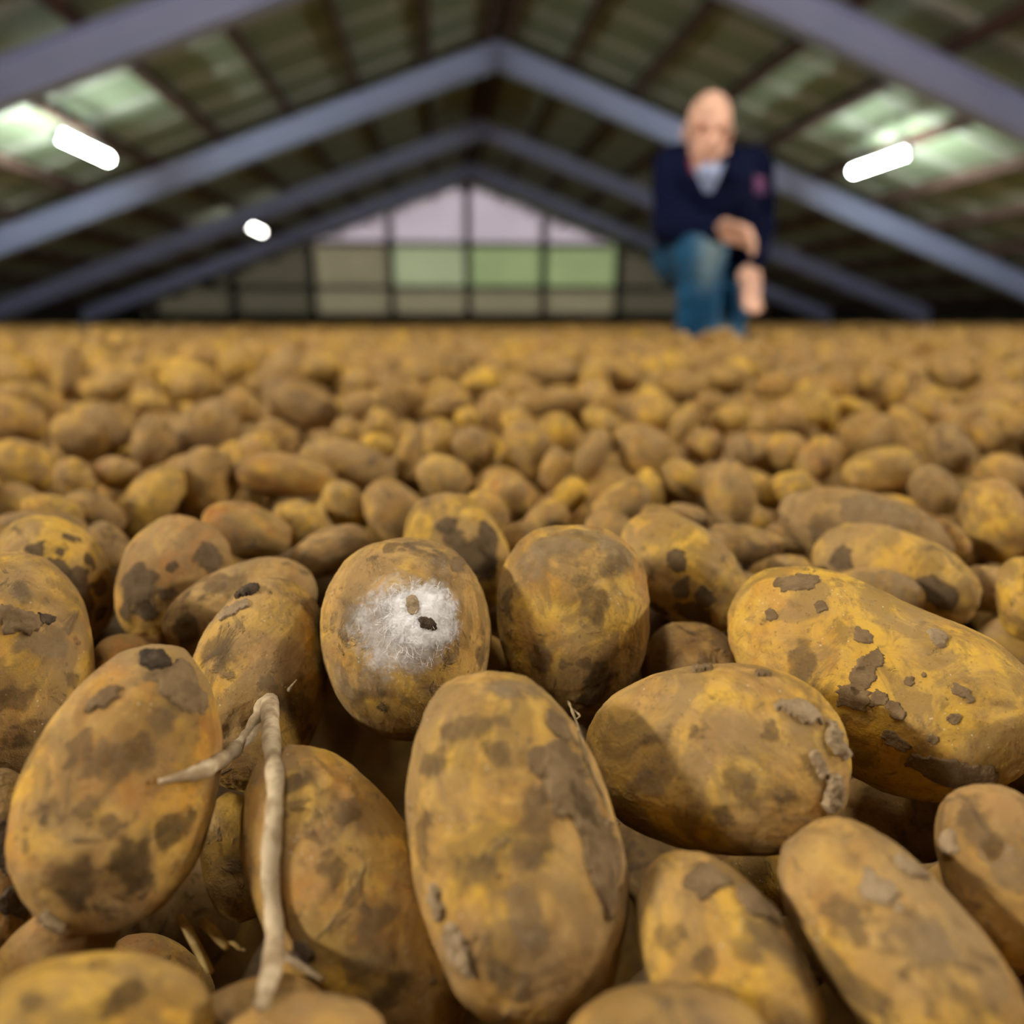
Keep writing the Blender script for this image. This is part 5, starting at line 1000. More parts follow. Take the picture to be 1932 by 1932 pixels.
1026,1134,-105,24,54,-10,-1,83,54,51,1212,1685,-87,54,17,-18,-8,61,46,46,904,2719,-84,16,-9,-7,-57,64,47,44,-644,1991,-101,19,19,-52,-12,96,60,62,
324,1492,-126,49,34,-4,2,69,48,44,544,596,-145,11,12,-58,0,49,43,42,564,1489,-115,23,46,-1,-31,79,46,42,1221,1517,-108,45,8,9,38,79,60,59,
-408,19,-201,23,-4,55,4,62,44,44,-395,-279,-159,17,4,27,50,71,48,48,224,-172,-202,5,58,4,-13,67,50,47,-713,2213,-101,19,14,-55,-6,69,46,46,
2147,2984,-79,48,36,6,-4,83,50,50,-669,819,-161,36,20,-4,-44,66,45,47,-434,1262,-140,50,17,18,22,52,46,48,-1452,2654,-85,19,26,47,18,65,44,39,
122,-390,-139,15,4,18,55,58,51,48,350,2993,-97,38,42,20,2,60,53,49,604,1809,-106,19,45,-31,-16,51,38,34,875,651,-184,11,22,-46,-30,63,46,42,
-482,-7,-186,14,12,-54,-20,60,46,43,342,322,-172,34,49,-5,-1,60,42,40,689,736,-121,28,12,-4,-51,52,41,38,883,1292,-113,9,23,-30,-46,51,43,40,
1728,2594,-86,8,9,38,45,101,58,60,-1373,2509,-96,51,16,13,25,67,52,50,-102,-513,-213,9,35,-47,4,66,54,49,1306,1164,-197,40,0,-22,-39,62,48,45,
1126,1863,-83,14,54,22,7,62,44,44,-1337,2616,-88,41,38,-20,-10,64,49,44,514,1728,-94,0,-10,59,3,94,54,48,-571,-22,-165,13,7,-14,-56,73,57,57,
-631,845,-114,34,37,-23,-23,92,59,56,819,1809,-104,20,49,26,10,65,61,55,-530,829,-109,34,14,16,44,94,57,54,613,-202,-202,15,-3,25,52,93,54,53,
733,1136,-118,7,21,36,43,74,43,41,1387,2297,-99,50,19,-2,28,72,50,46,1010,1644,-97,13,6,48,33,45,41,40,440,-107,-189,39,22,-18,-36,90,59,57,
899,1812,-108,21,39,-40,-5,76,52,48,592,-352,-225,26,44,28,14,52,43,45,199,-76,-206,8,15,40,41,82,51,52,-660,1157,-128,33,21,-25,-38,91,53,53,
1055,1332,-113,31,16,-22,-43,85,55,51,-1113,3153,-83,52,20,10,20,111,64,60,1374,1484,-89,34,46,-5,17,65,55,57,684,3269,-82,39,26,21,32,59,52,54,
594,2866,-76,44,40,2,3,71,45,43,309,1867,-101,14,31,-41,-27,78,61,61,-538,-443,-180,54,22,6,10,56,48,47,406,351,-156,15,15,17,54,52,43,40,
-610,-458,-224,3,7,59,9,46,44,41,1801,2008,-96,21,1,0,-56,64,53,52,-404,389,-137,23,43,35,3,80,49,46,1559,2596,-104,18,44,-36,-4,55,49,45,
490,6,-202,14,-13,28,50,55,52,54,-99,2809,-97,18,-28,48,13,63,52,51,-1087,1782,-106,33,42,27,6,58,55,58,340,1677,-106,19,24,23,46,95,56,54,
1127,1437,-108,36,24,36,21,51,46,44,1782,2966,-79,56,16,2,15,62,37,36,-313,-485,-116,32,34,32,21,62,58,61,-60,3159,-87,11,50,-31,3,72,58,55,
100,-264,-150,37,31,23,28,86,53,54,-1271,2049,-87,44,16,17,34,58,50,47,-936,1599,-102,41,9,-4,43,79,48,46,691,588,-126,0,5,-22,-56,58,40,41,
1133,1263,-102,32,49,-3,-11,81,52,47,1701,2195,-78,4,0,2,60,76,55,52,-610,2660,-93,10,10,-47,-34,81,47,47,-499,1765,-111,53,26,-12,4,79,47,45,
-748,1263,-110,52,24,11,12,65,51,52,43,-402,-180,37,17,8,43,73,52,47,274,-143,-210,1,-13,-58,-5,74,54,52,-473,139,-197,11,3,-49,-33,48,42,39,
643,2227,-99,48,30,7,-17,63,47,42,-251,1599,-108,7,6,-58,-13,91,53,47,903,2122,-86,14,41,41,4,96,59,53,-367,-223,-146,35,-6,-6,-48,46,39,37,
793,726,-140,12,7,-36,-46,59,48,46,-1166,2618,-83,13,36,-34,-31,85,57,52,385,68,-216,43,26,7,32,70,55,57,-1082,2041,-92,58,5,11,12,70,45,47,
1206,2204,-91,35,-5,28,40,66,40,40,740,1683,-111,23,34,-43,-7,85,52,50,256,1425,-136,5,12,45,38,59,55,51,-57,1398,-100,22,20,14,50,82,59,59,
-280,1790,-116,34,48,13,-2,65,52,54,-391,641,-125,50,26,8,20,80,55,50,2152,2331,-84,57,14,-2,12,72,56,56,-1772,2884,-78,3,13,27,52,48,44,39,
736,1006,-131,48,7,7,34,50,46,41,846,706,-137,44,32,15,21,74,43,42,557,-283,-239,22,35,40,17,53,36,32,577,-67,-196,6,47,37,3,92,58,54,
-1080,2940,-89,38,5,-14,-44,94,55,55,-632,3234,-97,4,-4,-11,-59,84,53,52,1718,1956,-94,7,58,13,3,61,56,55,494,411,-145,13,-4,-14,-57,48,41,42,
1344,1818,-85,36,47,1,8,68,44,44,248,1359,-125,25,22,-32,-39,70,42,42,-598,1205,-145,29,19,40,28,80,49,50,814,2653,-114,31,10,-8,-50,72,58,53,
-977,1732,-103,3,-42,37,22,51,41,41,593,2755,-95,9,-5,-41,-43,61,44,47,-738,833,-152,3,-54,23,11,96,56,50,-436,435,-145,33,1,48,15,78,63,56,
127,-7,-196,13,-14,55,15,78,54,49,2,601,-139,35,-5,19,45,39,36,36,1081,3130,-78,56,13,0,19,70,47,46,118,1395,-116,2,2,-30,-52,70,44,42,
-413,-164,-208,50,13,12,28,47,41,36,1163,1933,-96,44,22,-17,-30,74,55,56,-1050,2087,-104,12,-4,-8,-58,53,45,43,-291,1639,-111,45,21,13,31,58,45,43,
-806,1574,-107,22,33,-40,-21,83,49,51,1996,2850,-92,16,44,-26,-27,74,58,53,-1616,3167,-94,5,21,-49,-26,84,50,51,1669,1913,-89,41,20,-15,-36,51,42,41,
578,2251,-88,57,12,13,-5,69,53,50,-519,2920,-99,13,31,47,17,85,63,66,1282,3069,-82,13,43,-36,-16,78,53,54,-276,1460,-100,1,57,-20,1,63,40,41,
2497,3226,-87,32,51,6,-2,94,54,53,-298,58,-208,49,19,-21,-21,66,44,44,100,-447,-197,9,-37,-39,-26,56,42,41,117,2040,-104,55,22,-6,3,81,58,58,
504,3307,-101,9,2,25,53,95,56,57,1160,2054,-114,7,52,27,10,61,55,55,493,1402,-100,4,10,-54,-24,58,46,41,-983,2952,-89,39,39,-19,-15,50,45,40,
-381,-424,-123,43,6,14,39,90,60,54,677,1592,-106,22,53,-15,-10,70,60,56,-866,1043,-184,3,-7,26,54,68,51,51,1748,2035,-71,20,46,-26,-20,71,60,63,
274,-5,-192,37,41,-21,-11,61,46,41,1152,2549,-83,17,29,-34,-36,106,62,59,-458,1482,-133,58,15,3,8,62,51,48,-1453,2887,-93,30,52,-4,-4,59,55,49,
1134,2218,-99,14,53,17,19,70,45,40,718,2383,-99,59,6,-4,4,79,53,51,-645,2058,-88,19,11,42,37,81,65,68,-670,1510,-111,1,3,56,22,58,37,37,
1189,1641,-106,37,38,-12,-26,60,45,47,161,-119,-183,7,55,21,12,54,40,36,1455,3178,-96,11,8,-58,-9,67,47,42,408,-452,-167,10,-22,52,17,46,35,36,
-695,790,-133,5,-13,-39,-44,62,48,49,-147,2415,-95,20,53,18,10,46,41,37,-761,2161,-93,2,-6,8,59,57,43,43,1498,3234,-96,57,3,-11,-14,79,50,50,
-56,2930,-88,23,0,10,55,65,59,56,1149,1611,-99,13,54,-23,4,57,53,47,258,-404,-155,32,9,-5,-49,60,40,36,-645,1100,-114,1,-19,40,40,62,41,41,
944,1897,-101,19,40,-37,-16,68,61,58,-483,-225,-154,41,15,-7,-41,64,55,57,-373,2016,-106,5,56,-21,-5,50,39,37,-741,938,-128,51,9,-3,31,96,58,58,
-581,-109,-173,37,42,15,15,84,51,50,-26,1350,-88,24,52,-13,-12,50,42,41,299,-175,-173,59,1,-3,-11,74,49,47,-1221,2685,-77,9,45,-37,-12,76,50,47,
-323,2438,-100,54,11,-21,-8,70,43,41,-758,3119,-92,32,42,-20,-19,66,43,38,1385,2591,-87,29,14,3,50,80,49,43,-465,-58,-174,29,45,26,-7,55,49,44,
-636,2373,-89,54,13,-11,19,70,47,46,-868,2595,-103,35,16,-20,-42,74,47,45,-822,3060,-97,16,35,34,31,85,58,60,546,1790,-101,33,48,10,7,71,42,40,
-612,-233,-206,40,11,-8,-42,64,54,48,537,3147,-91,28,37,34,17,67,48,48,662,2690,-91,19,37,25,35,49,44,40,81,1152,-153,39,23,-13,-38,53,38,34,
886,771,-131,47,-8,17,33,52,48,48,583,499,-143,2,-5,57,19,81,47,45,629,1768,-106,2,-13,23,54,58,48,44,81,-96,-185,40,12,32,28,53,47,48,
531,-163,-204,43,25,9,32,65,38,39,95,1651,-86,28,20,-40,-29,83,57,57,355,1178,-122,13,-1,23,54,62,49,46,6,2558,-90,51,10,-13,-27,70,42,44,
-12,2677,-93,12,-2,-35,-47,84,55,56,-1351,2048,-87,9,58,-10,6,58,39,35,-367,2708,-77,19,-7,-10,-56,54,38,36,-572,2863,-83,11,17,-40,-41,69,51,48,
-474,738,-146,4,1,-50,-32,65,53,54,2032,2812,-72,32,50,0,-6,66,53,53,2048,2666,-79,20,39,41,7,64,41,37,-14,17,-185,44,33,18,17,98,57,59,
-565,916,-130,51,9,-5,30,60,40,39,2262,2644,-90,27,53,8,6,82,63,58,-446,2349,-105,19,51,-24,-5,71,49,50,390,-9,-199,6,12,-23,-54,76,49,50,
-323,344,-122,37,29,-26,-26,71,50,48,639,1548,-89,55,12,-16,15,77,57,50,-50,1242,-117,10,58,-11,3,83,50,52,83,40,-203,30,26,25,37,65,51,52,
492,-57,-210,11,-3,-11,-58,56,35,33,204,-9,-198,7,2,59,3,85,58,54,842,1996,-99,2,44,-40,-2,91,61,58,1661,2418,-88,14,42,-29,-29,68,54,55,
475,1638,-105,21,26,-44,-23,78,53,54,211,1637,-92,57,15,5,-6,51,46,48,-626,2445,-95,32,46,-20,3,67,46,42,586,2081,-97,9,20,54,13,76,56,55,
-524,1539,-103,25,16,-5,-52,79,54,55,-341,1702,-137,24,38,-33,-21,76,44,42,1842,2187,-93,25,16,-14,-50,65,56,51,1624,2135,-85,6,14,54,21,78,51,46,
707,793,-104,22,50,-17,-19,60,54,52,1733,2529,-88,7,-20,56,6,69,40,41,-182,221,-164,49,8,-21,-27,56,49,51,329,1799,-80,4,56,-22,3,70,45,40,
-233,53,-200,47,-1,3,37,46,42,42,1060,1749,-114,4,-10,-54,-24,52,44,45,-776,2472,-90,16,14,18,53,65,40,41,-918,3168,-112,11,14,57,-2,91,58,56,
-56,2393,-93,8,-9,20,55,63,42,41,1725,2931,-75,15,43,-36,-17,75,50,44,-1447,2186,-98,20,20,28,45,71,45,42,646,2363,-86,12,22,-46,-30,77,55,57,
-26,3252,-84,16,13,-47,-31,67,47,43,-255,125,-159,7,7,58,13,91,61,55,-594,883,-115,45,28,-20,-21,47,42,41,-1121,2569,-86,0,9,-59,-5,60,47,47,
1007,909,-131,57,6,-10,-14,62,51,46,516,2232,-82,0,12,46,36,65,40,39,613,2163,-91,20,48,-30,-1,57,49,43,-336,-374,-125,4,-19,-56,-12,66,44,45,
552,2151,-86,41,6,5,-43,67,51,48,-680,2110,-97,2,-9,-14,-58,60,47,42,1980,2340,-80,28,5,46,25,68,53,48,-97,1971,-91,1,3,-60,-2,77,44,44,
-165,2024,-100,32,11,-24,-43,70,51,49,-674,2947,-99,26,53,-10,4,67,59,61,605,537,-117,6,-10,-59,-1,77,51,50,57,2249,-96,16,8,-33,-47,82,53,50,
681,1795,-91,8,-6,-30,-51,62,40,41,333,284,-147,1,8,-59,-6,85,50,45,414,170,-158,22,16,18,50,90,54,52,-1352,2550,-76,8,52,-27,-8,48,42,43,
-500,1469,-108,19,56,-8,5,72,41,40,1562,2460,-83,12,4,2,59,63,48,49,313,2034,-89,41,40,5,-17,67,44,43,1684,2104,-91,23,55,1,5,58,47,48,
-639,2590,-95,21,13,50,21,66,62,55,484,2772,-95,40,0,6,44,60,54,49,653,1706,-86,5,33,49,6,79,48,50,321,336,-132,22,51,24,3,60,41,40,
694,1840,-90,56,21,-5,2,62,51,45,1305,2816,-85,26,52,-14,2,75,46,47,1973,2575,-91,23,23,-30,-40,59,52,50,55,-214,-169,47,22,-25,-16,71,57,54,
-657,-466,-217,13,52,-27,4,49,46,47,303,38,-208,53,10,7,-25,73,42,37,318,-513,-190,48,36,3,1,83,56,51,891,683,-146,37,31,35,6,75,55,54,
39,466,-166,33,45,-17,-13,69,49,48,496,-339,-199,28,4,13,51,57,53,52,386,1580,-111,7,36,26,40,67,52,46,1876,2862,-87,26,0,13,53,76,46,42,
-1605,2824,-97,15,12,48,31,77,48,50,-592,2126,-80,41,14,18,37,67,48,48,-612,-362,-175,41,37,-15,-17,86,53,55,-818,2463,-95,16,7,54,20,56,35,37,
-429,1219,-129,57,16,-6,-9,63,41,39,-36,2984,-88,12,-11,5,57,70,51,52,421,2320,-90,36,27,7,39,49,42,38,-94,-40,-177,21,40,-29,-27,54,44,44,
388,1683,-95,52,0,19,22,54,44,40,-1371,2731,-91,30,29,21,38,91,56,53,683,1993,-99,1,58,11,8,63,48,47,1252,2180,-89,30,29,-28,-32,68,48,49,
-537,-336,-153,6,22,47,29,90,52,49,507,-427,-173,43,33,22,13,79,46,44,719,2497,-107,15,23,-22,-49,84,55,57,-84,-218,-146,21,0,29,48,75,59,54,
-1103,2089,-76,25,13,-20,-49,68,43,43,-412,-200,-183,11,54,16,17,54,39,36,-616,602,-192,15,47,-33,-8,65,39,35,496,-372,-147,28,13,-8,-51,76,56,57,
766,1605,-92,7,-3,-13,-58,71,60,57,-599,1412,-154,45,37,-14,4,46,40,41,-662,945,-125,41,10,6,-42,70,50,48,469,-263,-217,36,20,-36,-25,39,37,37,
357,2920,-81,5,38,-46,-7,73,50,47,-761,1404,-100,36,1,5,48,72,52,51,516,892,-122,37,13,20,41,49,35,31,633,2427,-94,4,15,57,9,73,47,46,
1780,2741,-84,38,41,-11,19,51,38,36,1800,2897,-73,60,4,1,4,96,56,50,533,-222,-173,6,-54,-21,-15,94,64,62,173,1813,-77,18,20,-49,-23,66,53,52,
622,1659,-93,35,21,43,7,79,53,50,-227,1998,-70,6,17,10,56,61,53,51,-484,83,-173,18,55,13,7,48,44,42,366,-198,-156,15,3,-28,-51,78,45,43,
661,2026,-78,27,47,-25,-2,50,45,42,-940,1924,-82,5,7,-43,-41,61,43,41,293,3259,-80,10,1,-53,-26,67,43,41,639,3173,-85,9,54,-25,1,59,43,38,
-483,367,-169,51,24,-11,-15,62,37,36,148,1953,-94,8,6,-11,-58,77,46,43,-921,1755,-102,25,21,41,29,50,39,39,567,3247,-101,15,32,-44,-20,91,57,57,
273,2965,-75,55,18,12,10,45,43,42,2442,3067,-85,11,50,29,9,61,51,52,2107,2367,-86,8,4,-58,-14,77,53,54,435,1731,-106,20,44,-27,-24,66,43,38,
2039,3222,-78,55,23,5,8,73,49,47,-332,-314,-141,54,21,-15,5,46,41,37,-301,2483,-90,5,-1,59,9,61,44,42,-470,1277,-118,6,53,-28,0,60,39,35,
257,2354,-74,7,17,50,28,75,44,46,-228,2148,-90,39,5,-8,-45,53,50,45,978,1182,-99,48,13,2,33,63,44,42,766,2629,-80,11,59,1,5,61,45,40,
1970,2758,-78,51,6,-15,-26,69,59,56,-487,-313,-136,49,24,3,-25,76,60,56,289,1561,-117,40,45,7,0,54,40,38,-1057,1890,-87,5,53,26,-8,101,62,55,
274,298,-160,28,23,-33,-35,70,41,40,132,-85,-205,4,51,30,-4,61,44,41,929,3024,-87,2,-3,59,10,60,50,47,1257,2093,-85,24,11,-39,-37,55,45,45,
-836,1484,-98,11,9,-46,-35,44,40,38,219,2464,-81,22,15,-21,-49,94,57,54,456,-332,-177,7,15,-16,-56,53,43,41,-422,1889,-101,12,58,-9,3,72,53,55,
-362,2545,-89,2,3,-59,-7,87,54,56,1449,2470,-95,5,51,23,22,61,52,52,5,1935,-90,6,37,31,35,69,56,49,1539,1557,-97,37,7,1,47,88,54,53,
-914,3101,-105,48,31,-5,-17,50,43,44,1142,3195,-91,17,53,-16,-16,69,48,49,1949,2636,-68,2,48,33,14,63,40,42,441,2053,-85,31,44,24,11,82,62,57,
109,-335,-139,9,51,28,12,65,38,39,-123,-77,-160,27,51,17,0,61,47,45,129,-450,-175,18,43,-38,0,48,37,35,1599,1744,-96,53,27,2,-6,54,43,40,
-589,2297,-108,17,14,-24,-50,72,51,46,-568,368,-204,30,26,-22,-39,58,51,49,485,283,-154,1,51,31,5,77,52,54,402,2589,-75,10,36,43,18,69,45,41,
-924,1175,-117,14,0,40,42,70,64,58,1038,1406,-96,13,-3,50,30,58,44,42,0,1544,-88,58,15,-7,5,48,39,36,-192,-59,-179,23,44,31,14,66,53,51,
-554,-391,-158,1,16,57,11,58,45,41,-887,1431,-87,50,15,-21,-21,78,58,56,841,3128,-78,13,33,41,25,59,43,44,353,232,-157,33,11,-8,-48,55,47,46,
321,2329,-85,15,30,49,-7,85,59,55,-677,821,-105,50,31,11,6,51,40,40,525,361,-171,5,59,7,-10,77,51,53,90,2496,-86,58,11,6,-8,64,57,58,
226,1882,-77,14,17,-3,-56,58,43,42,1960,2925,-87,25,33,-15,-41,74,55,51,-639,-269,-174,40,32,-5,31,63,59,53,-1028,1326,-184,7,-24,54,6,68,48,45,
358,1525,-104,57,14,6,8,74,43,43,-347,416,-125,13,-29,-47,-19,75,45,41,-602,-430,-193,29,7,49,16,52,46,45,1570,3103,-77,11,59,-7,2,61,46,45,
-509,2277,-81,17,42,-39,-4,71,42,41,-753,2016,-97,52,27,-9,-10,89,51,48,262,-211,-198,17,48,31,-6,43,36,34,-1660,2773,-92,35,48,-5,-10,86,51,47,
-291,-394,-115,28,-2,-21,-49,55,43,42,-553,101,-162,47,9,-12,-35,70,44,44,444,1350,-111,1,4,-60,-7,57,41,41,266,1836,-75,37,2,3,47,77,50,45,
1331,1548,-85,39,44,-9,-7,54,49,52,1955,3333,-94,9,52,-28,-2,83,60,54,-1008,1392,-118,52,29,2,1,78,47,47,342,37,-188,54,0,-11,-25,61,41,39,
733,2088,-72,1,3,4,60,47,40,41,524,2837,-98,43,30,15,26,62,53,53,347,2129,-90,11,54,16,-17,55,39,41,25,1242,-129,45,21,-15,-30,44,41,43,
-415,1262,-94,53,28,-3,-1,61,57,54,-725,2722,-93,41,32,14,27,60,47,43,443,-367,-157,7,-24,-54,-6,54,45,44,158,-453,-124,21,56,6,-2,82,58,55,
1142,3008,-79,24,40,-36,-11,77,58,60,-1140,2512,-78,46,37,4,9,78,54,49,-323,2270,-78,3,-31,-42,-29,68,48,43,-23,-468,-220,58,14,1,5,53,46,47,
-19,2803,-79,9,43,35,22,68,47,44,-770,3006,-107,41,14,36,20,87,56,51,648,1270,-105,55,12,-15,14,51,48,49,-1715,2866,-89,43,18,-27,-27,64,48,49,
2140,2287,-68,11,55,-23,0,46,42,38,-809,1376,-110,5,3,58,14,62,55,54,-155,2256,-94,9,25,-54,2,86,57,56,-806,2644,-86,36,44,12,13,68,41,38,
901,3213,-86,4,29,50,15,71,55,55,2009,2156,-78,2,14,-49,-31,56,50,52,63,1323,-128,11,2,58,8,49,47,47,-988,2288,-90,29,41,-30,-16,74,43,40,
891,2033,-91,4,0,-28,-53,62,49,47,367,2029,-80,37,37,17,24,70,54,56,1268,1388,-105,58,5,-8,-11,88,54,51,-745,2514,-84,45,31,18,-16,57,50,51,
471,493,-169,29,48,11,-17,56,45,44,-1056,3026,-84,59,8,8,-6,68,41,37,265,3208,-87,44,22,-7,33,56,44,41,1458,2338,-92,37,-7,31,35,83,57,53,
989,2765,-74,32,-4,8,50,78,50,46,-32,1295,-143,9,58,-11,7,42,38,39,62,3005,-75,10,41,43,-1,80,47,50,381,1484,-96,0,-3,-57,-20,75,47,48,
1231,1816,-86,20,-16,54,6,72,49,50,-29,2061,-96,9,-2,34,48,53,44,43,727,2816,-79,16,58,1,-1,78,48,46,-640,1229,-124,48,30,15,12,52,45,47,
1824,2826,-96,29,48,8,18,69,44,45,1295,1460,-91,12,35,-38,-28,97,61,54,441,2215,-79,43,38,17,9,57,51,50,-1139,2889,-81,23,54,-12,0,75,47,49,
2149,3082,-84,25,7,30,45,62,45,41,343,-349,-125,31,23,18,43,80,56,54,7,-441,-203,7,-12,14,57,38,35,35,-223,3012,-87,28,13,-39,-33,69,51,49,
83,-415,-129,29,37,-35,-12,82,48,46,1085,2012,-90,44,37,-13,-8,77,47,45,2274,3216,-84,59,0,-4,-12,95,57,59,678,2641,-88,49,31,1,15,65,41,38,
266,-468,-146,14,13,-47,-32,70,48,45,294,2384,-80,9,42,39,16,53,45,45,-561,2605,-90,4,31,51,2,62,41,40,176,-499,-141,33,4,24,44,38,36,36,
-447,2913,-94,6,33,50,2,91,58,57,434,244,-157,13,46,-34,-13,48,36,35,2276,2537,-95,33,11,10,48,63,43,38,410,308,-143,10,24,-48,-26,57,48,45,
2537,2734,-81,34,45,-13,-16,54,44,39,-1347,2127,-94,1,15,-44,-38,57,49,51,492,456,-127,43,35,4,22,76,51,52,-618,1608,-86,1,-16,58,6,70,46,41,
678,2086,-66,18,52,21,13,61,49,50,-481,489,-153,18,40,24,33,70,57,56,-1387,2221,-76,10,45,-36,-15,60,37,39,-471,2054,-95,25,47,-27,2,70,51,46,
-851,1687,-91,31,6,0,-51,79,47,48,1137,2285,-84,24,28,47,9,67,55,50,-495,1879,-102,57,9,-6,-13,65,46,48,-307,1542,-104,31,9,9,50,58,45,46,
1233,2797,-92,24,40,36,11,56,45,45,-611,670,-190,47,33,0,-17,46,40,41,287,1724,-89,20,8,-29,-48,76,48,43,1148,3058,-70,7,20,51,24,46,36,33,
-112,-421,-184,12,-14,57,4,60,46,43,1217,1449,-89,5,59,9,3,53,50,52,-148,-156,-161,2,56,-17,-14,66,46,43,-819,1634,-92,11,-4,46,36,47,44,40,
-920,1968,-99,41,34,24,13,47,43,42,651,1920,-85,38,29,-22,-29,74,48,45,-551,2002,-90,14,54,22,5,54,50,50,785,672,-124,48,35,-7,2,60,51,50,
-410,-54,-187,53,4,7,26,58,43,38,-31,-353,-160,41,43,-2,8,92,54,53,1602,1926,-90,45,38,-8,-8,74,46,44,-850,1842,-77,3,9,55,23,41,39,39,
250,-203,-155,24,12,-3,54,74,55,51,272,1464,-120,9,17,-1,57,43,39,39,-1374,2087,-84,55,20,-11,10,57,42,44,-1206,1768,-91,57,4,-7,16,106,63,61,
-730,1073,-97,22,48,24,14,74,58,56,-48,2625,-96,57,17,3,-7,69,51,50,157,1896,-95,39,6,20,40,45,43,44,-1756,3065,-75,32,41,20,22,74,43,40,
123,3186,-73,2,9,-43,-41,60,49,50,-861,3125,-96,8,28,51,12,60,45,43,1429,2693,-89,50,1,0,34,66,45,43,-605,2224,-80,25,19,29,42,62,37,36,
-686,1024,-107,10,-4,-55,-21,76,46,43,740,2242,-84,20,9,52,21,63,54,48,384,2435,-89,53,8,-15,24,58,49,49,-864,1071,-141,41,12,-16,-39,83,51,51,
-396,3146,-104,18,15,22,51,64,58,52,-729,1774,-99,9,-1,58,14,71,45,41,631,2782,-76,49,29,-6,-18,64,40,37,-890,2882,-94,28,13,12,50,53,43,38,
-95,-272,-136,43,35,18,13,63,40,41,-580,-268,-170,12,14,54,19,71,49,51,1670,1772,-85,26,1,-41,-36,59,49,45,406,-283,-198,36,25,-9,-40,59,42,41,
1369,1935,-89,9,24,53,13,69,42,38,1801,2613,-86,29,37,-21,-31,52,47,47,884,953,-90,15,16,-38,-41,72,46,43,617,3290,-90,53,27,4,0,61,39,38,
70,7,-169,29,43,12,28,85,51,49,-84,2445,-91,12,57,13,-2,47,43,44,28,92,-173,18,54,11,16,64,50,52,-582,3166,-101,42,-2,-10,-42,76,53,52,
1639,3304,-90,6,3,-12,-58,65,55,51,2445,3358,-93,7,21,-40,-39,75,58,54,-179,2361,-90,23,23,43,25,69,43,39,633,112,-250,59,-1,8,10,67,50,49,
1240,2278,-84,2,-53,-25,-14,72,49,50,-236,294,-136,35,48,5,10,60,50,50,306,226,-149,12,41,-42,-1,59,55,49,-267,217,-137,9,23,54,6,78,55,50,
-920,2259,-82,35,38,-22,-20,63,44,44,575,2199,-92,13,40,42,9,48,40,40,1068,1082,-120,24,-12,-25,-48,71,50,45,5,3133,-84,49,30,-10,-13,61,48,48,
-667,-193,-214,4,12,-58,-12,62,38,38,1389,2015,-100,13,29,22,46,73,46,48,416,-459,-125,39,15,-10,-42,57,52,53,1389,1682,-85,58,12,-4,9,58,49,51,
-324,2749,-78,8,27,52,9,80,49,49,-26,1278,-90,12,59,5,0,80,48,43,-393,-155,-176,28,53,3,0,47,42,42,1458,3296,-84,8,-3,-57,-15,67,54,56,
-383,541,-121,15,58,-1,-1,56,50,44,1490,2617,-84,18,42,38,11,67,52,49,1063,1272,-89,41,18,-8,-40,71,41,41,-356,-110,-158,9,31,-41,-30,50,37,35,
780,1734,-102,37,42,21,2,63,48,43,-407,44,-162,10,8,-14,-57,75,45,44,-879,1994,-97,13,55,-21,-2,69,42,37,-433,551,-110,16,57,-9,8,53,49,52,
640,77,-223,55,11,6,20,67,44,39,515,-116,-188,20,43,35,12,80,48,47,744,2148,-83,44,5,-12,-39,65,47,46,-50,2119,-91,1,9,46,37,95,56,50,
215,1965,-76,10,48,-35,-6,51,43,43,-1100,2614,-81,23,6,2,55,56,38,35,-867,1305,-117,3,-5,-3,-60,81,58,53,-643,-113,-213,16,23,28,45,43,37,39,
1470,3020,-79,43,35,-13,-19,70,41,38,-327,3060,-93,12,19,31,46,72,55,55,-744,2584,-86,4,-55,19,13,96,55,51,2023,2954,-93,30,8,-32,-40,54,45,45,
-120,2360,-97,39,1,-29,-35,71,46,48,180,3087,-82,7,-43,-38,-14,67,45,40,-846,2056,-80,4,19,-57,-4,86,52,46,-1063,2127,-91,7,12,58,2,72,44,39,
377,-137,-197,6,-51,-29,-12,52,47,49,-136,2106,-95,51,31,-5,-6,61,42,41,448,277,-129,38,4,-2,46,59,41,36,802,581,-133,47,32,-18,-9,71,61,57,
1017,840,-161,39,39,8,23,85,64,59,-463,-415,-158,29,50,2,17,61,39,38,1934,2072,-82,12,12,57,6,59,50,48,777,720,-100,31,44,18,18,64,43,41,
671,1334,-115,42,39,-17,-9,58,44,42,1479,1524,-78,7,5,0,59,65,48,48,-274,2788,-89,8,18,-56,-11,49,42,42,511,2880,-84,14,7,-11,-57,67,43,40,
1867,2950,-74,10,36,-46,-12,52,42,40,-1070,1625,-127,0,0,23,55,64,56,51,1467,1851,-85,24,53,15,-5,67,46,47,-199,90,-154,13,-6,-4,-58,43,40,36,
1423,1939,-95,10,38,30,34,56,47,42,72,1228,-100,6,55,-21,9,63,54,48,-277,2691,-86,26,18,-20,-47,51,40,37,-202,1761,-96,20,38,-38,-19,59,43,45,
2071,3142,-85,12,29,50,9,73,54,56,-756,1340,-124,5,-11,50,31,59,42,42,-655,-53,-205,2,6,-4,-60,73,62,58,-1455,2457,-85,13,21,32,45,69,41,38,
-556,768,-110,32,4,-50,-8,57,37,35,997,2226,-103,14,1,-58,-8,70,55,53,-863,1357,-106,23,51,11,18,65,39,37,-243,-368,-147,22,54,14,2,51,45,40,
-1213,1879,-96,36,38,23,18,104,62,62,270,2644,-77,6,39,45,1,56,42,39,1267,1172,-149,35,6,-7,-48,96,59,56,-786,1463,-89,19,49,-26,-13,61,52,51,
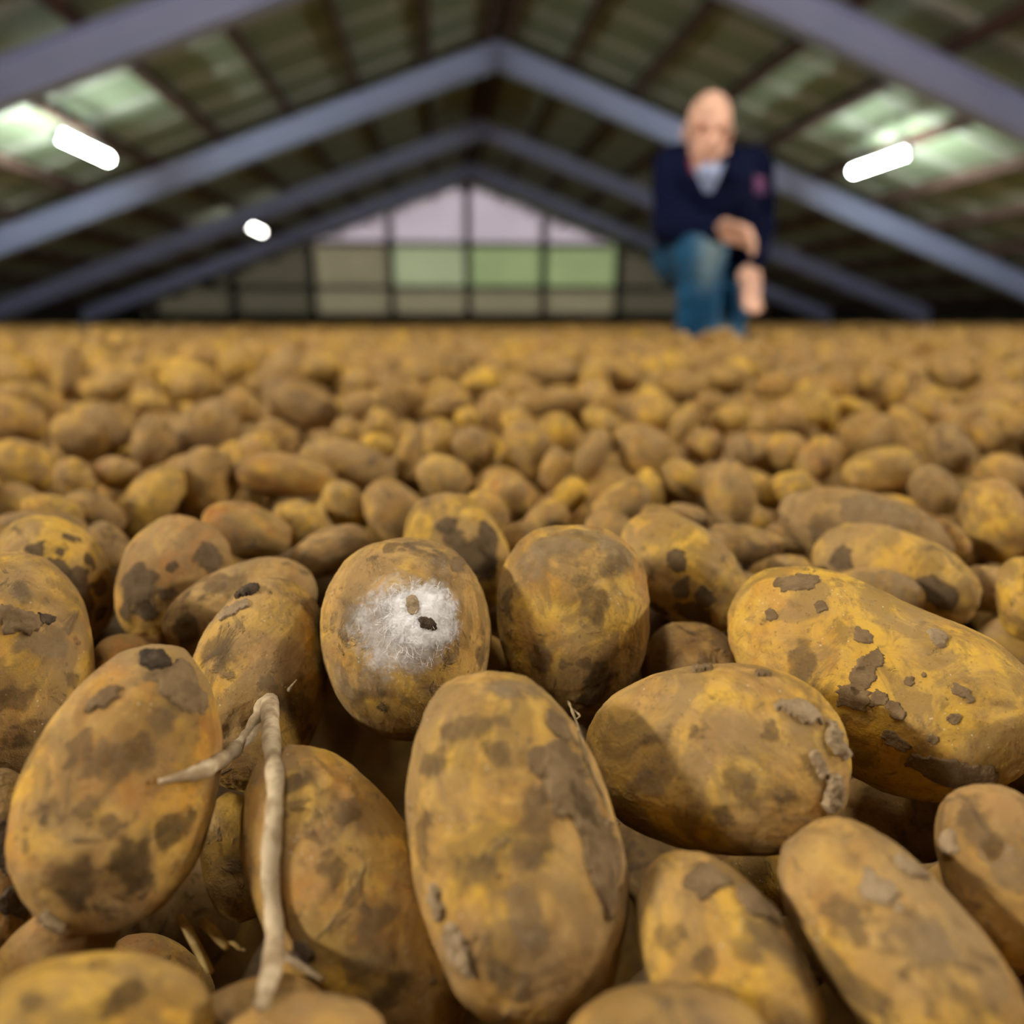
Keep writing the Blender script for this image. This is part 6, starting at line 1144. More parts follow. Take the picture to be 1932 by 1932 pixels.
-697,898,-118,47,9,-25,-25,54,38,36,-904,3232,-103,7,7,58,10,55,50,44,753,517,-251,53,0,-2,-28,67,47,47,2105,2242,-81,17,53,23,1,58,44,39,
-652,2834,-91,19,28,14,47,58,40,38,-184,1437,-133,6,4,38,45,59,40,39,-1523,2928,-99,19,13,17,52,62,59,62,-501,638,-154,8,10,-55,-19,62,43,39,
-220,249,-125,22,9,10,54,56,37,37,-50,1754,-100,4,-5,12,58,80,47,49,1949,2176,-82,51,29,10,7,70,42,38,662,601,-98,1,31,-51,-3,69,46,41,
-963,2745,-91,45,32,-6,-22,79,49,47,-573,2800,-94,14,25,49,20,74,49,47,1936,2563,-68,1,29,-48,-22,48,43,43,898,1561,-107,23,31,-31,-34,73,60,54,
2158,2735,-80,1,-25,40,37,45,39,36,274,2301,-92,57,17,5,-6,51,46,46,-488,3018,-78,47,18,9,30,69,47,48,2367,3235,-88,32,49,-13,8,51,47,43,
-513,2661,-71,54,11,-8,21,62,52,47,1388,2399,-86,6,14,-57,-12,98,57,56,-611,3097,-93,40,26,29,22,73,56,56,283,-399,-118,10,20,45,33,87,53,51,
858,857,-109,43,28,-8,-30,71,49,49,1031,1836,-96,57,19,1,2,60,45,47,596,106,-162,23,35,-36,-25,50,41,37,-78,1501,-89,55,0,3,24,57,49,49,
1507,2083,-92,41,27,-9,-33,79,46,47,-1007,3062,-100,16,37,-39,-20,74,48,50,465,-270,-182,24,4,-13,-53,67,39,35,730,1777,-92,30,-1,-5,-51,70,45,45,
-447,1829,-87,59,12,3,3,107,61,55,1407,1819,-90,38,45,-3,8,52,41,42,694,1236,-133,34,26,-20,-37,89,51,49,9,-405,-151,34,10,-14,-47,61,45,39,
731,1468,-85,44,5,-3,40,62,51,48,-1617,2868,-86,40,44,10,-6,49,36,36,328,-45,-229,6,-13,-10,-57,56,42,43,1457,2666,-82,29,18,-16,-47,52,40,37,
419,47,-189,36,17,-3,45,56,42,39,-32,1899,-95,60,5,-1,6,51,48,47,1553,1777,-88,22,50,23,7,74,57,57,598,640,-140,4,11,-59,0,51,47,47,
430,3064,-73,48,36,5,2,68,41,37,-134,1370,-97,47,29,13,19,57,49,44,-307,414,-113,1,-5,-46,-39,45,36,37,-797,1328,-87,58,3,4,-12,88,54,52,
-145,1454,-96,27,53,-1,8,59,51,51,992,1435,-81,34,38,-27,-17,48,41,41,2080,3030,-84,34,43,12,19,65,37,39,-527,3098,-83,32,49,9,9,65,48,48,
-796,1093,-140,1,2,-35,-49,69,44,42,-415,1628,-158,19,25,-38,-34,87,52,51,2325,2604,-91,54,25,5,7,87,59,57,-189,2715,-87,9,59,1,-5,81,53,53,
35,-490,-241,13,34,-48,-2,62,43,39,2778,3107,-87,36,37,-17,-25,70,54,49,1884,2127,-100,45,32,-7,-22,67,52,55,66,3285,-92,39,41,15,13,78,45,47,
1081,1697,-88,37,11,31,34,78,54,54,2125,2572,-75,40,3,3,44,86,56,56,611,-152,-177,17,40,37,19,67,43,39,-396,324,-138,45,-9,18,33,52,43,44,
1287,2882,-74,6,7,32,50,54,50,50,109,1454,-112,47,1,-4,-37,74,43,42,565,-163,-173,15,10,33,47,62,44,46,860,1754,-84,37,37,-21,-20,64,54,52,
85,3095,-99,50,13,8,29,57,47,42,2463,3011,-87,47,8,11,35,74,44,40,467,3009,-87,3,10,53,26,53,42,43,805,907,-121,20,27,-24,-44,49,46,43,
583,378,-159,33,12,10,48,78,48,48,-791,1151,-121,7,26,52,14,104,61,56,1558,1894,-81,17,11,25,51,71,46,42,1695,3183,-78,16,51,-27,-2,61,47,46,
528,2458,-79,7,8,29,52,87,53,52,-600,1851,-94,56,6,10,17,96,56,50,-312,488,-85,11,5,57,13,51,46,43,646,3027,-83,24,42,13,33,57,50,48,
150,2827,-80,26,43,-25,-21,106,63,62,363,2391,-88,49,35,-5,-4,77,45,43,191,2920,-83,35,46,-12,-13,68,44,41,-116,1702,-88,27,14,11,51,59,55,54,
-301,-157,-172,28,-12,22,47,59,43,41,535,345,-129,22,20,48,20,47,41,42,979,1113,-81,4,-7,-37,-47,55,44,42,-888,1260,-116,22,55,-4,-4,58,44,39,
13,1315,-110,5,-7,-47,-36,66,39,40,942,1638,-88,42,20,-17,-33,65,45,42,2039,2323,-85,6,17,-56,-13,71,49,44,769,1793,-80,30,38,33,14,60,35,35,
-1342,2916,-75,10,2,31,50,50,38,39,-855,2830,-86,21,6,-1,-56,46,40,39,796,1687,-95,5,2,-60,-1,71,54,49,630,139,-199,36,26,6,41,59,40,41,
686,2952,-79,21,50,-23,-12,52,44,41,-448,1326,-111,16,54,-20,6,76,52,47,158,-348,-123,59,2,2,-9,58,53,48,-1583,3125,-87,7,-1,32,50,70,51,51,
1847,2460,-86,59,10,2,-4,62,50,51,-1394,2822,-85,15,44,-37,4,65,48,47,326,-129,-186,0,26,49,22,70,44,42,1022,1769,-86,40,44,10,1,78,45,40,
1045,2397,-92,10,4,-54,-23,82,52,53,937,1989,-81,0,-10,47,36,79,47,49,1302,2033,-87,8,5,15,57,49,46,45,57,-76,-151,1,8,-30,-51,48,46,48,
1111,2121,-84,25,22,-17,-47,51,45,45,1501,1670,-96,44,25,17,27,58,52,48,961,1825,-87,45,29,-20,-17,53,47,49,617,1888,-96,31,20,-36,-30,48,40,35,
-84,2874,-70,16,46,-33,-11,73,44,41,-1011,3180,-97,35,18,-20,-41,85,62,59,552,457,-146,32,35,24,28,46,40,39,-512,-140,-175,21,13,-29,-46,51,46,41,
503,1477,-96,36,35,-29,-16,47,40,41,506,2566,-67,8,8,-38,-45,59,40,42,117,2259,-92,19,-4,-27,-50,53,44,42,2712,2979,-91,10,54,23,0,75,48,46,
609,431,-139,0,8,-26,-54,59,53,48,-619,1550,-102,4,53,28,4,53,40,41,-586,1932,-99,27,46,25,13,77,45,40,1989,2686,-74,7,-17,-50,-28,61,39,36,
1086,2251,-90,1,46,-38,-1,84,58,54,327,1585,-102,32,14,-1,49,71,43,42,1636,3161,-87,0,3,-46,-39,63,42,41,1484,2842,-83,12,56,16,10,55,37,33,
228,-128,-174,14,54,22,1,78,58,54,-1009,1767,-101,17,-5,-24,-52,78,53,48,580,2308,-86,28,11,2,52,64,50,48,-569,1713,-98,24,11,-25,-48,96,61,61,
1774,1818,-98,12,4,-2,-59,60,44,46,-566,703,-117,56,9,11,15,75,46,45,-434,-301,-140,14,-2,57,11,42,38,38,-674,2321,-89,19,21,47,25,75,45,47,
-694,1941,-84,4,-13,56,17,60,49,43,590,593,-121,7,-3,-54,-25,47,42,38,-1055,2466,-75,3,-10,58,10,64,47,46,83,2155,-86,22,32,-43,-16,52,46,42,
397,341,-111,43,15,-12,-37,60,47,44,1716,1789,-81,30,5,43,29,68,49,44,204,2264,-85,42,39,16,-6,66,51,51,-1049,2855,-92,58,0,-7,-13,61,50,49,
-168,-96,-158,0,-31,-51,-7,55,40,36,-946,2212,-89,59,4,-6,3,63,41,40,577,2564,-77,2,-57,11,17,45,43,43,-721,2407,-82,16,31,-40,-29,53,40,41,
721,1718,-87,54,2,3,27,51,47,44,167,1676,-92,14,10,49,31,67,38,34,-1555,2285,-82,52,18,-9,-22,68,45,43,183,-176,-168,45,14,-1,37,53,42,43,
494,1545,-103,35,40,13,24,71,50,49,-626,-189,-188,49,-5,-13,-32,51,38,39,141,-201,-161,14,50,-30,-7,88,56,58,-1355,1943,-122,15,58,-3,-5,89,53,50,
1843,3195,-79,7,60,-4,0,53,42,40,234,-436,-122,7,32,48,15,64,39,38,187,-528,-124,1,53,28,7,64,39,35,376,-92,-178,49,22,16,21,63,43,42,
-1867,3066,-85,42,40,9,-13,69,50,49,-173,2134,-77,47,37,-2,-1,56,40,40,-417,-173,-150,23,44,23,25,62,37,33,-462,159,-153,28,30,36,24,88,55,52,
678,2284,-91,21,29,-25,-41,45,39,41,590,-271,-200,13,43,-38,-14,92,53,48,-491,-502,-153,10,29,-51,3,65,57,57,99,-36,-169,10,36,-44,-16,65,40,36,
-309,2859,-85,27,11,0,52,68,51,48,-629,2161,-76,12,3,58,11,43,37,35,390,1211,-104,28,33,39,13,65,39,40,79,999,-123,11,55,20,2,53,37,34,
641,2516,-92,46,17,3,-34,60,37,37,1000,2030,-77,3,58,-9,-12,82,55,51,1428,2925,-84,55,4,2,23,69,43,40,823,769,-102,32,17,-6,-48,73,49,49,
-444,-121,-151,25,3,-6,-54,63,53,55,77,2344,-103,30,18,-23,-43,77,59,61,1137,2922,-88,49,3,12,33,57,37,34,908,1848,-78,18,25,38,34,56,47,44,
1740,2414,-85,7,60,2,0,55,37,33,-959,3126,-72,3,19,-37,-43,74,52,48,1204,2442,-82,59,12,-4,-4,46,42,43,203,-55,-155,13,10,-57,-9,96,63,57,
-1230,1664,-145,15,10,-29,-49,70,47,45,-906,1677,-77,11,19,55,10,59,47,45,-463,2100,-88,9,-13,10,57,63,50,45,1183,1235,-94,38,11,-22,-39,63,42,38,
1323,1881,-79,9,45,-38,5,63,38,39,676,2856,-81,33,1,-22,-45,53,40,37,-396,2066,-89,16,8,23,52,87,54,49,3,2405,-89,6,20,50,26,50,35,37,
2228,3287,-83,6,5,18,57,89,54,56,334,1957,-86,15,21,35,41,60,40,41,-810,2578,-82,40,4,1,44,60,52,47,1843,2690,-79,1,-37,-46,-7,53,41,43,
-597,1979,-80,19,12,-38,-41,56,39,39,-328,263,-123,10,19,-43,-36,58,48,45,801,2939,-90,7,27,53,2,53,46,46,106,2436,-92,7,54,-26,-4,60,42,41,
-209,-473,-190,16,55,-17,-4,65,49,46,-980,2816,-83,17,34,-46,9,61,42,41,825,2689,-70,14,55,-17,-6,78,56,55,-647,-329,-140,37,14,0,-45,58,50,44,
-1117,1824,-94,12,4,-12,-57,66,49,47,-1466,3328,-108,21,2,-9,-55,102,60,62,-649,3034,-77,41,43,1,9,62,48,48,1073,2542,-73,23,36,31,29,52,41,38,
460,-42,-176,9,57,-14,7,64,56,51,465,334,-147,7,-9,56,19,54,46,43,1973,3058,-87,40,7,-22,-38,52,46,42,735,554,-114,6,-4,-57,-19,57,44,42,
15,1826,-89,46,34,12,13,68,45,41,-325,528,-118,7,-2,35,48,44,39,37,-1549,2800,-76,54,15,7,21,58,43,44,-1883,3152,-77,16,48,-23,-22,62,55,53,
371,2288,-91,16,13,3,56,39,36,34,206,2752,-84,9,24,-47,-27,83,56,56,551,-497,-152,34,41,-19,-21,60,57,58,-387,-4,-167,24,2,-8,-54,59,41,40,
494,1996,-84,22,22,-8,-51,65,45,44,738,1874,-82,9,56,18,-3,58,42,39,-797,3307,-96,15,53,17,-16,51,39,36,476,2291,-82,39,21,-30,-26,59,50,47,
2398,3029,-74,57,19,1,4,46,35,32,1488,1433,-107,10,51,-8,-29,77,58,59,-402,2609,-93,8,-4,20,56,74,50,50,128,2118,-86,12,10,10,57,64,37,34,
-931,2992,-94,4,27,-53,-8,67,44,45,1260,2455,-86,8,-3,30,51,46,36,35,453,2510,-72,7,37,47,3,46,43,42,-579,-504,-177,52,0,9,28,59,43,38,
463,-201,-157,5,55,23,-1,83,49,49,-872,2464,-77,54,23,-8,11,72,47,47,-539,602,-135,10,44,-37,-14,82,49,45,1607,2353,-82,29,34,-30,-27,73,49,43,
-872,1944,-88,34,5,-11,-48,48,43,43,581,636,-97,4,10,59,1,59,47,46,-545,3262,-91,7,-1,35,48,67,55,55,-406,675,-102,54,15,19,11,45,40,36,
-55,2712,-81,33,29,13,39,59,49,46,494,70,-190,21,49,-16,-21,79,48,49,-243,2755,-79,8,3,-56,-18,39,36,35,-482,688,-129,39,24,28,26,55,40,36,
1006,1903,-86,6,-52,25,13,83,54,48,-529,-372,-124,7,2,-53,-27,69,46,41,-1186,3063,-80,35,33,-32,-17,63,47,43,-440,2728,-83,26,22,-44,-22,65,39,40,
1775,2845,-84,25,11,-18,-50,58,42,38,2498,2771,-78,12,-2,-18,-56,75,53,52,2133,3150,-69,41,41,-11,-13,70,43,40,-976,2461,-71,36,9,-13,-45,106,64,59,
-495,-420,-134,51,-2,4,31,47,45,42,-502,1985,-85,33,48,11,7,58,41,36,393,-272,-155,21,10,-23,-51,54,50,49,-1254,2138,-74,50,14,-17,-24,68,41,41,
-435,494,-122,12,24,-50,-19,47,41,41,-608,3006,-81,10,-10,57,13,62,49,47,967,864,-120,28,17,-14,-48,86,50,49,-558,-280,-126,2,-12,-52,-27,54,45,47,
-785,987,-120,35,33,10,34,104,62,62,1747,2154,-79,21,-2,14,54,59,41,42,-1313,2803,-92,5,15,-41,-41,76,54,55,-187,1686,-112,2,-18,41,40,58,41,42,
1193,3021,-90,17,24,35,39,45,42,40,-627,1472,-93,9,21,-56,-1,59,44,40,1561,2288,-92,58,4,14,-7,60,45,47,1493,2155,-95,2,38,45,7,56,37,34,
1552,2373,-79,45,-4,-10,-38,103,59,55,631,2299,-78,36,34,8,33,53,44,46,-11,-300,-197,58,15,-4,2,64,49,44,445,1513,-107,36,46,-9,12,52,44,42,
492,1680,-78,31,4,36,37,50,44,42,-282,2962,-95,1,56,18,11,65,44,40,-1040,1809,-90,1,-22,-51,-22,51,36,33,-937,2866,-95,1,-40,44,1,61,49,49,
-793,2785,-82,24,28,44,19,55,45,43,74,1797,-82,6,56,-2,-20,51,48,47,792,1975,-76,57,1,-3,17,65,55,50,-261,2886,-90,4,-16,57,5,63,40,40,
-76,3246,-69,10,19,-39,-40,65,39,40,-825,1035,-106,19,53,-21,4,63,39,38,164,2316,-91,49,34,-6,-3,58,41,37,1649,3003,-72,50,33,-3,-6,60,52,53,
-957,3209,-83,18,42,-27,-28,64,55,57,1308,2582,-89,4,3,58,14,46,39,37,-833,2149,-71,42,42,-10,-6,80,49,45,-224,3225,-87,2,-11,-44,-39,77,57,58,
452,2692,-91,12,3,-50,-31,40,36,34,-264,50,-174,13,36,46,0,53,43,42,-1029,3100,-71,33,49,2,9,83,48,43,328,-29,-178,20,53,15,11,89,58,51,
-954,1801,-80,18,39,-33,-27,56,45,40,2222,2332,-94,44,33,-16,-18,66,40,41,-1229,2373,-84,12,2,-12,-58,48,38,35,-388,1671,-123,11,34,-43,-22,58,41,38,
304,1434,-101,9,44,37,12,64,59,61,-425,1653,-107,10,-7,-51,-29,48,45,47,900,820,-118,51,25,12,-14,49,40,41,-397,2789,-79,35,16,-24,-40,71,46,42,
322,3228,-75,27,13,-30,-42,54,39,39,784,3071,-79,20,28,-25,-43,64,54,56,-1270,2361,-69,24,26,22,44,53,46,44,-100,-490,-169,41,39,19,-6,83,54,48,
-1541,3284,-102,37,11,33,32,87,58,53,1256,1539,-82,14,50,29,5,46,41,39,954,2176,-96,38,21,-22,-35,83,50,45,-610,3263,-73,40,44,-3,-8,53,38,35,
2363,2735,-83,7,-14,-57,-6,82,51,46,-616,2921,-93,44,37,-13,-12,58,43,43,794,957,-102,9,46,-35,12,59,37,35,-73,1819,-96,10,50,-31,7,75,46,42,
2388,2536,-91,12,23,42,34,65,48,43,110,-523,-194,11,41,42,10,65,37,34,1429,3241,-84,28,9,-44,-29,43,35,37,480,-424,-127,14,13,-18,-54,81,48,45,
-1222,2613,-84,48,0,13,34,42,38,34,1876,2083,-80,55,21,-10,-3,51,42,43,2041,3076,-72,55,0,-2,-23,69,42,40,-201,2178,-79,26,25,27,40,46,37,36,
-47,2172,-74,21,56,-7,-2,46,39,37,1627,2220,-93,4,-6,8,59,49,38,39,-806,1814,-103,22,22,50,14,66,48,50,-1260,1809,-98,12,56,-16,-4,58,43,40,
2553,3062,-94,2,-43,-36,-21,79,48,43,1835,2749,-71,18,-4,16,55,56,53,51,-1773,2803,-85,1,1,-47,-37,58,50,45,1012,2664,-78,3,58,10,11,51,46,43,
-249,-60,-157,3,-44,38,15,84,53,52,1579,1689,-93,27,20,43,25,47,40,38,406,-32,-164,10,51,-27,-14,72,44,44,1217,1135,-116,11,4,43,40,62,45,40,
-116,0,-166,16,57,7,-7,61,37,35,-603,-411,-154,8,3,-42,-42,62,41,40,-532,-455,-125,33,46,-18,-4,105,60,56,523,-36,-179,42,6,-22,-36,61,56,50,
416,-156,-170,7,5,44,40,45,42,44,-530,1912,-75,11,29,46,22,65,40,38,1336,1397,-94,26,34,41,7,65,43,44,-522,1635,-107,48,35,-8,1,76,46,41,
-175,2483,-98,33,33,-34,-16,60,53,46,-368,1741,-120,46,37,-11,-4,46,36,32,422,95,-173,48,32,8,13,72,45,46,1895,2302,-77,20,6,34,45,81,61,63,
2674,3336,-90,53,0,-23,-17,70,59,60,318,82,-175,1,-20,44,36,60,54,54,-1355,2676,-79,43,38,1,-17,50,40,37,1177,1110,-109,20,46,-23,-23,67,52,50,
-449,2631,-81,1,11,-58,-12,62,35,33,-280,303,-126,22,30,-34,-33,48,41,40,4,-504,-209,22,20,-31,-42,81,49,47,67,-501,-185,17,24,45,26,72,50,47,
-708,2982,-84,46,30,19,15,43,37,36,-925,2177,-80,4,17,26,51,57,43,40,1024,3200,-69,48,34,1,14,74,46,44,988,1507,-105,4,35,49,1,67,40,42,
1455,1890,-83,14,58,5,5,55,38,39,-533,1246,-123,20,55,-12,3,51,37,39,-130,-405,-135,30,50,-5,-14,66,41,38,-454,2531,-71,32,45,19,14,56,46,41,
-1099,1653,-95,10,-1,-48,-34,71,41,43,-627,147,-186,36,0,-8,-47,59,42,40,1055,1014,-115,20,50,26,-6,59,42,42,-855,3173,-83,50,31,6,8,63,39,40,
888,1668,-83,59,7,3,8,74,43,38,-308,1683,-112,30,52,0,5,49,42,42,824,1861,-89,13,7,51,27,68,44,45,806,865,-111,57,13,8,13,45,39,40,
-361,1708,-88,39,9,-12,-43,70,50,49,359,1433,-104,1,-2,33,50,43,40,37,442,1683,-95,7,12,-58,-2,52,43,44,-684,2660,-85,5,50,-4,32,53,46,41,
-974,2035,-75,25,54,7,-7,65,39,37,-713,3281,-94,8,-2,52,29,54,47,49,698,1293,-104,10,44,-33,-20,50,38,35,-165,2075,-71,42,21,24,29,61,42,39,
355,-482,-126,28,46,16,21,44,39,41,1370,1338,-106,21,11,-24,-49,67,52,47,1041,2176,-80,40,43,4,10,77,50,45,117,2754,-96,39,28,-19,-31,63,51,53,
321,3115,-72,36,13,28,36,62,44,44,1307,1269,-107,16,38,-40,-17,61,52,55,160,2038,-65,31,16,-13,-47,51,43,45,-1217,2918,-81,38,19,-22,-36,66,51,48,
-624,1667,-84,15,40,15,39,41,39,39,1689,3234,-67,6,-7,-6,-59,59,42,37,35,1186,-122,39,30,-27,-21,56,38,39,-506,725,-101,49,28,1,-19,73,44,41,
2101,2783,-69,43,41,-1,7,84,51,50,1090,1460,-93,49,-1,9,34,74,43,43,-78,2320,-83,8,-14,57,7,61,39,35,-1274,3092,-75,5,-14,58,3,75,49,43,
339,2588,-71,22,27,-24,-43,77,54,51,265,1584,-96,13,27,-51,-9,69,40,39,588,-105,-159,6,38,-46,3,64,40,37,-263,-449,-173,2,1,-35,-49,69,49,46,
1043,1942,-76,34,35,26,24,64,51,47,-601,-321,-152,19,48,-29,-10,60,39,37,454,1870,-93,14,48,33,2,69,48,42,-469,1938,-78,10,-3,59,2,68,49,45,
-493,508,-107,12,54,19,-14,59,38,35,-591,622,-132,29,23,43,20,56,43,41,-668,-198,-151,2,1,31,51,100,59,61,469,375,-125,30,-1,2,52,51,44,46,
212,143,-162,29,47,17,15,52,41,42,-173,1898,-96,10,-24,54,4,66,57,51,996,1016,-93,2,4,-55,-24,56,48,47,1048,1186,-97,40,23,17,34,49,40,42,
-413,-548,-226,0,-15,15,56,72,42,37,546,-396,-149,16,10,-32,-47,61,48,48,-472,290,-167,50,24,3,23,69,44,41,905,729,-136,21,55,-3,9,65,42,39,
1265,2956,-83,0,9,51,31,66,48,46,1321,2239,-89,53,15,20,-10,50,43,45,-1459,2750,-89,6,0,-60,-3,54,48,43,-1644,3103,-76,21,55,-12,-6,79,48,45,
-949,2368,-63,4,58,16,3,63,37,37,1000,2514,-76,8,26,53,9,87,57,56,578,3117,-91,51,14,-25,13,51,44,43,1320,1602,-76,11,34,47,9,65,38,37,
576,1685,-81,15,29,-44,-24,58,40,40,-907,2728,-80,18,15,27,48,72,42,40,622,2639,-97,19,3,19,53,57,45,43,387,401,-115,4,-22,-54,-14,56,50,49,
-42,-421,-198,48,26,1,-25,56,48,43,-578,-178,-150,31,44,-25,-6,66,48,47,-573,2405,-81,54,25,-3,8,73,48,49,-1642,2979,-77,15,23,-38,-37,69,44,42,
-438,3175,-87,51,7,6,31,60,47,43,-617,-76,-163,9,-9,43,40,64,53,54,454,2119,-76,12,23,51,18,54,42,39,1497,2954,-84,17,5,13,56,76,47,42,
1781,1754,-75,20,21,33,42,61,46,43,-1386,3051,-91,11,13,58,-2,105,60,59,-343,2619,-66,3,39,-45,-3,71,41,39,1114,1917,-84,35,40,9,26,63,50,48,
-977,1437,-122,49,0,-21,-27,70,46,47,1407,3287,-83,9,33,49,1,50,41,40,1771,2385,-76,57,19,3,-2,49,41,37,1324,2372,-78,22,35,-40,-18,57,43,42,
1060,959,-114,16,-3,-14,-56,76,52,53,-82,-460,-135,15,58,-5,-2,82,49,51,1252,2408,-86,44,32,-11,-23,58,38,38,630,3332,-85,4,-15,-57,-13,77,55,50,
-1237,2522,-85,55,15,-9,-15,62,49,50,943,919,-113,1,35,48,1,59,47,44,1543,2011,-74,54,11,-8,-21,87,50,50,1801,2268,-77,51,20,-15,-19,52,45,41,
509,-307,-169,25,3,5,54,65,44,40,577,2410,-94,14,32,-49,-3,66,51,48,895,3146,-81,1,-17,56,14,65,53,47,1294,1330,-96,1,-2,-49,-35,50,38,37,
390,2861,-90,5,57,-18,0,62,46,45,721,1346,-94,60,2,-2,3,48,37,36,-1119,2211,-77,47,35,9,7,63,44,39,306,26,-167,1,-38,46,7,60,50,48,
606,379,-114,47,17,-11,-31,62,57,54,-1044,2000,-88,19,9,-1,-56,56,44,43,1110,1040,-112,34,35,-21,-27,72,47,48,1384,3023,-90,51,10,-8,30,63,38,35,
-1499,3202,-88,27,50,-16,-11,47,41,42,180,2217,-68,41,26,-30,-19,60,41,42,896,1939,-100,12,24,-49,-22,54,42,43,1149,1364,-86,10,29,40,33,52,40,35,
1451,1666,-83,5,59,1,-12,56,48,43,83,72,-160,25,54,6,2,68,54,54,927,2778,-75,26,27,36,31,56,41,40,164,2151,-75,19,30,40,28,66,38,40,
406,1799,-81,24,21,41,29,51,42,37,-488,2962,-80,9,26,53,0,44,36,36,1378,2080,-83,39,18,-38,-17,59,46,42,-1047,1418,-94,58,14,9,2,70,43,43,
1391,2737,-78,33,48,-11,-10,57,39,38,326,2655,-83,52,10,22,19,85,53,49,-361,2478,-74,57,17,1,2,56,40,37,535,27,-170,11,58,7,5,75,50,46,
1238,1083,-100,9,-3,-58,-11,92,56,56,-1415,2480,-87,48,19,-24,-19,49,42,40,636,1386,-106,19,8,2,-56,55,51,47,-742,2646,-86,27,29,32,31,57,38,36,
-759,3258,-90,20,2,35,45,45,39,36,391,274,-118,37,35,11,30,60,44,43,-250,1491,-90,4,-7,21,56,49,47,45,-396,3229,-86,16,25,-36,-37,71,41,41,
560,-318,-194,57,3,0,18,43,41,42,914,2254,-78,44,4,5,40,49,46,42,965,3207,-91,52,4,-15,-26,55,41,40,-402,2011,-73,25,54,3,3,67,39,34,
136,102,-195,30,36,29,23,42,39,39,2293,3051,-80,25,38,32,23,73,54,56,-1183,3155,-71,37,-1,-11,-46,93,55,55,834,983,-107,20,54,-16,2,54,37,36,
-1112,2719,-73,24,0,16,53,47,42,44,2522,2988,-79,33,27,34,26,68,44,45,488,-269,-141,29,49,19,2,71,50,45,278,-444,-106,23,18,28,44,51,37,38,
191,-201,-140,15,58,-2,-6,53,38,37,1231,2326,-76,2,10,-53,-27,76,45,41,534,533,-104,36,17,-27,-36,66,62,65,-52,24,-149,19,31,46,14,77,47,45,
-218,2222,-76,8,7,25,53,58,49,47,1909,2425,-62,0,-3,-16,-58,53,44,42,-1514,2579,-84,1,21,-52,-21,57,40,36,-174,2886,-88,27,20,-15,-47,44,40,37,
1408,2547,-74,24,46,15,26,45,38,37,2495,2695,-82,5,55,-22,1,64,37,36,646,650,-105,51,11,-4,30,68,45,45,774,2139,-57,36,30,21,31,45,37,37,
1183,2085,-74,32,37,18,30,60,53,52,-1550,2377,-80,4,-13,-58,-2,70,48,47,1604,2561,-92,48,8,1,35,58,52,49,45,1981,-86,54,6,-5,-24,60,46,45,
1256,1261,-107,12,-5,5,58,53,42,38,-361,1857,-87,17,-6,10,56,69,48,45,1579,2989,-75,43,-7,-23,-35,74,59,55,-861,1176,-112,47,3,-14,-34,53,43,40,
-1597,2770,-86,18,43,25,28,57,46,42,2136,3376,-77,20,11,16,53,79,57,56,-1512,2705,-91,10,-19,-54,-14,70,42,40,2509,3095,-86,29,45,-24,-12,64,41,37,
1508,2555,-83,26,10,-18,-50,77,56,53,471,1771,-93,22,42,-32,-17,61,51,48,2330,2878,-90,30,26,35,28,56,51,47,-499,-31,-143,34,7,21,44,78,53,52,
539,1958,-87,6,23,51,20,50,40,38,-1758,2971,-73,23,28,34,33,65,45,41,218,180,-130,48,6,4,36,73,43,40,1620,2261,-78,5,-6,51,31,68,54,56,
-145,2521,-84,57,12,-11,-11,61,52,51,-589,1799,-78,9,-6,-59,-5,60,40,36,-686,1889,-85,52,0,8,29,60,42,37,-41,2480,-86,8,4,39,45,52,36,35,
-297,3024,-76,22,12,-43,-33,67,39,35,598,1136,-114,14,47,33,11,48,36,35,-654,1069,-85,2,-19,54,17,80,47,47,-837,1105,-110,11,7,47,35,66,48,45,
1198,3262,-93,36,28,-19,-34,69,46,42,-970,1968,-81,16,43,38,4,51,45,47,-143,2750,-88,56,7,11,-17,48,45,45,-29,86,-159,2,54,-27,1,75,47,49,
-439,2456,-88,18,21,42,33,62,54,54,-4,2166,-64,26,5,11,53,59,42,38,-695,1615,-81,7,55,-23,-2,75,45,44,70,3227,-89,14,4,1,58,48,39,39,
317,2460,-77,37,34,25,22,76,49,46,1594,1560,-86,33,20,28,36,74,47,45,416,231,-130,47,33,-9,-14,57,38,37,17,-466,-177,25,-1,-34,-43,46,37,38,
715,2199,-85,3,-2,-7,-60,58,42,42,-75,2261,-79,24,25,-44,-22,55,49,47,-1211,1985,-78,1,-50,-32,-6,57,49,47,-164,2922,-71,1,25,53,12,61,37,33,
1201,1176,-103,26,31,-32,-30,49,42,42,449,425,-118,5,49,-35,-2,61,36,34,687,2556,-67,44,31,10,25,80,48,42,-1141,1543,-183,30,48,-2,-20,75,55,52,
664,2195,-85,20,54,-10,13,42,39,38,-300,3274,-92,16,40,-29,-30,45,42,38,567,421,-112,21,42,32,18,78,54,51,-1439,2588,-76,28,39,29,22,57,45,46,
-923,2051,-80,18,51,-19,-17,80,46,43,-280,-127,-146,1,20,54,18,66,52,49,-702,-96,-202,13,-20,54,12,75,54,54,-642,993,-99,34,5,1,49,55,46,43,
1427,2082,-74,46,36,7,10,47,41,36,1677,2516,-76,2,-29,44,29,82,59,53,-158,-45,-151,47,29,-2,-23,49,45,45,-549,1393,-99,4,0,43,42,51,36,35,
-77,-380,-146,11,58,6,8,43,35,33,-337,174,-136,3,26,-48,-25,54,46,43,-514,1268,-98,5,30,-49,-15,44,40,37,852,2985,-85,47,22,19,22,70,43,43,
2668,3218,-89,25,14,42,32,74,49,51,-37,-409,-145,33,15,23,42,69,56,50,-444,702,-102,28,28,-17,-41,64,39,39,97,-155,-160,5,8,-30,-51,54,39,38,
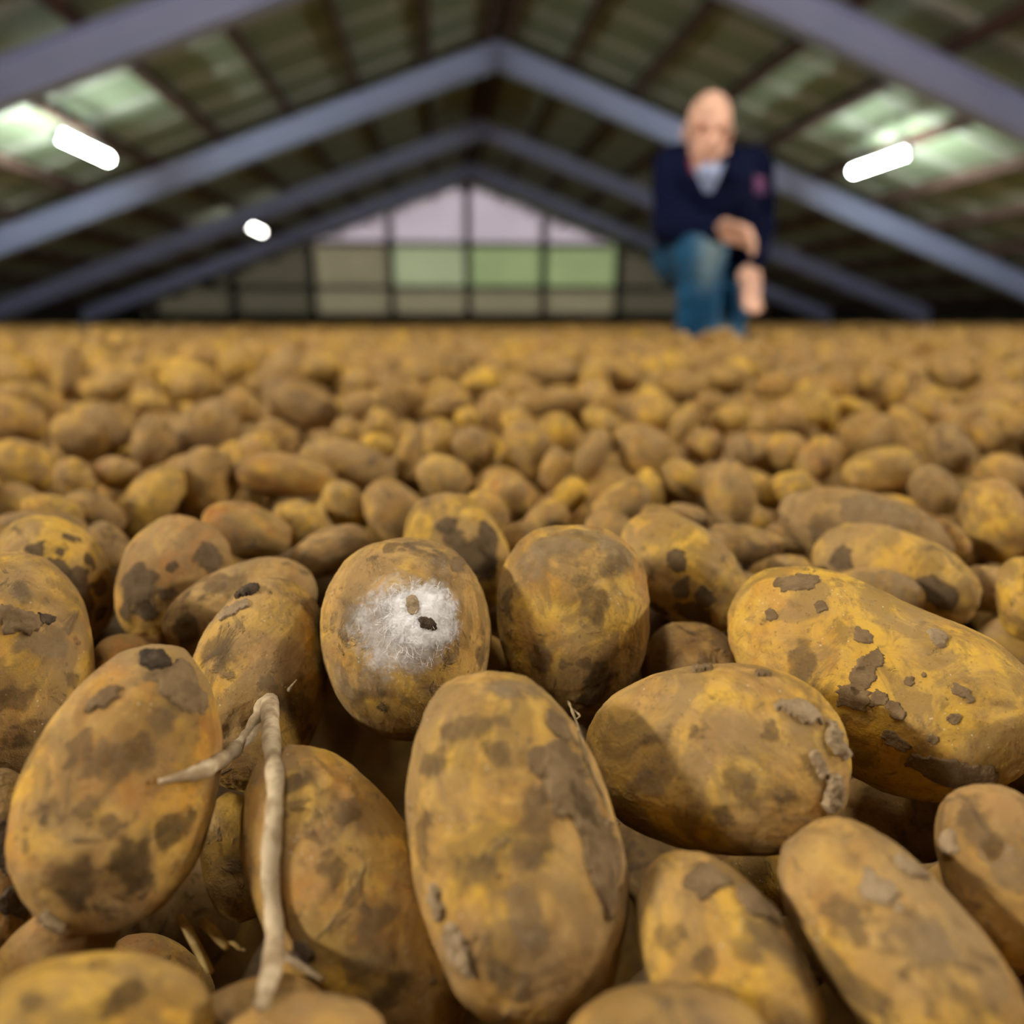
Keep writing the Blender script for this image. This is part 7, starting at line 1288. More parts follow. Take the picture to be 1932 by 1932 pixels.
2103,3274,-87,19,11,-55,-10,54,40,41,446,-328,-139,34,-13,16,45,57,40,39,509,2524,-74,35,46,16,1,69,41,42,-15,-271,-153,23,-5,-44,-33,83,63,62,
-992,1908,-92,40,43,-7,-11,47,39,35,-1077,1548,-124,45,19,24,25,93,58,59,806,1919,-95,49,7,13,32,72,45,45,587,-323,-154,39,12,6,-44,82,60,56,
-1745,3191,-84,29,-5,-16,-50,61,37,36,119,1778,-77,10,-6,-2,-59,49,36,32,1681,1994,-89,57,18,-3,-1,61,43,44,-1130,1930,-74,50,33,2,-2,72,55,56,
2428,2627,-86,18,54,13,-15,67,49,48,-313,2005,-78,2,11,-49,-33,55,37,37,-1575,2719,-91,5,7,45,38,52,46,48,-196,-1,-180,4,56,-20,6,66,41,39,
-1134,1485,-148,36,29,24,29,60,48,45,-604,561,-159,51,27,0,18,79,57,51,1938,3060,-69,28,15,24,45,52,36,38,381,-407,-119,25,49,-22,-11,68,45,42,
-1210,1637,-111,30,44,13,25,63,52,53,-1017,2689,-80,16,14,-3,-56,57,47,49,890,1328,-90,6,16,44,37,64,38,36,636,-19,-197,8,-29,-51,-10,60,50,46,
-194,2536,-83,20,34,42,-16,49,41,43,60,-469,-150,22,-19,-52,-11,49,43,40,-189,2588,-77,23,54,-9,9,67,47,44,-1038,1484,-129,5,51,31,2,65,51,48,
1313,1980,-75,6,56,-16,-11,72,54,50,-575,1566,-95,14,9,-27,-51,48,43,42,-367,-52,-169,23,18,-42,-32,59,38,35,-358,2420,-84,8,17,42,39,70,43,43,
628,2672,-69,21,36,40,16,57,41,42,60,2556,-93,16,25,-27,-45,51,45,45,-1152,2699,-57,43,42,-1,6,60,47,45,-363,3175,-77,8,56,-17,10,61,53,51,
250,2903,-68,6,42,-42,-4,44,41,37,1930,2215,-81,44,39,11,-5,73,45,47,1803,1961,-84,45,31,8,23,63,39,37,-596,-530,-141,13,2,-5,-58,53,45,43,
955,1948,-78,12,24,9,53,44,39,39,265,52,-176,28,12,-25,-45,52,41,38,-214,2343,-71,29,51,-10,3,57,47,43,-843,1237,-113,58,5,9,14,50,39,36,
-1380,1976,-83,1,-39,46,3,64,49,45,-985,1588,-90,45,22,8,32,92,55,49,425,1905,-84,60,1,3,4,54,41,37,748,636,-109,9,52,27,9,57,53,53,
1198,1382,-87,59,10,1,-5,67,41,39,2468,2890,-78,2,-8,57,15,58,45,42,-476,677,-87,18,57,6,5,53,41,41,-605,1749,-92,18,3,-9,-57,54,45,43,
727,3003,-89,22,-12,39,39,67,53,48,-987,1486,-97,3,55,24,-6,59,36,38,-1571,2963,-75,7,23,-34,-43,50,39,37,1869,2235,-90,6,-7,52,29,44,38,35,
1475,1719,-91,52,8,-6,-28,55,45,41,-1130,1763,-79,30,22,27,39,69,55,54,1434,2240,-86,23,8,-2,55,61,42,41,505,2167,-88,14,38,-42,-15,55,46,45,
-656,746,-145,30,4,-30,-42,47,39,39,-862,2543,-79,39,9,-15,-42,42,38,36,645,-160,-160,6,-28,-48,-22,56,39,40,682,2236,-72,10,51,30,1,61,37,35,
-171,3185,-75,57,9,-15,6,60,49,48,2422,2873,-77,35,5,-40,-27,53,40,37,2205,2855,-69,57,3,-13,13,68,44,45,1566,2884,-85,46,33,-20,3,53,43,40,
639,3095,-71,38,7,21,41,60,46,47,1571,2169,-86,29,47,3,23,52,42,39,1439,2881,-81,3,3,38,47,49,38,40,1504,2699,-76,50,-2,-13,-31,60,46,41,
-237,-527,-264,11,15,38,42,63,54,50,1598,2028,-78,16,57,-8,-1,59,44,41,2386,2686,-74,12,36,40,24,49,36,34,2531,3177,-77,10,-1,-50,-32,76,44,41,
-677,2576,-62,23,55,1,-6,53,41,37,-528,660,-106,45,26,15,25,67,40,36,-705,1703,-88,23,45,28,16,56,38,38,703,2907,-83,17,57,2,-9,50,38,34,
1706,2137,-72,12,-2,59,2,46,42,42,-1259,2313,-79,24,5,37,40,53,35,35,987,2839,-80,58,7,-2,-14,61,47,42,2122,2884,-70,8,28,-52,-1,58,36,35,
-229,-255,-152,45,25,-6,30,75,44,45,-524,540,-123,12,-4,-37,-46,71,55,51,691,1639,-76,39,39,15,18,67,45,47,-1381,2126,-59,55,0,6,24,70,40,41,
-1523,3099,-71,10,-15,-57,-7,65,41,41,-1033,1348,-139,13,-9,-56,-12,66,41,40,-137,1798,-92,4,2,60,1,83,56,51,-471,1694,-96,37,5,13,45,56,39,39,
1230,1306,-107,7,-2,22,55,56,42,40,2438,2804,-72,45,26,-13,-27,76,52,48,1414,1753,-87,14,11,22,53,57,39,40,1121,2044,-78,39,22,-30,-26,72,45,45,
-659,766,-113,4,-8,58,10,44,40,40,503,115,-164,15,15,-11,-55,44,37,37,1616,1792,-83,15,41,41,7,61,52,47,466,-505,-136,26,22,-19,-46,71,44,44,
278,1504,-112,28,11,41,32,54,41,37,-335,113,-154,7,20,49,27,64,46,45,403,2926,-75,17,51,-24,-10,58,42,44,-1665,2856,-76,5,50,-32,-2,67,45,42,
38,2071,-77,28,52,5,-6,53,36,35,1822,1864,-81,20,39,-34,-23,69,46,48,1754,1907,-96,21,48,-24,-16,57,40,41,-882,1582,-80,37,11,25,39,54,49,49,
975,966,-102,29,51,-5,-14,82,49,49,1015,1219,-82,6,10,-59,-1,53,39,39,-511,2144,-76,25,11,-31,-44,74,50,44,-612,112,-161,48,34,-1,-12,65,41,38,
808,2098,-55,55,9,3,-22,63,46,47,-951,1265,-98,57,10,16,6,63,40,38,1795,2519,-83,2,2,29,53,51,39,38,-374,-529,-138,15,55,-19,-2,66,40,39,
568,482,-103,15,0,56,15,81,47,45,-603,25,-233,38,36,13,28,40,35,36,-1451,3046,-81,30,-4,-12,-50,56,40,41,-124,2159,-90,21,36,-21,-38,57,37,36,
618,692,-100,25,41,-21,-29,49,42,42,-529,1806,-90,54,25,5,5,51,46,40,1120,3278,-80,42,28,-16,-28,79,46,47,254,2245,-84,5,-50,-30,-13,48,39,36,
-742,3212,-95,30,28,-29,-33,57,46,46,556,-53,-148,37,40,-15,-22,60,43,41,-412,2332,-75,9,18,-56,1,46,37,35,-1334,2318,-81,18,15,-43,-35,63,36,32,
437,2787,-87,17,45,-36,1,66,46,42,-1516,2773,-73,15,7,-32,-48,63,45,45,632,70,-182,26,41,35,9,73,43,43,942,3221,-65,49,25,-14,-18,45,39,38,
40,-381,-128,47,11,-14,-33,62,42,38,-1759,3140,-81,1,33,-43,-26,46,43,45,-1167,1687,-95,28,12,-31,-41,65,56,50,1375,2698,-64,43,-6,13,40,51,44,46,
397,2654,-90,13,24,27,46,57,40,42,426,-410,-115,32,2,17,48,65,38,36,630,3236,-89,15,35,-41,-22,57,38,37,1252,1203,-96,17,54,13,16,46,42,44,
370,3129,-72,43,14,5,39,47,40,41,1142,1203,-106,22,26,-41,-27,52,42,38,923,2958,-74,52,22,6,18,45,43,38,432,1981,-84,24,51,4,-20,39,36,34,
-1866,2918,-78,41,37,-16,-17,53,40,37,1209,2845,-68,11,36,44,17,50,41,41,934,777,-135,7,-12,-58,-4,54,38,34,1550,2800,-77,57,10,-11,13,64,59,55,
947,1727,-85,3,24,55,5,57,48,44,1420,1348,-102,26,16,1,52,49,36,34,-729,2926,-87,12,45,38,3,82,52,52,1525,2185,-75,52,29,0,6,51,35,37,
479,1931,-87,1,-11,-42,-42,70,41,41,1068,2441,-74,40,12,-19,-39,61,37,35,10,-212,-155,37,18,-15,-41,66,44,42,1195,3112,-57,56,17,11,6,62,45,41,
951,1211,-102,18,17,-50,-22,65,38,36,775,2194,-95,36,34,-26,-23,55,49,46,2430,3275,-75,60,3,-2,1,61,44,40,734,2704,-77,24,46,-24,-19,54,40,40,
642,-304,-225,40,22,-19,-34,93,60,59,2206,2745,-83,17,12,16,54,64,39,40,-120,2432,-66,8,55,-22,0,56,44,41,-941,1466,-98,32,42,4,-28,50,44,44,
1162,2010,-94,4,29,-44,-29,53,42,39,-978,2147,-76,48,28,-21,11,50,40,41,1639,2188,-76,29,20,33,35,42,39,41,-1017,2990,-90,10,-26,52,13,45,41,37,
-858,2697,-86,46,-1,-3,-38,62,37,36,978,2259,-73,50,-2,9,32,63,43,42,219,2319,-85,24,-2,-15,-53,61,48,42,291,2812,-86,8,14,-38,-43,63,44,39,
1185,2945,-66,31,31,-40,-10,60,42,43,-283,2178,-64,31,50,-14,-3,63,38,39,818,1730,-85,2,53,28,3,43,41,43,-709,-427,-222,9,6,-32,-49,55,42,38,
36,-313,-166,5,25,-54,-2,72,55,57,2185,3050,-71,35,40,21,19,45,42,38,619,15,-156,20,55,-13,-8,72,52,52,1423,1395,-83,45,18,-10,-34,64,39,41,
-389,443,-98,38,12,-16,-42,75,46,41,1380,2897,-78,23,7,29,47,60,41,41,213,2110,-77,45,3,3,39,67,51,50,888,2765,-72,24,-3,14,53,45,40,41,
-430,-517,-132,13,32,34,35,60,50,47,-103,2048,-77,34,20,-24,-38,45,38,39,-1303,2085,-88,3,10,53,27,45,43,42,-646,-504,-213,59,7,-8,6,57,36,32,
-1723,2629,-86,17,6,-22,-53,79,49,44,1726,2453,-78,13,8,20,54,44,41,42,-1074,2771,-68,51,2,-6,-32,77,53,47,533,76,-160,7,25,52,13,50,43,40,
1265,2542,-80,39,14,-6,-43,42,37,38,658,1050,-158,54,23,1,13,44,35,35,391,495,-149,47,17,32,8,44,34,31,763,1235,-131,3,53,-10,-27,36,33,32,
-204,650,-161,4,41,43,2,62,37,35,771,1061,-130,55,16,3,17,68,45,43,467,667,-137,35,28,10,-38,35,31,31,366,1261,-119,41,40,-18,-5,51,44,45,
19,709,-151,4,15,29,50,44,35,36,-356,1303,-135,6,9,52,27,62,43,43,48,1129,-146,43,22,-13,33,41,36,34,442,788,-148,37,38,20,-19,39,33,32,
577,860,-124,53,25,-7,11,42,39,41,4,101,-250,10,-4,1,59,34,31,30,-237,725,-153,39,41,-20,-8,50,43,40,99,1331,-106,48,5,-8,-35,56,38,40,
-157,1143,-143,49,34,1,3,59,51,53,-237,372,-132,7,-29,-51,-11,70,41,36,-360,1476,-158,25,-32,33,28,81,47,45,-134,101,-250,24,39,33,-20,56,38,37,
-297,1392,-94,7,-3,-50,-32,48,45,41,-140,1219,-131,2,39,20,41,43,35,31,-940,1316,-113,6,27,2,-53,44,36,37,-237,963,-153,1,-14,-24,-53,36,32,33,
-251,1365,-129,50,18,-10,-26,48,42,38,148,151,-217,26,-12,-39,-35,43,39,36,509,1104,-103,26,50,-5,-21,38,36,33,42,919,-143,35,27,-13,38,44,37,34,
225,901,-142,11,32,43,25,37,33,29,-368,1405,-136,17,18,47,28,46,37,35,-319,458,-167,0,11,-9,-58,55,36,36,-514,903,-112,14,14,48,31,44,35,37,
-396,874,-144,38,39,-22,-10,45,36,32,589,1001,-134,17,-16,-11,-54,40,34,35,463,744,-162,5,-35,-47,-12,48,42,39,683,1037,-135,38,35,-14,28,40,37,35,
-424,876,-126,27,35,32,24,33,30,29,-819,1276,-96,42,14,26,31,53,41,43,127,144,-176,57,19,-4,-1,38,32,31,84,689,-132,5,19,-55,-12,55,34,33,
481,1006,-127,23,-3,47,28,35,33,32,-329,518,-168,16,-31,33,36,50,37,37,146,753,-164,31,48,-16,9,57,33,33,-376,881,-173,57,6,-4,18,48,32,32,
103,109,-211,29,35,-19,-34,61,39,37,-568,1088,-114,23,19,-52,4,49,42,39,-348,826,-117,32,17,-41,-24,44,34,30,-434,1426,-107,28,2,-21,-48,65,42,41,
243,1067,-128,27,49,-22,1,53,44,41,54,94,-268,49,9,2,-34,36,32,30,-507,1179,-137,24,34,-42,9,40,35,33,350,901,-129,14,35,-38,-27,53,41,38,
-224,239,-166,23,24,19,46,52,32,30,-566,1002,-117,14,36,28,36,50,48,45,-300,937,-133,26,35,-33,-25,49,43,42,-133,470,-146,10,-39,-43,-13,57,37,36,
460,515,-132,27,31,-18,-40,44,38,39,294,1033,-136,35,34,-19,-30,62,43,44,-54,563,-160,13,28,-51,-8,37,32,30,-142,1319,-106,9,42,8,-41,54,41,41,
-106,1210,-109,39,21,16,37,41,37,33,-247,932,-145,32,48,13,8,43,31,31,935,1277,-142,25,47,-24,-12,40,29,25,123,1167,-112,34,39,27,-12,50,42,43,
-45,796,-152,13,5,18,56,40,37,34,574,714,-148,11,50,32,2,44,36,36,-214,305,-238,11,13,57,4,40,31,27,369,1012,-198,41,14,17,38,60,48,46,
-398,614,-201,42,36,10,-22,56,42,41,-711,988,-102,19,55,13,-4,50,30,26,-605,1023,-104,57,9,-12,-10,36,28,27,67,611,-155,1,-41,-9,-42,39,36,34,
270,515,-251,46,19,-30,16,51,41,43,-398,1052,-124,10,4,47,35,48,41,36,-57,125,-186,29,4,30,42,46,40,38,284,224,-229,48,11,17,-30,34,32,32,
193,188,-185,8,-6,29,52,43,40,41,-333,644,-145,17,49,10,-29,56,47,43,46,860,-154,47,13,-8,33,63,41,40,435,724,-113,57,1,-9,-16,49,33,31,
-401,745,-145,19,54,9,-16,71,48,46,152,165,-170,14,55,17,-11,37,31,31,843,1110,-130,48,-5,-26,-24,54,43,38,-233,1271,-127,47,-5,-16,-33,50,41,40,
476,718,-140,5,27,48,24,37,35,33,392,1024,-133,16,-19,-54,-9,47,35,35,-450,797,-140,53,3,-14,-24,41,31,32,377,441,-135,10,17,-12,-55,38,32,32,
199,193,-228,14,38,-40,-19,39,29,28,-143,1094,-138,19,53,0,20,50,47,47,-183,256,-198,28,45,-28,0,41,31,29,387,612,-163,45,34,-17,13,67,45,45,
-175,854,-188,32,47,-18,6,59,40,38,154,102,-254,47,28,-4,-25,39,35,36,741,821,-113,34,23,5,-43,34,28,28,-201,284,-159,50,15,-9,-28,37,33,34,
-187,989,-121,48,27,-10,-23,53,40,38,375,1068,-136,43,11,1,-40,53,36,36,-233,810,-162,37,35,-27,16,45,35,33,237,577,-171,38,10,1,45,43,37,38,
175,111,-165,50,20,-24,8,46,31,29,-305,624,-201,0,16,53,24,49,31,33,-26,877,-143,36,11,-1,47,39,36,37,-444,1136,-157,38,-4,34,32,61,39,37,
-107,961,-120,46,13,-13,33,48,33,34,-68,461,-198,14,22,-5,-54,40,36,37,-399,1250,-132,13,50,10,-28,29,28,25,-487,1040,-128,13,45,37,-1,39,36,36,
641,1000,-107,22,38,-39,14,44,34,32,218,722,-152,23,30,47,1,42,39,37,265,524,-137,21,28,46,16,48,40,41,-80,1159,-120,16,16,55,4,51,42,42,
-142,599,-123,55,10,-8,19,37,31,31,-291,309,-266,18,20,33,42,46,38,37,-199,925,-134,11,23,51,19,45,28,25,311,1084,-126,28,48,20,8,53,36,36,
-186,276,-272,12,34,45,16,39,30,31,729,876,-106,17,16,-55,-9,45,39,41,625,766,-150,37,16,-2,45,53,34,30,-562,952,-100,3,-5,-36,-47,36,34,32,
-247,572,-162,22,45,-22,-25,50,37,35,487,799,-208,4,19,-25,-51,61,42,43,548,814,-153,20,38,-21,-36,46,38,38,498,686,-160,30,43,-13,26,45,42,39,
-519,1189,-107,8,59,0,-3,51,37,36,187,680,-126,42,34,-9,-23,48,43,42,742,1234,-162,26,1,-36,-41,51,41,39,29,144,-200,58,5,9,-10,51,38,37,
-253,672,-245,31,34,27,28,46,36,35,499,508,-118,34,25,15,40,38,30,27,-382,855,-111,10,20,-31,-47,46,41,41,-159,1300,-150,3,38,-27,-38,52,44,43,
-197,607,-131,14,31,-49,0,63,47,48,-737,1014,-98,44,17,36,9,41,34,31,290,252,-189,22,32,-44,-15,56,32,33,-186,1110,-128,10,-45,35,15,51,34,34,
503,747,-123,7,28,-28,-45,40,31,28,-478,856,-151,10,26,-48,-24,37,33,35,-306,399,-166,23,33,-45,1,54,35,32,231,602,-140,30,43,29,5,58,36,35,
444,1006,-124,18,8,-49,-28,31,28,26,-526,1019,-138,21,-27,-36,-33,46,39,37,-115,754,-148,2,-13,-20,-55,30,29,30,331,1299,-134,22,21,-46,-23,53,37,38,
-362,885,-138,2,37,47,1,38,32,29,795,1188,-141,37,16,-5,-44,44,36,37,-271,529,-146,25,6,-7,-54,55,43,41,-351,1079,-136,3,-55,21,12,52,36,33,
90,805,-133,25,53,7,8,44,33,31,-245,676,-143,35,7,-12,-47,39,35,32,190,680,-197,37,35,-19,-26,46,34,31,550,929,-129,24,25,-47,-14,49,36,34,
364,325,-127,31,-8,19,47,46,36,32,934,1301,-103,17,-4,52,24,51,34,30,286,856,-125,40,12,30,31,46,33,33,-299,1160,-128,39,43,5,-14,37,33,33,
624,1114,-113,45,16,-36,-7,40,35,31,65,710,-162,7,59,-1,-10,50,37,38,499,1034,-126,30,8,-22,-46,39,33,31,-199,530,-160,1,-33,7,49,41,32,30,
86,1058,-116,50,3,-18,-27,36,32,33,424,964,-132,12,-27,46,25,44,30,30,-892,1363,-92,19,43,21,31,40,31,27,215,1047,-103,15,49,-30,-10,50,36,36,
-393,593,-112,52,22,-15,12,41,36,36,249,745,-188,34,49,4,1,47,44,46,-68,335,-255,51,11,-6,-29,50,37,35,-458,1173,-132,4,56,13,17,53,31,32,
-216,737,-214,8,41,-8,-42,54,35,32,13,892,-148,39,40,-21,-6,42,31,31,581,921,-159,42,7,-5,43,46,32,33,831,1426,-93,15,14,-33,-45,42,37,34,
272,1295,-130,34,46,14,13,52,30,30,533,1147,-180,22,9,-49,-25,55,35,36,-605,967,-101,12,43,2,-40,50,37,37,-247,1175,-116,35,30,-2,39,53,39,40,
321,928,-136,43,9,-30,-28,47,38,36,-198,1210,-136,50,33,-4,2,37,28,28,55,893,-115,11,-5,58,9,40,32,32,-196,211,-227,44,39,-5,6,48,35,35,
-88,642,-176,45,16,-35,8,51,39,36,71,773,-138,52,5,-7,-28,39,30,27,206,971,-102,46,18,14,-32,47,41,42,402,834,-122,24,9,-47,-26,44,41,39,
326,1453,-156,19,51,-24,-5,50,41,40,83,1180,-114,51,15,27,-7,61,35,32,211,1125,-120,57,4,-12,-12,42,36,35,206,868,-133,3,2,18,57,36,35,31,
660,1131,-120,25,21,-50,-6,38,29,27,-77,1078,-115,32,50,-10,2,65,38,35,-527,960,-132,6,-8,45,38,47,37,38,-319,881,-125,34,46,-17,-7,56,35,35,
-241,1229,-187,9,-10,48,33,45,29,27,236,279,-260,25,-4,25,49,46,36,34,-75,156,-236,6,-22,55,8,47,31,29,24,343,-254,44,20,-22,-28,56,39,38,
-392,909,-116,54,20,-6,-15,52,37,37,439,1413,-102,33,19,-47,0,42,35,31,404,1444,-91,36,3,41,25,49,35,36,441,447,-217,43,40,10,2,42,33,29,
-68,629,-137,9,51,31,2,73,43,45,
]

# ------------------------------------------------------------------ potatoes
#          yellow, dirt, orange
TINTS = [(.20, .40, .25), (.74, .42, .30), (.46, .45, .45), (.40, .38, 1.0), (.04, .90, .45), (.30, .22, .05), (1.0, .04, .12), (.40, .50, .15)]
def ico(sub):
    bm = bmesh.new(); bmesh.ops.create_icosphere(bm, subdivisions=sub, radius=1.0)
    v = np.array([x.co[:] for x in bm.verts]); f = np.array([[q.index for q in p.verts] for p in bm.faces]); bm.free()
    return v, f
ICO = {k: ico(k) for k in (2, 3, 4, 5, 6, 7)}
ICO[1] = ico(1)
def potato_shape(sub, size, seed, egg=0.0, bend=0.0, lump=.055, eyes=8, full=.90, pinch=0.0):
    """vertices of a potato with half sizes size (metres), long axis x"""
    u, f = ICO[sub]; rs = np.random.default_rng(seed)
    p = np.sign(u)*np.abs(u)**full
    k = 1 + egg*p[:, 0:1]
    if pinch: k = k - pinch*np.exp(-((p[:, 0:1]-.0)/.38)**2)
    p = np.concatenate([p[:, :1], p[:, 1:]*k], 1)
    p[:, 1] += bend*(p[:, 0]**2-.35)
    off = rs.uniform(-50, 50, 3)
    d = lump*noise3(u*1.5+off) + lump*.55*noise3(u*3.1+off) + .014*noise3(u*7+off)
    if sub >= 5: d += .006*fbm(u*18+off, 2)
    for e in range(eyes):
        c = rs.normal(size=3); c /= np.linalg.norm(c); g = ((u-c)**2).sum(1); w = rs.uniform(.05, .09)
        d += -rs.uniform(.012, .030)*np.exp(-g/w**2) + .012*np.exp(-((np.sqrt(g)-w*1.9)/(w*.8))**2)*(u[:, 2] > c[2])
    return (p*(1+d[:, None]))*np.asarray(size), f
HERO = {  # extra shape of the near potatoes: subdivisions, egg, bend, lump, fullness, pinch
 'mould': (7, -.06, 0, .035, .93, 0), 'tall': (7, -.10, .03, .04, .90, 0), 'center': (7, .05, .04, .05, .90, 0),
 'oval': (7, .10, 0, .035, .88, 0), 'bean': (7, .06, -.17, .05, .90, .07), 'sprout': (7, -.10, .05, .05, .92, 0),
 'bigleft': (6, -.15, .03, .05, .92, 0), 'edgeleft': (6, 0, 0, .045, .9, 0), 'spotleft': (6, 0, 0, .04, .93, 0),
 'longright': (6, 0, 0, .05, .86, 0), 'mudtop': (6, .05, 0, .05, .88, 0), 'lowleft': (6, .04, .04, .05, .88, 0),
 'cornerright': (6, 0, 0, .05, .9, 0), 'cornerleft': (6, 0, 0, .05, .92, 0)}
VAR = []
for k in range(12):
    r = np.random.default_rng(100+k)
    v, f = potato_shape(4, (.035, .0265, .0255), 300+k, r.uniform(-.13, .13), r.uniform(-.16, .16)*(k % 3 == 0), .085, 7, .93)
    VAR.append(mesh_np('potato_shape', v, f, True, (M_SKIN,)))
REAL = {}
def potato_matrix(c, q, s=(1, 1, 1)):
    return Matrix.LocRotScale(Vector(c)*1e-4, Quaternion(q).normalized(), Vector(s))
for i, (look, ti, c, q, s, lab) in enumerate(POTATOES):
    if look:
        sub, egg, bend, lump, full, pinch = HERO.get(look, (6 if s[0] > 2600 else 5, RNG.uniform(-.06, .06), 0, .06, .92, 0))
        v, f = potato_shape(sub, np.array(s)*1e-5, 40+i, egg, bend, lump, 9, full, pinch)
        me = mesh_np('potato', v, f, True, (M_SKIN,)); sc = (1, 1, 1)
    else:
        me = VAR[(i*7) % 12]; sc = (s[0]*1e-5/.035, s[1]*1e-5/.0265, s[2]*1e-5/.0255)
    o = obj('potato', me); o.matrix_world = potato_matrix(c, q, sc)
    g = 'potatoes at the front of the pile' if look else 'potatoes in the blurred pile'
    tag(o, lab, 'potato', g)
    t = {'bean': (1.0, .0, .55), 'tall': (.62, .30, .45), 'oval': (.50, .30, .05)}.get(look, TINTS[ti]); o['tint'] = [min(1, max(0, t[j] + RNG.uniform(-.12, .12))) for j in range(3)]
    if look: REAL[look] = (o, v, f)

# the rest of the pile: everything under and behind, too many to pick apart
def rotm(q):
    q = q/np.linalg.norm(q, axis=1)[:, None]; w, x, y, z = q.T
    return np.stack([1-2*(y*y+z*z), 2*(x*y-z*w), 2*(x*z+y*w), 2*(x*y+z*w), 1-2*(x*x+z*z), 2*(y*z-x*w), 2*(x*z-y*w), 2*(y*z+x*w), 1-2*(x*x+y*y)], 1).reshape(-1, 3, 3)
PV, PF, PT = [], [], []
nbase = 0
def add_batch(p, q, s, sub, gap_shade=0.0):
    global nbase
    if len(p) == 0: return
    R = rotm(q); shapes = [potato_shape(sub, (1, 1, 1), 700+k, NR.uniform(-.12, .12), 0, .11, 3, .95)[0] for k in range(6)]
    f = ICO[sub][1]; nv = len(shapes[0])
    for k in range(6):
        idx = np.arange(k, len(p), 6)
        if not len(idx): continue
        v = np.einsum('nij,nvj->nvi', R[idx], shapes[k][None]*s[idx][:, None, :]) + p[idx][:, None, :]
        PV.append(v.reshape(-1, 3)); PF.append((f[None] + (nbase + np.arange(len(idx))*nv)[:, None, None]).reshape(-1, 3))
        t = np.array(TINTS)[NR.choice(8, len(idx), p=[.28, .18, .20, .08, .12, .05, .05, .04])] + NR.uniform(-.1, .1, (len(idx), 3))
        t = np.clip(t, 0, 1)*(1-gap_shade) + np.array([-.3, 2.6, .6])*gap_shade                # shade of the front gaps painted into the tint as mud colour
        PT.append(np.repeat(t, nv, 0)); nbase += len(idx)*nv
def pile_top(y): return np.interp(y, [.1, .35, 1, 2, 3, 8, 12, 28.5], [-.10, -.088, -.072, -.058, -.060, -.092, -.15, -.40])
ua = np.array(UNDER, float).reshape(-1, 10)
p, q, s = ua[:, :3]*.001, ua[:, 3:7]/60, ua[:, 7:]*.0005
inview = np.abs(cy_*p[:, 0]-sy_*p[:, 1]) < .70*p[:, 1] + .01
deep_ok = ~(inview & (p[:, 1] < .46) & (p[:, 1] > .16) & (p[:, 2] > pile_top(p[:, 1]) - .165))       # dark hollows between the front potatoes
fr = inview & (p[:, 1] < .62) & (p[:, 2] < pile_top(p[:, 1]) - .08)  # low potatoes in the front gaps, tinted dark as painted shade
# no potato inside the kneeling man's legs
def seg_far(p, a, b, r):
    a, b = np.array(a), np.array(b); t = np.clip(((p-a)@(b-a))/((b-a)@(b-a)), 0, 1)
    return np.linalg.norm(p-(a+t[:, None]*(b-a)), axis=1) > r
LEGS = [(at(1326, 470, 2.34), at(1308, 668, 2.47)), (at(1308, 668, 2.47), at(1300, 690, 2.30)), (at(1352, 488, 2.74), at(1364, 650, 2.47)), (at(1364, 650, 2.47), at(1372, 668, 2.86)), (at(1372, 668, 2.86), at(1372, 668, 2.98))]
for a_, b_ in LEGS: deep_ok &= seg_far(p, a_, b_, .095)
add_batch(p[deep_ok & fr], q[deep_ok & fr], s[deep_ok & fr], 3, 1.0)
add_batch(p[deep_ok & ~fr], q[deep_ok & ~fr], s[deep_ok & ~fr], 3)
# a block of that pile, repeated towards the gable
allc = np.concatenate([p, np.array([r[2] for r in POTATOES])*1e-4]); allr = np.concatenate([q, np.array([r[3] for r in POTATOES])*1e-3]); allz = np.concatenate([s, np.array([r[4] for r in POTATOES])*1e-5])
k = (np.abs(allc[:, 0]-.17) < .75) & (allc[:, 1] > 1.7) & (allc[:, 1] < 3.2)
tp, tq, ts = allc[k] - np.array([.17, 1.7, 0]), allr[k], allz[k]
tp[:, 2] -= np.interp(allc[k][:, 1], [.1, .35, 1, 2, 3, 8], [-.10, -.088, -.072, -.058, -.060, -.078])
allp, allq, alls = [], [], []
for iy in range(0, 4):
    for ix in range(-6, 7):
        pp = tp + np.array([ix*1.5 + .37*iy, 3.22 + iy*1.5, 0]); pp[:, 2] = tp[:, 2] + pile_top(pp[:, 1])
        xr = cy_*pp[:, 0] - sy_*pp[:, 1]; yf = sy_*pp[:, 0] + cy_*pp[:, 1]
        k = (np.abs(xr) < .71*yf + .25)
        allp.append(pp[k]); allq.append(tq[k]); alls.append(ts[k])
# the same block laid out to both sides of the view and behind the camera
for iy in range(-1, 3):
    for ix in range(-3, 4):
        pp = tp + np.array([ix*1.5 + .17, -1.25 + iy*1.5, 0]); pp[:, 2] = tp[:, 2] + np.interp(pp[:, 1], [-.4, .02, .14, .35, 1, 2, 3.3], [-.10, -.15, -.13, -.088, -.072, -.058, -.061])
        xr = np.abs(cy_*pp[:, 0] - sy_*pp[:, 1]); yf = sy_*pp[:, 0] + cy_*pp[:, 1]
        k = (xr > .72*yf + .20) & ~((xr < .62) & (yf > -.55) & (yf < .3)) & (pp[:, 1] < 3.25) & ((np.linalg.norm(pp, axis=1) > .2))
        allp.append(pp[k]); allq.append(tq[k]); alls.append(ts[k])
allp = np.concatenate(allp); allq = np.concatenate(allq); alls = np.concatenate(alls)
k = allp[:, 1] < 5.6
add_batch(allp[k], allq[k], alls[k], 2); add_batch(allp[~k], allq[~k], alls[~k], 1)
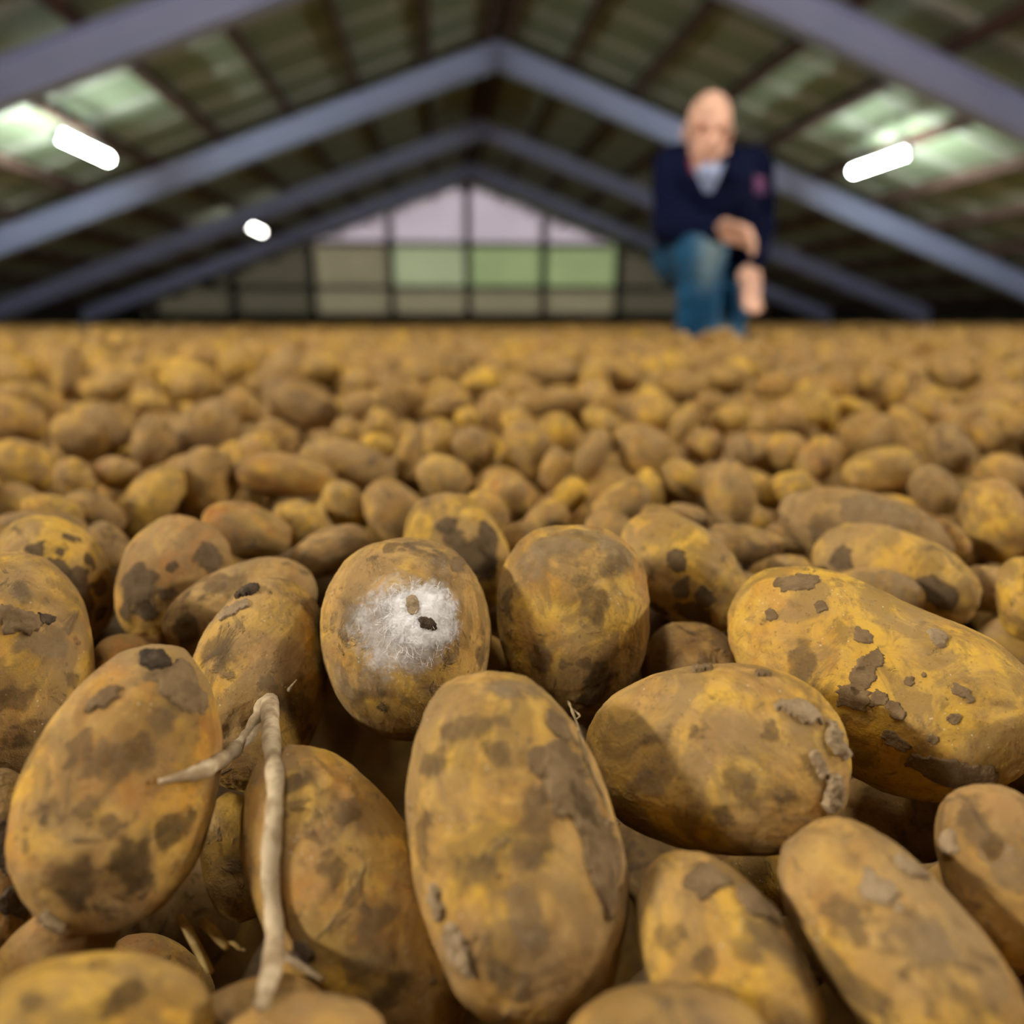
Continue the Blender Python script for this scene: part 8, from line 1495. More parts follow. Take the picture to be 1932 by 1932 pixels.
# the heap itself, lumpy all the way to the gable
ys = np.concatenate([np.arange(-11.8, -.8, .4), np.arange(-.8, 1.2, .1), np.arange(1.2, 8.6, .4), np.arange(8.6, 28.55, .11)]); xs = np.arange(RX-HALF+.05, RX+HALF, .14)
gx, gy = np.meshgrid(xs, ys)
far = np.clip((gy-8.6)/.8, 0, 1)
gz = pile_top(np.maximum(gy, .1)) - .20*(1-far) + far*(.035*noise3(np.stack([gx*7, gy*7, gx*0], -1)) + .03*noise3(np.stack([gx*1.3, gy*1.3, gx*0], -1)))
gxr = np.abs(cy_*gx - sy_*gy); gyf = sy_*gx + cy_*gy
gz = gz + .06*np.clip((gy-1.0)/.5, 0, 1)*(1-far)
gz = gz - .35*np.clip((.75-gy)/.3, 0, 1)*np.clip((gy+.2)/.3, 0, 1)*np.clip((.72*gyf+.10-gxr)/.1, 0, 1)
hv = np.stack([gx, gy, gz], -1).reshape(-1, 3); nx = len(xs)
i0 = (np.arange(len(ys)-1)[:, None]*nx + np.arange(nx-1)[None]).ravel()
PV.append(hv); PF.append(np.concatenate([np.stack([i0, i0+1, i0+nx+1], 1), np.stack([i0, i0+nx+1, i0+nx], 1)]) + nbase)
PT.append(np.tile(np.array([[.35, .55, .35]]), (len(hv), 1))); nbase += len(hv)
pile = mesh_np('potato_pile', np.concatenate(PV), np.concatenate(PF), True, (M_PILE,))
a = pile.attributes.new('tint', 'FLOAT_VECTOR', 'POINT'); a.data.foreach_set('vector', np.concatenate(PT).astype(np.float32).ravel())
tag(obj('potato_pile', pile), 'mass of tan potatoes filling the store beneath and beyond the nearer ones', 'potatoes', None, 'stuff')

# ---- soil crusts, mould, sprouts on the near potatoes
TREE = {}
for k, (o, v, f) in REAL.items():
    M = o.matrix_world
    W = v @ np.array(M.to_3x3()).T + np.array(M.translation)
    TREE[k] = (BVHTree.FromPolygons([tuple(x) for x in W], [tuple(x) for x in f.tolist()]), W)
def hit(name, u, v_):
    d = ray(u, v_).normalized()
    loc, nrm, idx, dist = TREE[name][0].ray_cast(Vector((0, 0, 0)), d)
    return loc, nrm, dist
def crust(name, u, v_, rpx, mat=None, thick=.0007, part='mud_patch', rag=.65, seed=0, stretch=None, sub=1):
    """a patch of dried soil grown on the potato's own surface round the point seen at (u, v)"""
    loc, nrm, dist = hit(name, u, v_)
    if loc is None: return None
    o, v, f = REAL[name]; W = TREE[name][1]
    rad = rpx/F*(loc.dot(FW))
    c = np.array(loc); near = np.linalg.norm(W-c, axis=1) < rad*2.2
    fs = f[near[f].all(1)]
    if len(fs) < 3: return None
    ids, inv = np.unique(fs, return_inverse=True); fs = inv.reshape(-1, 3); pv = W[ids]
    for _ in range(sub + (1 if len(fs) < 250 else 0)):                     # midpoint subdivision
        ed = np.sort(np.concatenate([fs[:, [0, 1]], fs[:, [1, 2]], fs[:, [2, 0]]]), 1)
        ue, ie = np.unique(ed, axis=0, return_inverse=True); ie = ie.ravel()
        mid = pv[ue].mean(1); n = len(pv); F3 = len(fs)
        a, b, cc = n+ie[:F3], n+ie[F3:2*F3], n+ie[2*F3:]
        fs = np.concatenate([np.stack([fs[:, 0], a, cc], 1), np.stack([a, fs[:, 1], b], 1), np.stack([cc, b, fs[:, 2]], 1), np.stack([a, b, cc], 1)])
        pv = np.concatenate([pv, mid])
    dlt = pv-c
    if stretch:                                                          # (angle in the picture, factor)
        e = RT*math.cos(math.radians(stretch[0])) - UP*math.sin(math.radians(stretch[0])); e = np.array(e)
        dlt = dlt - np.outer(dlt@e, e)*(1-1/stretch[1])
    r = np.linalg.norm(dlt, axis=1)/rad
    mask = 1 - r + rag*fbm(pv*(.75/rad)+seed*3.7, 3) + .12*noise3(pv*900)
    keep = (mask[fs] > 0).all(1)
    fs = fs[keep]
    if len(fs) < 4: return None
    ids, inv = np.unique(fs, return_inverse=True); fs = inv.reshape(-1, 3); pv = pv[ids]; mask = mask[ids]
    # normals from the faces
    fn = np.cross(pv[fs[:, 1]]-pv[fs[:, 0]], pv[fs[:, 2]]-pv[fs[:, 0]]); vn = np.zeros_like(pv)
    for j in range(3): np.add.at(vn, fs[:, j], fn)
    vn /= np.linalg.norm(vn, axis=1)[:, None]+1e-12
    ed = np.sort(np.concatenate([fs[:, [0, 1]], fs[:, [1, 2]], fs[:, [2, 0]]]), 1)
    ue, cnt = np.unique(ed, axis=0, return_counts=True); bnd = np.zeros(len(pv), bool); bnd[ue[cnt == 1].ravel()] = True
    h = thick*np.clip(mask*5, .25, 1)*(1+.5*noise3(pv*420)) + thick*.35*noise3(pv*1500)
    h = np.where(bnd, -.0002, np.maximum(h, .00012))
    Mi = np.array(o.matrix_world.inverted())
    q = pv + vn*h[:, None]; q = q@Mi[:3, :3].T + Mi[:3, 3]
    me = mesh_np(part, q, fs, True)
    a = me.attributes.new('fade', 'FLOAT', 'POINT'); a.data.foreach_set('value', np.clip(mask*1.6, 0, 1).astype(np.float32))
    return obj(part, me, mat or M_MUD, o)
C_ = [
 ('rim', 243, 915, 17, 1, .0003, (-50, 2.6)), ('rim', 285, 890, 10, 1, .0003, (-20, 2.6)), ('palechip', 1690, 1106, 30, 1, .0003, (15, 1.8)), ('edgeleft', 40, 1112, 14, 1, .0003, None),
 # potato, u, v, radius px, material, thickness, stretch
 ('bean', 1628, 1200, 15, 0, .0006, (50, 2.0)), ('bean', 1645, 1245, 21, 0, .0006, (-20, 1.5)), ('bean', 1626, 1282, 22, 0, .0006, (-60, 1.7)),
 ('bean', 1608, 1320, 26, 0, .0006, (0, 1.5)), ('bean', 1655, 1318, 16, 0, .0006, (-30, 1.5)), ('bean', 1690, 1338, 17, 0, .0006, (40, 2.3)),
 ('bean', 1548, 1146, 13, 0, .0006, None), ('bean', 1455, 1160, 14, 0, .0006, None), ('bean', 1512, 1244, 22, 0, .0004, (70, 1.4)),
 ('bean', 1770, 1203, 19, 1, .0016, None), ('bean', 1812, 1305, 14, 0, .0006, (40, 2.2)), ('bean', 1800, 1356, 12, 0, .0006, None),
 ('bean', 1762, 1394, 12, 0, .0006, None), ('bean', 1715, 1285, 9, 0, .0005, (20, 1.6)), ('bean', 1742, 1272, 6, 0, .0005, None),
 ('bean', 1690, 1400, 20, 0, .0005, (15, 1.8)), ('bean', 1890, 1215, 36, 1, .0005, (35, 2.2)), ('bean', 1500, 1098, 26, 0, .0006, (10, 2.0)), ('bean', 1800, 1468, 40, 0, .0006, (12, 2.6)),
 ('center', 1060, 1470, 62, 0, .0011, (80, 1.7)), ('center', 1120, 1560, 60, 0, .0011, (80, 2.0)), ('center', 1055, 1370, 34, 0, .0010, (70, 1.6)),
 ('center', 1000, 1540, 36, 0, .0009, (75, 1.6)), ('center', 875, 1385, 30, 0, .0005, (-40, 1.3)), ('center', 905, 1640, 36, 0, .0005, None),
 ('center', 1140, 1660, 34, 0, .0012, (75, 1.8)), ('center', 985, 1710, 34, 1, .0006, (80, 1.4)), ('center', 800, 1590, 22, 0, .0006, (80, 1.8)),
 ('center', 865, 1790, 26, 1, .0016, (60, 2.2)), ('center', 930, 1420, 18, 0, .0005, None), ('center', 945, 1830, 26, 0, .0005, None), ('center', 815, 1450, 22, 0, .0005, (80, 1.5)),
 ('center', 825, 1700, 18, 1, .0018, (60, 2.0)), ('center', 960, 1300, 24, 1, .0005, (10, 2.0)),
 ('tall', 1128, 1068, 21, 0, .0006, (0, 1.3)), ('tall', 1165, 1055, 18, 0, .0006, None), ('tall', 1118, 1138, 18, 0, .0006, (60, 1.5)),
 ('tall', 1016, 1240, 18, 0, .0004, (80, 1.4)), ('tall', 1122, 1304, 24, 2, .0006, (90, 1.6)), ('tall', 1066, 1252, 8, 0, .0005, None), ('tall', 1104, 1255, 10, 0, .0005, None),
 ('tall', 958, 1140, 13, 0, .0005, (90, 1.8)), ('tall', 1030, 1030, 30, 1, .0003, (-20, 2.0)), ('tall', 1145, 1020, 34, 1, .0003, (20, 1.7)),
 ('oval', 1574, 1395, 20, 1, .0018, (70, 2.4)), ('oval', 1572, 1492, 22, 1, .0018, (100, 1.8)), ('oval', 1510, 1340, 24, 1, .0012, (30, 2.0)),
 ('oval', 1325, 1264, 10, 0, .0014, (0, 4.5)), ('oval', 1440, 1272, 8, 0, .0012, (8, 5.0)), ('oval', 1240, 1390, 18, 0, .0004, (80, 1.4)), ('oval', 1312, 1392, 14, 0, .0004, None),
 ('oval', 1400, 1480, 28, 0, .0003, (20, 2.0)), ('oval', 1460, 1385, 15, 0, .0003, None), ('oval', 1365, 1548, 18, 0, .0004, None), ('oval', 1230, 1480, 24, 1, .0003, None), ('oval', 1544, 1440, 14, 1, .0012, (70, 2)),
 ('mould', 910, 1235, 16, 0, .0009, (115, 2.4)), ('mould', 830, 1095, 26, 1, .0003, None), ('mould', 720, 1310, 24, 1, .0006, (40, 1.6)), ('mould', 780, 1035, 16, 0, .0005, (0, 2.2)), ('mould', 660, 1160, 16, 1, .0003, None),
 ('mould', 655, 1290, 20, 1, .0007, (40, 1.8)), ('mould', 860, 1340, 26, 0, .0004, None),
 ('sprout', 386, 1238, 33, 0, .0005, (-30, 1.3)), ('sprout', 440, 1150, 15, 1, .0010, (-35, 3.2)), ('sprout', 590, 1160, 24, 0, .0006, (70, 1.6)), ('sprout', 470, 1115, 14, 2, .0018, (-35, 2.0)), ('sprout', 560, 1100, 24, 1, .0007, (10, 2)),
 ('sprout', 395, 1335, 12, 0, .0005, None), ('sprout', 560, 1350, 30, 0, .0005, (80, 1.6)),
 ('bigleft', 340, 1290, 48, 0, .0010, (60, 1.5)), ('bigleft', 300, 1360, 34, 0, .0009, None), ('bigleft', 200, 1320, 20, 0, .0010, (-50, 3.0)), ('bigleft', 300, 1245, 24, 2, .0012, (-20, 2.0)), ('bigleft', 150, 1412, 18, 0, .0008, (-60, 1.6)),
 ('bigleft', 92, 1525, 16, 0, .0004, (-40, 1.5)), ('bigleft', 180, 1440, 24, 0, .0005, None), ('bigleft', 158, 1530, 13, 0, .0005, (-40, 1.6)), ('bigleft', 208, 1562, 14, 0, .0005, (0, 1.6)), ('bigleft', 257, 1620, 26, 2, .0005, (80, 1.8)),
 ('bigleft', 330, 1570, 24, 2, .0005, None), ('bigleft', 48, 1590, 10, 0, .0005, (90, 1.6)), ('bigleft', 85, 1550, 8, 0, .0004, None), ('bigleft', 140, 1660, 30, 2, .0003, None), ('bigleft', 260, 1440, 34, 0, .0005, None), ('bigleft', 100, 1735, 14, 1, .0020, (40, 2.5)),
 ('edgeleft', 30, 1172, 26, 0, .0018, (10, 2.0)), ('edgeleft', 85, 1165, 14, 2, .0012, (-15, 2.4)), ('edgeleft', 36, 1392, 19, 2, .0006, None), ('edgeleft', 20, 1315, 20, 0, .0008, (-40, 1.7)), ('edgeleft', 140, 1280, 20, 0, .0006, None), ('edgeleft', 38, 1110, 18, 1, .0004, None), ('edgeleft', 100, 1210, 34, 1, .0003, None),
 ('spotleft', 66, 1036, 14, 0, .0005, None), ('spotleft', 134, 1014, 12, 0, .0005, (0, 1.3)), ('spotleft', 108, 1082, 20, 2, .0005, (20, 1.5)), ('spotleft', 143, 1084, 17, 2, .0005, None), ('spotleft', 186, 1110, 16, 0, .0005, (-20, 1.3)), ('spotleft', 113, 1040, 9, 0, .0005, None), ('spotleft', 170, 1055, 10, 0, .0004, (90, 2)),
 ('spotleft', 150, 1140, 26, 2, .0003, None), ('spotleft', 190, 1160, 14, 2, .0004, None),
 ('roundleft', 250, 1120, 30, 2, .0006, (-60, 1.5)), ('roundleft', 325, 1068, 10, 0, .0005, None), ('roundleft', 270, 1150, 22, 2, .0005, None), ('roundleft', 400, 1060, 24, 0, .0006, None), ('roundleft', 318, 1118, 12, 0, .0005, None),
 ('behindsprout', 420, 1105, 26, 0, .0006, (-25, 2.0)), ('behindsprout', 345, 1190, 24, 2, .0005, None), ('rightback', 1275, 1060, 18, 0, .0005, None), ('rightback', 1285, 1110, 16, 2, .0005, None), ('rightback', 1325, 1125, 16, 2, .0005, None), ('rightback', 1310, 1155, 20, 2, .0005, (0, 1.6)), ('rightback', 1240, 1150, 20, 0, .0004, None),
 ('patchy', 890, 1050, 26, 0, .0006, (50, 1.8)), ('patchy', 845, 990, 16, 0, .0006, None), ('patchy', 920, 1010, 24, 0, .0005, (60, 1.6)), ('patchy', 925, 1075, 20, 0, .0005, None),
 ('backyellow', 1770, 1120, 24, 0, .0005, (40, 1.6)), ('backyellow', 1590, 1060, 20, 0, .0004, (20, 2)), ('backlong', 1560, 990, 26, 0, .0004, None), ('backlong', 1680, 970, 34, 1, .0003, (15, 2)),
 ('mudtop', 1330, 1655, 40, 0, .0010, (60, 1.4)), ('mudtop', 1425, 1700, 30, 0, .0012, (60, 2.0)), ('mudtop', 1330, 1815, 18, 0, .0007, None), ('mudtop', 1470, 1790, 36, 0, .0004, (60, 1.8)), ('mudtop', 1250, 1760, 26, 0, .0004, None),
 ('lowleft', 690, 1765, 36, 0, .0005, (80, 1.4)), ('lowleft', 570, 1800, 24, 2, .0010, None), ('lowleft', 650, 1520, 26, 0, .0005, None), ('lowleft', 620, 1640, 22, 0, .0004, (-40, 1.6)), ('lowleft', 560, 1480, 26, 0, .0003, None), ('lowleft', 740, 1850, 34, 2, .0004, None), ('lowleft', 690, 1440, 10, 1, .0016, None),
 ('longright', 1660, 1680, 30, 1, .0010, (40, 2.2)), ('longright', 1720, 1760, 44, 1, .0004, (40, 1.6)), ('longright', 1600, 1860, 40, 0, .0005, None), ('longright', 1580, 1720, 26, 0, .0003, (60, 2)), ('longright', 1720, 1640, 18, 1, .0012, (45, 2.6)), ('longright', 1800, 1860, 36, 0, .0003, None),
 ('cornerright', 1790, 1590, 20, 1, .0010, (80, 1.8)), ('cornerright', 1850, 1560, 34, 0, .0005, None), ('cornerright', 1900, 1620, 30, 1, .0004, None),
 ('cornerleft', 196, 1817, 14, 0, .0006, (-20, 1.6)), ('cornerleft', 60, 1890, 16, 0, .0004, None), ('cornerleft', 240, 1880, 34, 2, .0004, None),
 ('lowedge', 20, 1600, 40, 2, .0012, (80, 1.6)), ('lowedge', 40, 1700, 34, 2, .0010, None), ('lowedge', 10, 1540, 24, 0, .0008, None),
]
MATS = [M_MUD, M_MUDPALE, M_MUDDARK, M_MOULD]
SPOTTY = ('spotleft', 'rightback', 'patchy', 'backyellow', 'roundleft')
SOFT = [M_STAIN, M_STAINPALE, M_STAINDARK, M_MOULD]
for j, (nm, u, v_, r, mi, th, stt) in enumerate(C_):
    soft = (nm != 'bean' and th < .0010) or mi == 3 or th < .0005
    if soft: crust(nm, u, v_, r*(1.35 if nm in SPOTTY else 1.7), M_SPOT if nm in SPOTTY else SOFT[mi], .0002, 'soil_stain', .85 if nm in SPOTTY else 1.25, j, stt)
    else: crust(nm, u, v_, r, MATS[mi], th, 'mud_patch', .85, j, stt)
# the white mould, its threads and the dark hole in it
po = REAL['mould'][0]
crust('mould', 765, 1190, 120, M_VEIL, .0003, 'mould_veil', .55, 6, None, 1)
mp = crust('mould', 796, 1168, 92, M_MOULD, .0006, 'mould_patch', .55, 5, None, 1)
crust('mould', 778, 1142, 15, M_MUDPALE, .0009, 'skin_spot', .5, 9, (80, 1.5))
crust('mould', 808, 1178, 14, M_MUDDARK, .0010, 'dark_hole', .5, 11, (25, 1.6))
m = MB(); Mi = po.matrix_world.inverted()
for k in range(300):
    a = RNG.uniform(0, 6.283); rr = 82*RNG.random()**.6
    u, v_ = 783+rr*math.cos(a), 1178+rr*math.sin(a)
    if math.hypot(u-808, v_-1178) < 16 or math.hypot(u-777, v_-1140) < 11: continue
    loc, nrm, d = hit('mould', u, v_)
    t = nrm.orthogonal().normalized(); t.rotate(Quaternion(nrm, RNG.uniform(0, 6.28)))
    L = RNG.uniform(.0015, .0042); hgt = RNG.uniform(.0004, .0012)
    pts = [loc, loc+t*L*.35+nrm*hgt, loc+t*L*.7+nrm*hgt*RNG.uniform(.7, 1.3), loc+t*L+nrm*.0004]
    m.tube([Mi @ p for p in pts], .000055, 3)
fz = obj('mould_threads', m.mesh('mould_threads'), M_THREAD, po); fz['kind'] = 'stuff'
# the two dry sprouts, hanging in front of the potatoes below
def front_dist(u, v_):
    d = ray(u, v_).normalized(); best = None
    for k, (tr, W) in TREE.items():
        h = tr.ray_cast(Vector((0, 0, 0)), d)
        if h[0] is not None and (best is None or h[3] < best): best = h[3]
    return best
def sprout(name, pts, rad, clear, mat, parent, start=None, seg=10, knob=.12, smin=None):
    """pts (u, v); every point lies just in front of the nearest potato, smoothed along its length"""
    P = []
    n = 26 if len(pts) > 4 else 16
    T = np.linspace(0, len(pts)-1, n); U = np.interp(T, range(len(pts)), [p[0] for p in pts]); V = np.interp(T, range(len(pts)), [p[1] for p in pts])
    U[1:-1] = (U[:-2]+2*U[1:-1]+U[2:])/4; V[1:-1] = (V[:-2]+2*V[1:-1]+V[2:])/4
    D = np.array([(front_dist(u, v_) or .26) for u, v_ in zip(U, V)]) - clear
    for _ in range(30):
        S = D.copy(); S[1:-1] = (D[:-2]+D[1:-1]+D[2:])/3; D = np.minimum(D, S)
    D[0] += clear*1.6; 
    if smin is not None: D = np.minimum(D, smin)
    R = np.interp(T, np.linspace(0, len(pts)-1, len(rad)), rad)
    r = [R[i]*D[i]/F*(1+knob*math.sin(i*2.3)+knob*RNG.uniform(-1, 1)) for i in range(n)]
    Q = [parent.matrix_world.inverted() @ (ray(u, v_).normalized()*d) for u, v_, d in zip(U, V, D)]
    m = MB(); m.tube(Q, r, seg)
    return obj(name, m.mesh(name, (), True), mat, parent)
sp = REAL['sprout'][0]
s1 = sprout('sprout', [(508, 1322), (512, 1400), (521, 1480), (514, 1570), (508, 1655), (520, 1760), (514, 1825), (494, 1896)], [17, 15, 15, 14, 15, 15, 18, 10], .003, M_SPROUT, sp)
tag(s1, 'long dry whitish sprout hanging straight down')
s2 = sprout('sprout', [(500, 1326), (474, 1382), (432, 1425), (380, 1456), (345, 1464), (300, 1475)], [13, 12, 12, 13, 9, 4], .003, M_SPROUT, sp)
tag(s2, 'shorter dry sprout pointing left')
s3 = sprout('root_hair', [(545, 1302), (552, 1293), (560, 1283)], [4, 3, 1.5], .001, M_SPROUT, sp, seg=6)
s4 = sprout('root_hair', [(535, 1800), (570, 1825), (610, 1850)], [8, 6, 4], .002, M_SPROUT, REAL['lowleft'][0], seg=6)
ce = REAL['center'][0]
for pts, rr in (([(1072, 1322), (1085, 1355), (1098, 1400), (1108, 1440)], [2.5, 3, 3, 2]), ([(1085, 1360), (1095, 1350), (1078, 1335)], [2, 2, 1.2]),
                ([(1108, 1430), (1122, 1470), (1140, 1505), (1152, 1540), (1140, 1560), (1122, 1590)], [2.5, 2.5, 2, 2, 3, 2.5]),
                ([(1118, 1480), (1128, 1530), (1136, 1560)], [1.6, 1.4, 1.2]), ([(1150, 1552), (1168, 1554)], [2, 1.4])):
    sprout('root_hair', pts, rr, .0012, M_HAIR, ce, seg=5, knob=.2)
# broken straw in the dark gap at the lower left
for k, (a, b, y, lab) in enumerate((((338, 1728), (398, 1836), .188, 'longest piece of yellow straw lying in the dark gap at the lower left'),
                                    ((382, 1738), (428, 1786), .184, 'short thick piece of yellow straw above the longest one in the dark gap'),
                                    ((430, 1778), (462, 1792), .184, 'tiny grey straw tip in the dark gap left of the long sprout'))):
    p0, p1 = at(*a, y), at(*b, y-.012)
    mid = (p0+p1)/2; m = MB()
    m.tube([p0-mid, (p0-mid)*.3+Vector((0, 0, .0006)), (p1-mid)*.4, p1-mid], [.0011, .0014, .0013, .0010] if k < 2 else [.0006, .0007, .0007, .0003], 7)
    o = obj('straw', m.mesh('straw', (), True), M_STRAW, None, mid); tag(o, lab, 'straw', 'straw bits in the dark gap')

# ------------------------------------------------------------------ the kneeling man
def blob_mesh(name, caps, ells=(), voxel=.01, smooth=6, mats=(), cap_seg=16):
    """one continuous skin over tapered limbs (p0, r0, p1, r1) and ellipsoids (centre, 3x3 axes)"""
    bm = bmesh.new()
    def ball(M):
        bmesh.ops.create_icosphere(bm, subdivisions=3, radius=1.0, matrix=M)
    for p0, r0, p1, r1 in caps:
        p0, p1 = Vector(p0), Vector(p1)
        ball(Matrix.Translation(p0) @ Matrix.Diagonal((r0, r0, r0, 1))); ball(Matrix.Translation(p1) @ Matrix.Diagonal((r1, r1, r1, 1)))
        d = p1-p0
        if d.length > 1e-5:
            q = d.to_track_quat('Z', 'Y').to_matrix().to_4x4()
            bmesh.ops.create_cone(bm, cap_ends=True, segments=cap_seg, radius1=r0, radius2=r1, depth=d.length, matrix=Matrix.Translation((p0+p1)/2) @ q)
    for c, A in ells:
        M = A.to_4x4(); M.translation = Vector(c); ball(M)
    me = bpy.data.meshes.new(name+'_raw'); bm.to_mesh(me); bm.free()
    o = bpy.data.objects.new(name+'_raw', me); COL.objects.link(o)
    rm = o.modifiers.new('r', 'REMESH'); rm.mode = 'VOXEL'; rm.voxel_size = voxel
    sm = o.modifiers.new('s', 'SMOOTH'); sm.factor = .5; sm.iterations = smooth
    dg = bpy.context.evaluated_depsgraph_get(); dg.update()
    out = bpy.data.meshes.new_from_object(o.evaluated_get(dg)); out.name = name
    bpy.data.objects.remove(o); bpy.data.meshes.remove(me)
    out.materials.clear()
    for m in mats: out.materials.append(m)
    out.polygons.foreach_set('use_smooth', [True]*len(out.polygons))
    return out
def co_of(me):
    a = np.zeros(len(me.vertices)*3, np.float32); me.vertices.foreach_get('co', a); return a.reshape(-1, 3).astype(float)
def set_co(me, a): me.vertices.foreach_set('co', np.asarray(a, np.float32).ravel()); me.update()
def set_attr(me, name, val):
    a = me.attributes.new(name, 'FLOAT', 'POINT'); a.data.foreach_set('value', np.asarray(val, np.float32))
BASE = at(1325, 640, 2.46); BASE.z = -.20
def J(u, v, y): return at(u, v, y) - BASE
pelvis = J(1316, 484, 2.74); chest = J(1335, 352, 2.52); neck = J(1342, 300, 2.44); headc = J(1337, 243, 2.385)
shR, shL = J(1274, 316, 2.50), J(1416, 318, 2.58)
elR, wrR = J(1264, 424, 2.42), J(1350, 438, 2.28)
elL, wrL = J(1432, 418, 2.68), J(1420, 498, 2.47)
hipR, hipL = J(1286, 486, 2.72), J(1352, 488, 2.74)
knR, anR = J(1326, 470, 2.34), J(1308, 668, 2.47)
knL, anL = J(1364, 650, 2.47), J(1372, 668, 2.86)
toeR = anR + Vector((-.02, -.17, -.05)); toeL = anL + Vector((.0, .12, -.08))
# head frame: looks down and to the picture's left
hf = (Vector((-.22, -1.0, -.42))).normalized()              # facing
hx = hf.cross(Vector((.06, 0, 1))).normalized()             # to his left ... lateral
hu = hx.cross(hf).normalized()
hx = hf.cross(hu)
def H(x, y, z): return headc + hx*x + hf*y + hu*z           # lateral, forward, up
HM = Matrix((hx, hf, hu)).transposed()
def E3(a, b, c): return HM @ Matrix.Diagonal((a, b, c))
caps = [(pelvis, .105, chest, .10), (chest, .10, neck, .06), (neck, .052, H(0, -.02, -.05), .052), (shR, .05, shL, .05),
        (shR, .048, elR, .036), (elR, .036, wrR, .025), (shL, .048, elL, .036), (elL, .036, wrL, .025),
        (hipR, .078, knR, .052), (knR, .05, anR, .034), (hipL, .078, knL, .052), (knL, .05, anL, .034),
        (anR, .036, toeR, .026), (anL, .036, toeL, .026)]
ells = [(H(0, -.012, .022), E3(.064, .088, .076)), (H(0, .028, -.045), E3(.050, .060, .062)), (H(0, .045, -.085), E3(.036, .036, .030)),
        (H(0, .078, .026), E3(.050, .016, .014)), (H(-.066, -.008, -.015), E3(.009, .018, .031)), (H(.066, -.008, -.015), E3(.009, .018, .031))]
caps += [(H(0, .088, .018), .009, H(0, .108, -.020), .013), (H(-.012, .094, -.022), .008, H(.012, .094, -.022), .008)]
def hand(wr, d, side, palm_n, curl, L=.185):
    """wrist, direction of the fingers, direction of the thumb, palm normal: palm, four fingers, thumb"""
    d = d.normalized(); side = (side - d*side.dot(d)).normalized(); n = d.cross(side)*palm_n
    out = []
    k = wr + d*L*.50
    for i, (off, ln) in enumerate(((.030, .95), (.010, 1.06), (-.011, 1.0), (-.030, .80))):
        b = k + side*off*.95; out.append((wr + side*off*.55 + d*.012, .014, b, .0115))
        p = b; a = .25*curl; dd = d
        for j, (sl, r) in enumerate(((.042, .0098), (.028, .0088), (.022, .0076))):
            a2 = curl*(.45+.55*j); dd = (d*math.cos(a2) + n*math.sin(a2) + side*off*1.2).normalized()
            q = p + dd*sl*ln; out.append((p, r+.0008, q, r)); p = q
    t0 = wr + d*.03 + side*.026; t1 = t0 + (d*.55 + side*.65 + n*.35)*.042; t2 = t1 + (d*.85 + side*.15 + n*.45*curl)*.034
    out += [(wr + d*.015, .016, t0, .014), (t0, .0135, t1, .0110), (t1, .0108, t2, .0085)]
    return out
caps += hand(wrR, J(1410, 443, 2.20)-wrR, Vector((0, -.9, .5)), 1, .75, .165)
caps += hand(wrL, J(1412, 584, 2.42)-wrL, Vector((-1, -.25, 0)), -1, .38, .172)
body = blob_mesh('person', caps, ells, .0048, 4, (M_SKINTONE,))
P = co_of(body); rel = P - np.array(headc); X = rel@np.array(hx); Y = rel@np.array(hf); Z = rel@np.array(hu)
isf = (Y > .02) & (np.linalg.norm(rel, axis=1) < .16)
def gs(x, z, w, h=None): return np.exp(-((X-x)/w)**2 - ((Z-z)/(h or w))**2)*isf
push = -.010*(gs(-.031, .006, .017, .012) + gs(.031, .006, .017, .012)) + .004*(gs(-.031, .004, .012, .008) + gs(.031, .004, .012, .008)) \
       + .005*gs(0, -.056, .022, .006) - .006*gs(0, -.062, .024, .0028) + .005*gs(0, -.070, .018, .006) + .004*gs(-.045, -.02, .02) + .004*gs(.045, -.02, .02)
P = P + push[:, None]*np.array(hf)
set_co(body, P)
wear = .75*(gs(-.031, .026, .020, .004) + gs(.031, .026, .020, .004)) + .9*(gs(-.031, .004, .010, .004) + gs(.031, .004, .010, .004)) + .8*gs(0, -.062, .022, .007) + .25*(gs(-.045, -.025, .02) + gs(.045, -.025, .02) + gs(0, -.02, .014))
set_attr(body, 'wear', np.clip(wear, 0, 1))
man = obj('person', body, None, None, BASE)
tag(man, 'bald man in navy jacket and blue jeans kneeling on the pile, one hand reaching down', 'person')
# clothes
jc = [(pelvis+Vector((0, -.02, .05)), .150, chest, .150), (chest, .150, neck+Vector((0, .03, -.05)), .105), (shR+Vector((.02, 0, -.015)), .078, shL+Vector((-.02, 0, -.015)), .078),
      (shR, .074, elR, .060), (elR, .060, wrR-(wrR-elR)*.06, .043), (shL, .074, elL, .060), (elL, .060, wrL-(wrL-elL)*.04, .042),
      (J(1272, 352, 2.52), .07, J(1280, 440, 2.58), .085), (J(1400, 352, 2.56), .07, J(1372, 462, 2.62), .085),
      (neck+Vector((-.062, .0, .015)), .020, neck+Vector((-.035, -.095, -.055)), .018), (neck+Vector((.062, .02, .015)), .020, neck+Vector((.045, -.08, -.055)), .018), (neck+Vector((-.062, .02, .02)), .02, neck+Vector((0, .07, .03)), .02), (neck+Vector((.062, .02, .02)), .02, neck+Vector((0, .07, .03)), .02)]
jm = blob_mesh('jacket', jc, (), .011, 5, (M_JACKET,))
a = co_of(jm); nn = np.zeros(len(a)*3, np.float32); jm.vertices.foreach_get('normal', nn); nn = nn.reshape(-1, 3)
set_co(jm, a + nn*(.010*noise3(a*np.array([9, 9, 16])) + .005*noise3(a*34))[:, None])
jacket = obj('jacket', jm, None, man)
tr = [(hipR, .106, knR, .078), (knR, .077, anR, .062), (hipL, .104, knL, .076), (knL, .074, anL, .060), (hipR, .105, hipL, .105), (pelvis, .125, pelvis+Vector((0, 0, .05)), .125)]
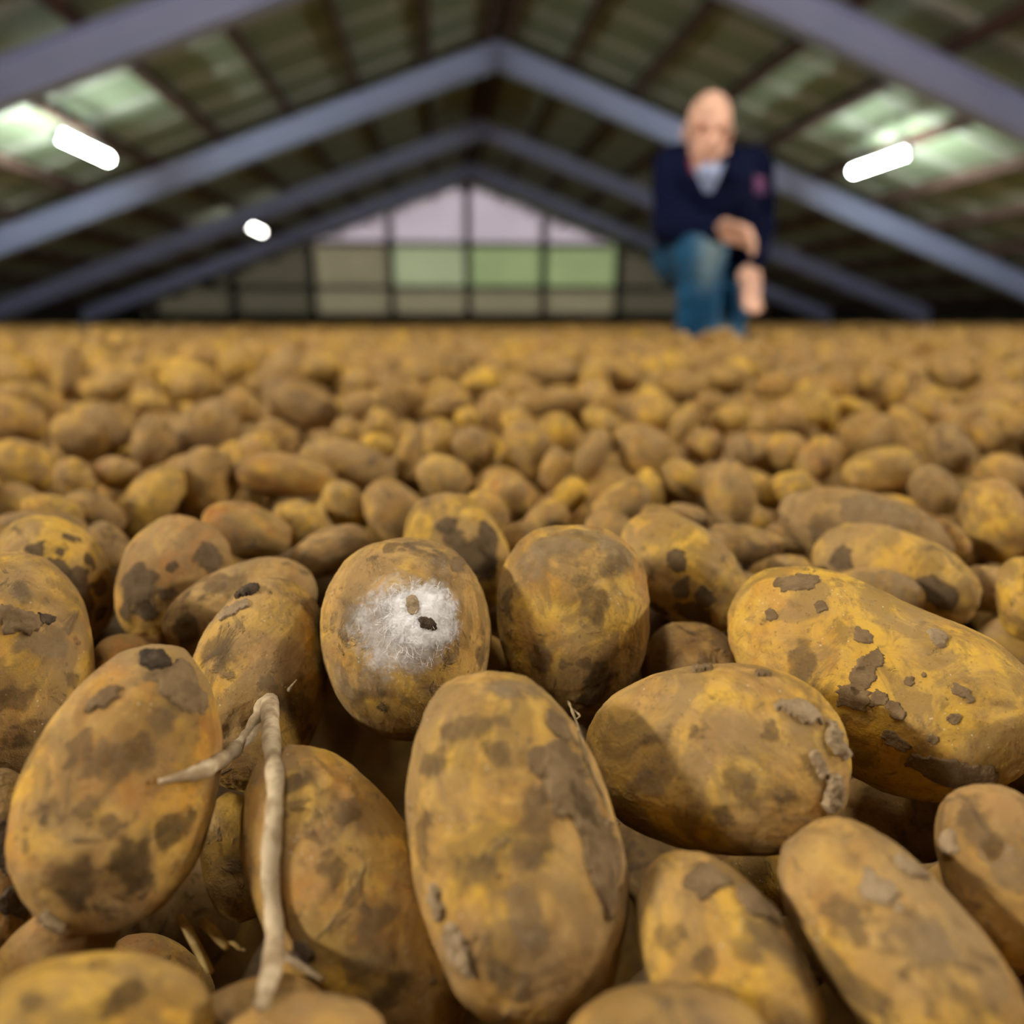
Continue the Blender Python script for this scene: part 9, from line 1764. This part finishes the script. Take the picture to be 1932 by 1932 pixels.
tm = blob_mesh('jeans', tr, (), .010, 5, (M_JEANS,))
a = co_of(tm); nn = np.zeros(len(a)*3, np.float32); tm.vertices.foreach_get('normal', nn); nn = nn.reshape(-1, 3)
def seg_d(p, a0, a1):
    a0, a1 = np.array(a0), np.array(a1); t = np.clip(((p-a0)@(a1-a0))/((a1-a0)@(a1-a0)), 0, 1); return np.linalg.norm(p-(a0+t[:, None]*(a1-a0)), axis=1)
w = np.exp(-(seg_d(a, knR+Vector((.01, -.085, .03)), knR+Vector((.005, -.075, -.10)))/.040)**2) + .75*np.exp(-(seg_d(a, J(1368, 520, 2.42), J(1370, 625, 2.40))/.035)**2)
set_attr(tm, 'wear', np.clip(w, 0, 1))
set_co(tm, a + nn*(.008*noise3(a*np.array([11, 11, 22])) + .004*noise3(a*40))[:, None])
obj('jeans', tm, None, man)
hr = blob_mesh('hair', [], [(H(0, -.034, .004), E3(.067, .074, .062)), (H(-.061, -.012, .0), E3(.010, .028, .034)), (H(.061, -.012, .0), E3(.010, .028, .034))], .006, 3, (M_GREYHAIR,))
obj('hair', hr, None, man)
jt = BVHTree.FromPolygons([tuple(v.co + BASE) for v in jm.vertices], [tuple(p.vertices) for p in jm.polygons])
def draped(name, poly, mat, lift=.004, n=12):
    """cloth piece inside a picture-shaped outline, laid on the jacket's surface"""
    top, bot = poly                                    # two rows of (u, v)
    V = []; Fs = []
    for i in range(n+1):
        for j in range(n+1):
            t, s_ = i/n, j/n
            u = (1-t)*((1-s_)*top[0][0]+s_*top[1][0]) + t*((1-s_)*bot[0][0]+s_*bot[1][0])
            v_ = (1-t)*((1-s_)*top[0][1]+s_*top[1][1]) + t*((1-s_)*bot[0][1]+s_*bot[1][1])
            d = ray(u, v_).normalized(); h = jt.ray_cast(Vector((0, 0, 0)), d)
            V.append((h[0] + h[1]*lift if h[0] is not None else at(u, v_, 2.45)) - BASE)
    for i in range(n):
        for j in range(n): k = i*(n+1)+j; Fs.append((k, k+1, k+n+2, k+n+1))
    m = MB(); m.add(V, Fs); me = m.mesh(name, (mat,), True)
    o = obj(name, me, None, man); md = o.modifiers.new('t', 'SOLIDIFY'); md.thickness = .004; md.offset = 0
    return o
tag(draped('shirt', ([(1310, 312), (1366, 308)], [(1330, 362), (1342, 362)]), M_SHIRT, .006), 'pale blue shirt front in the open collar')
tag(draped('collar_trim', ([(1300, 300), (1308, 300)], [(1306, 330), (1313, 330)]), M_RED, .006, 5), 'red trim at the collar')
tag(draped('sleeve_badge', ([(1421, 332), (1440, 336)], [(1421, 366), (1440, 368)]), M_BADGE, .004, 6), 'purple and red badge on the upper sleeve')
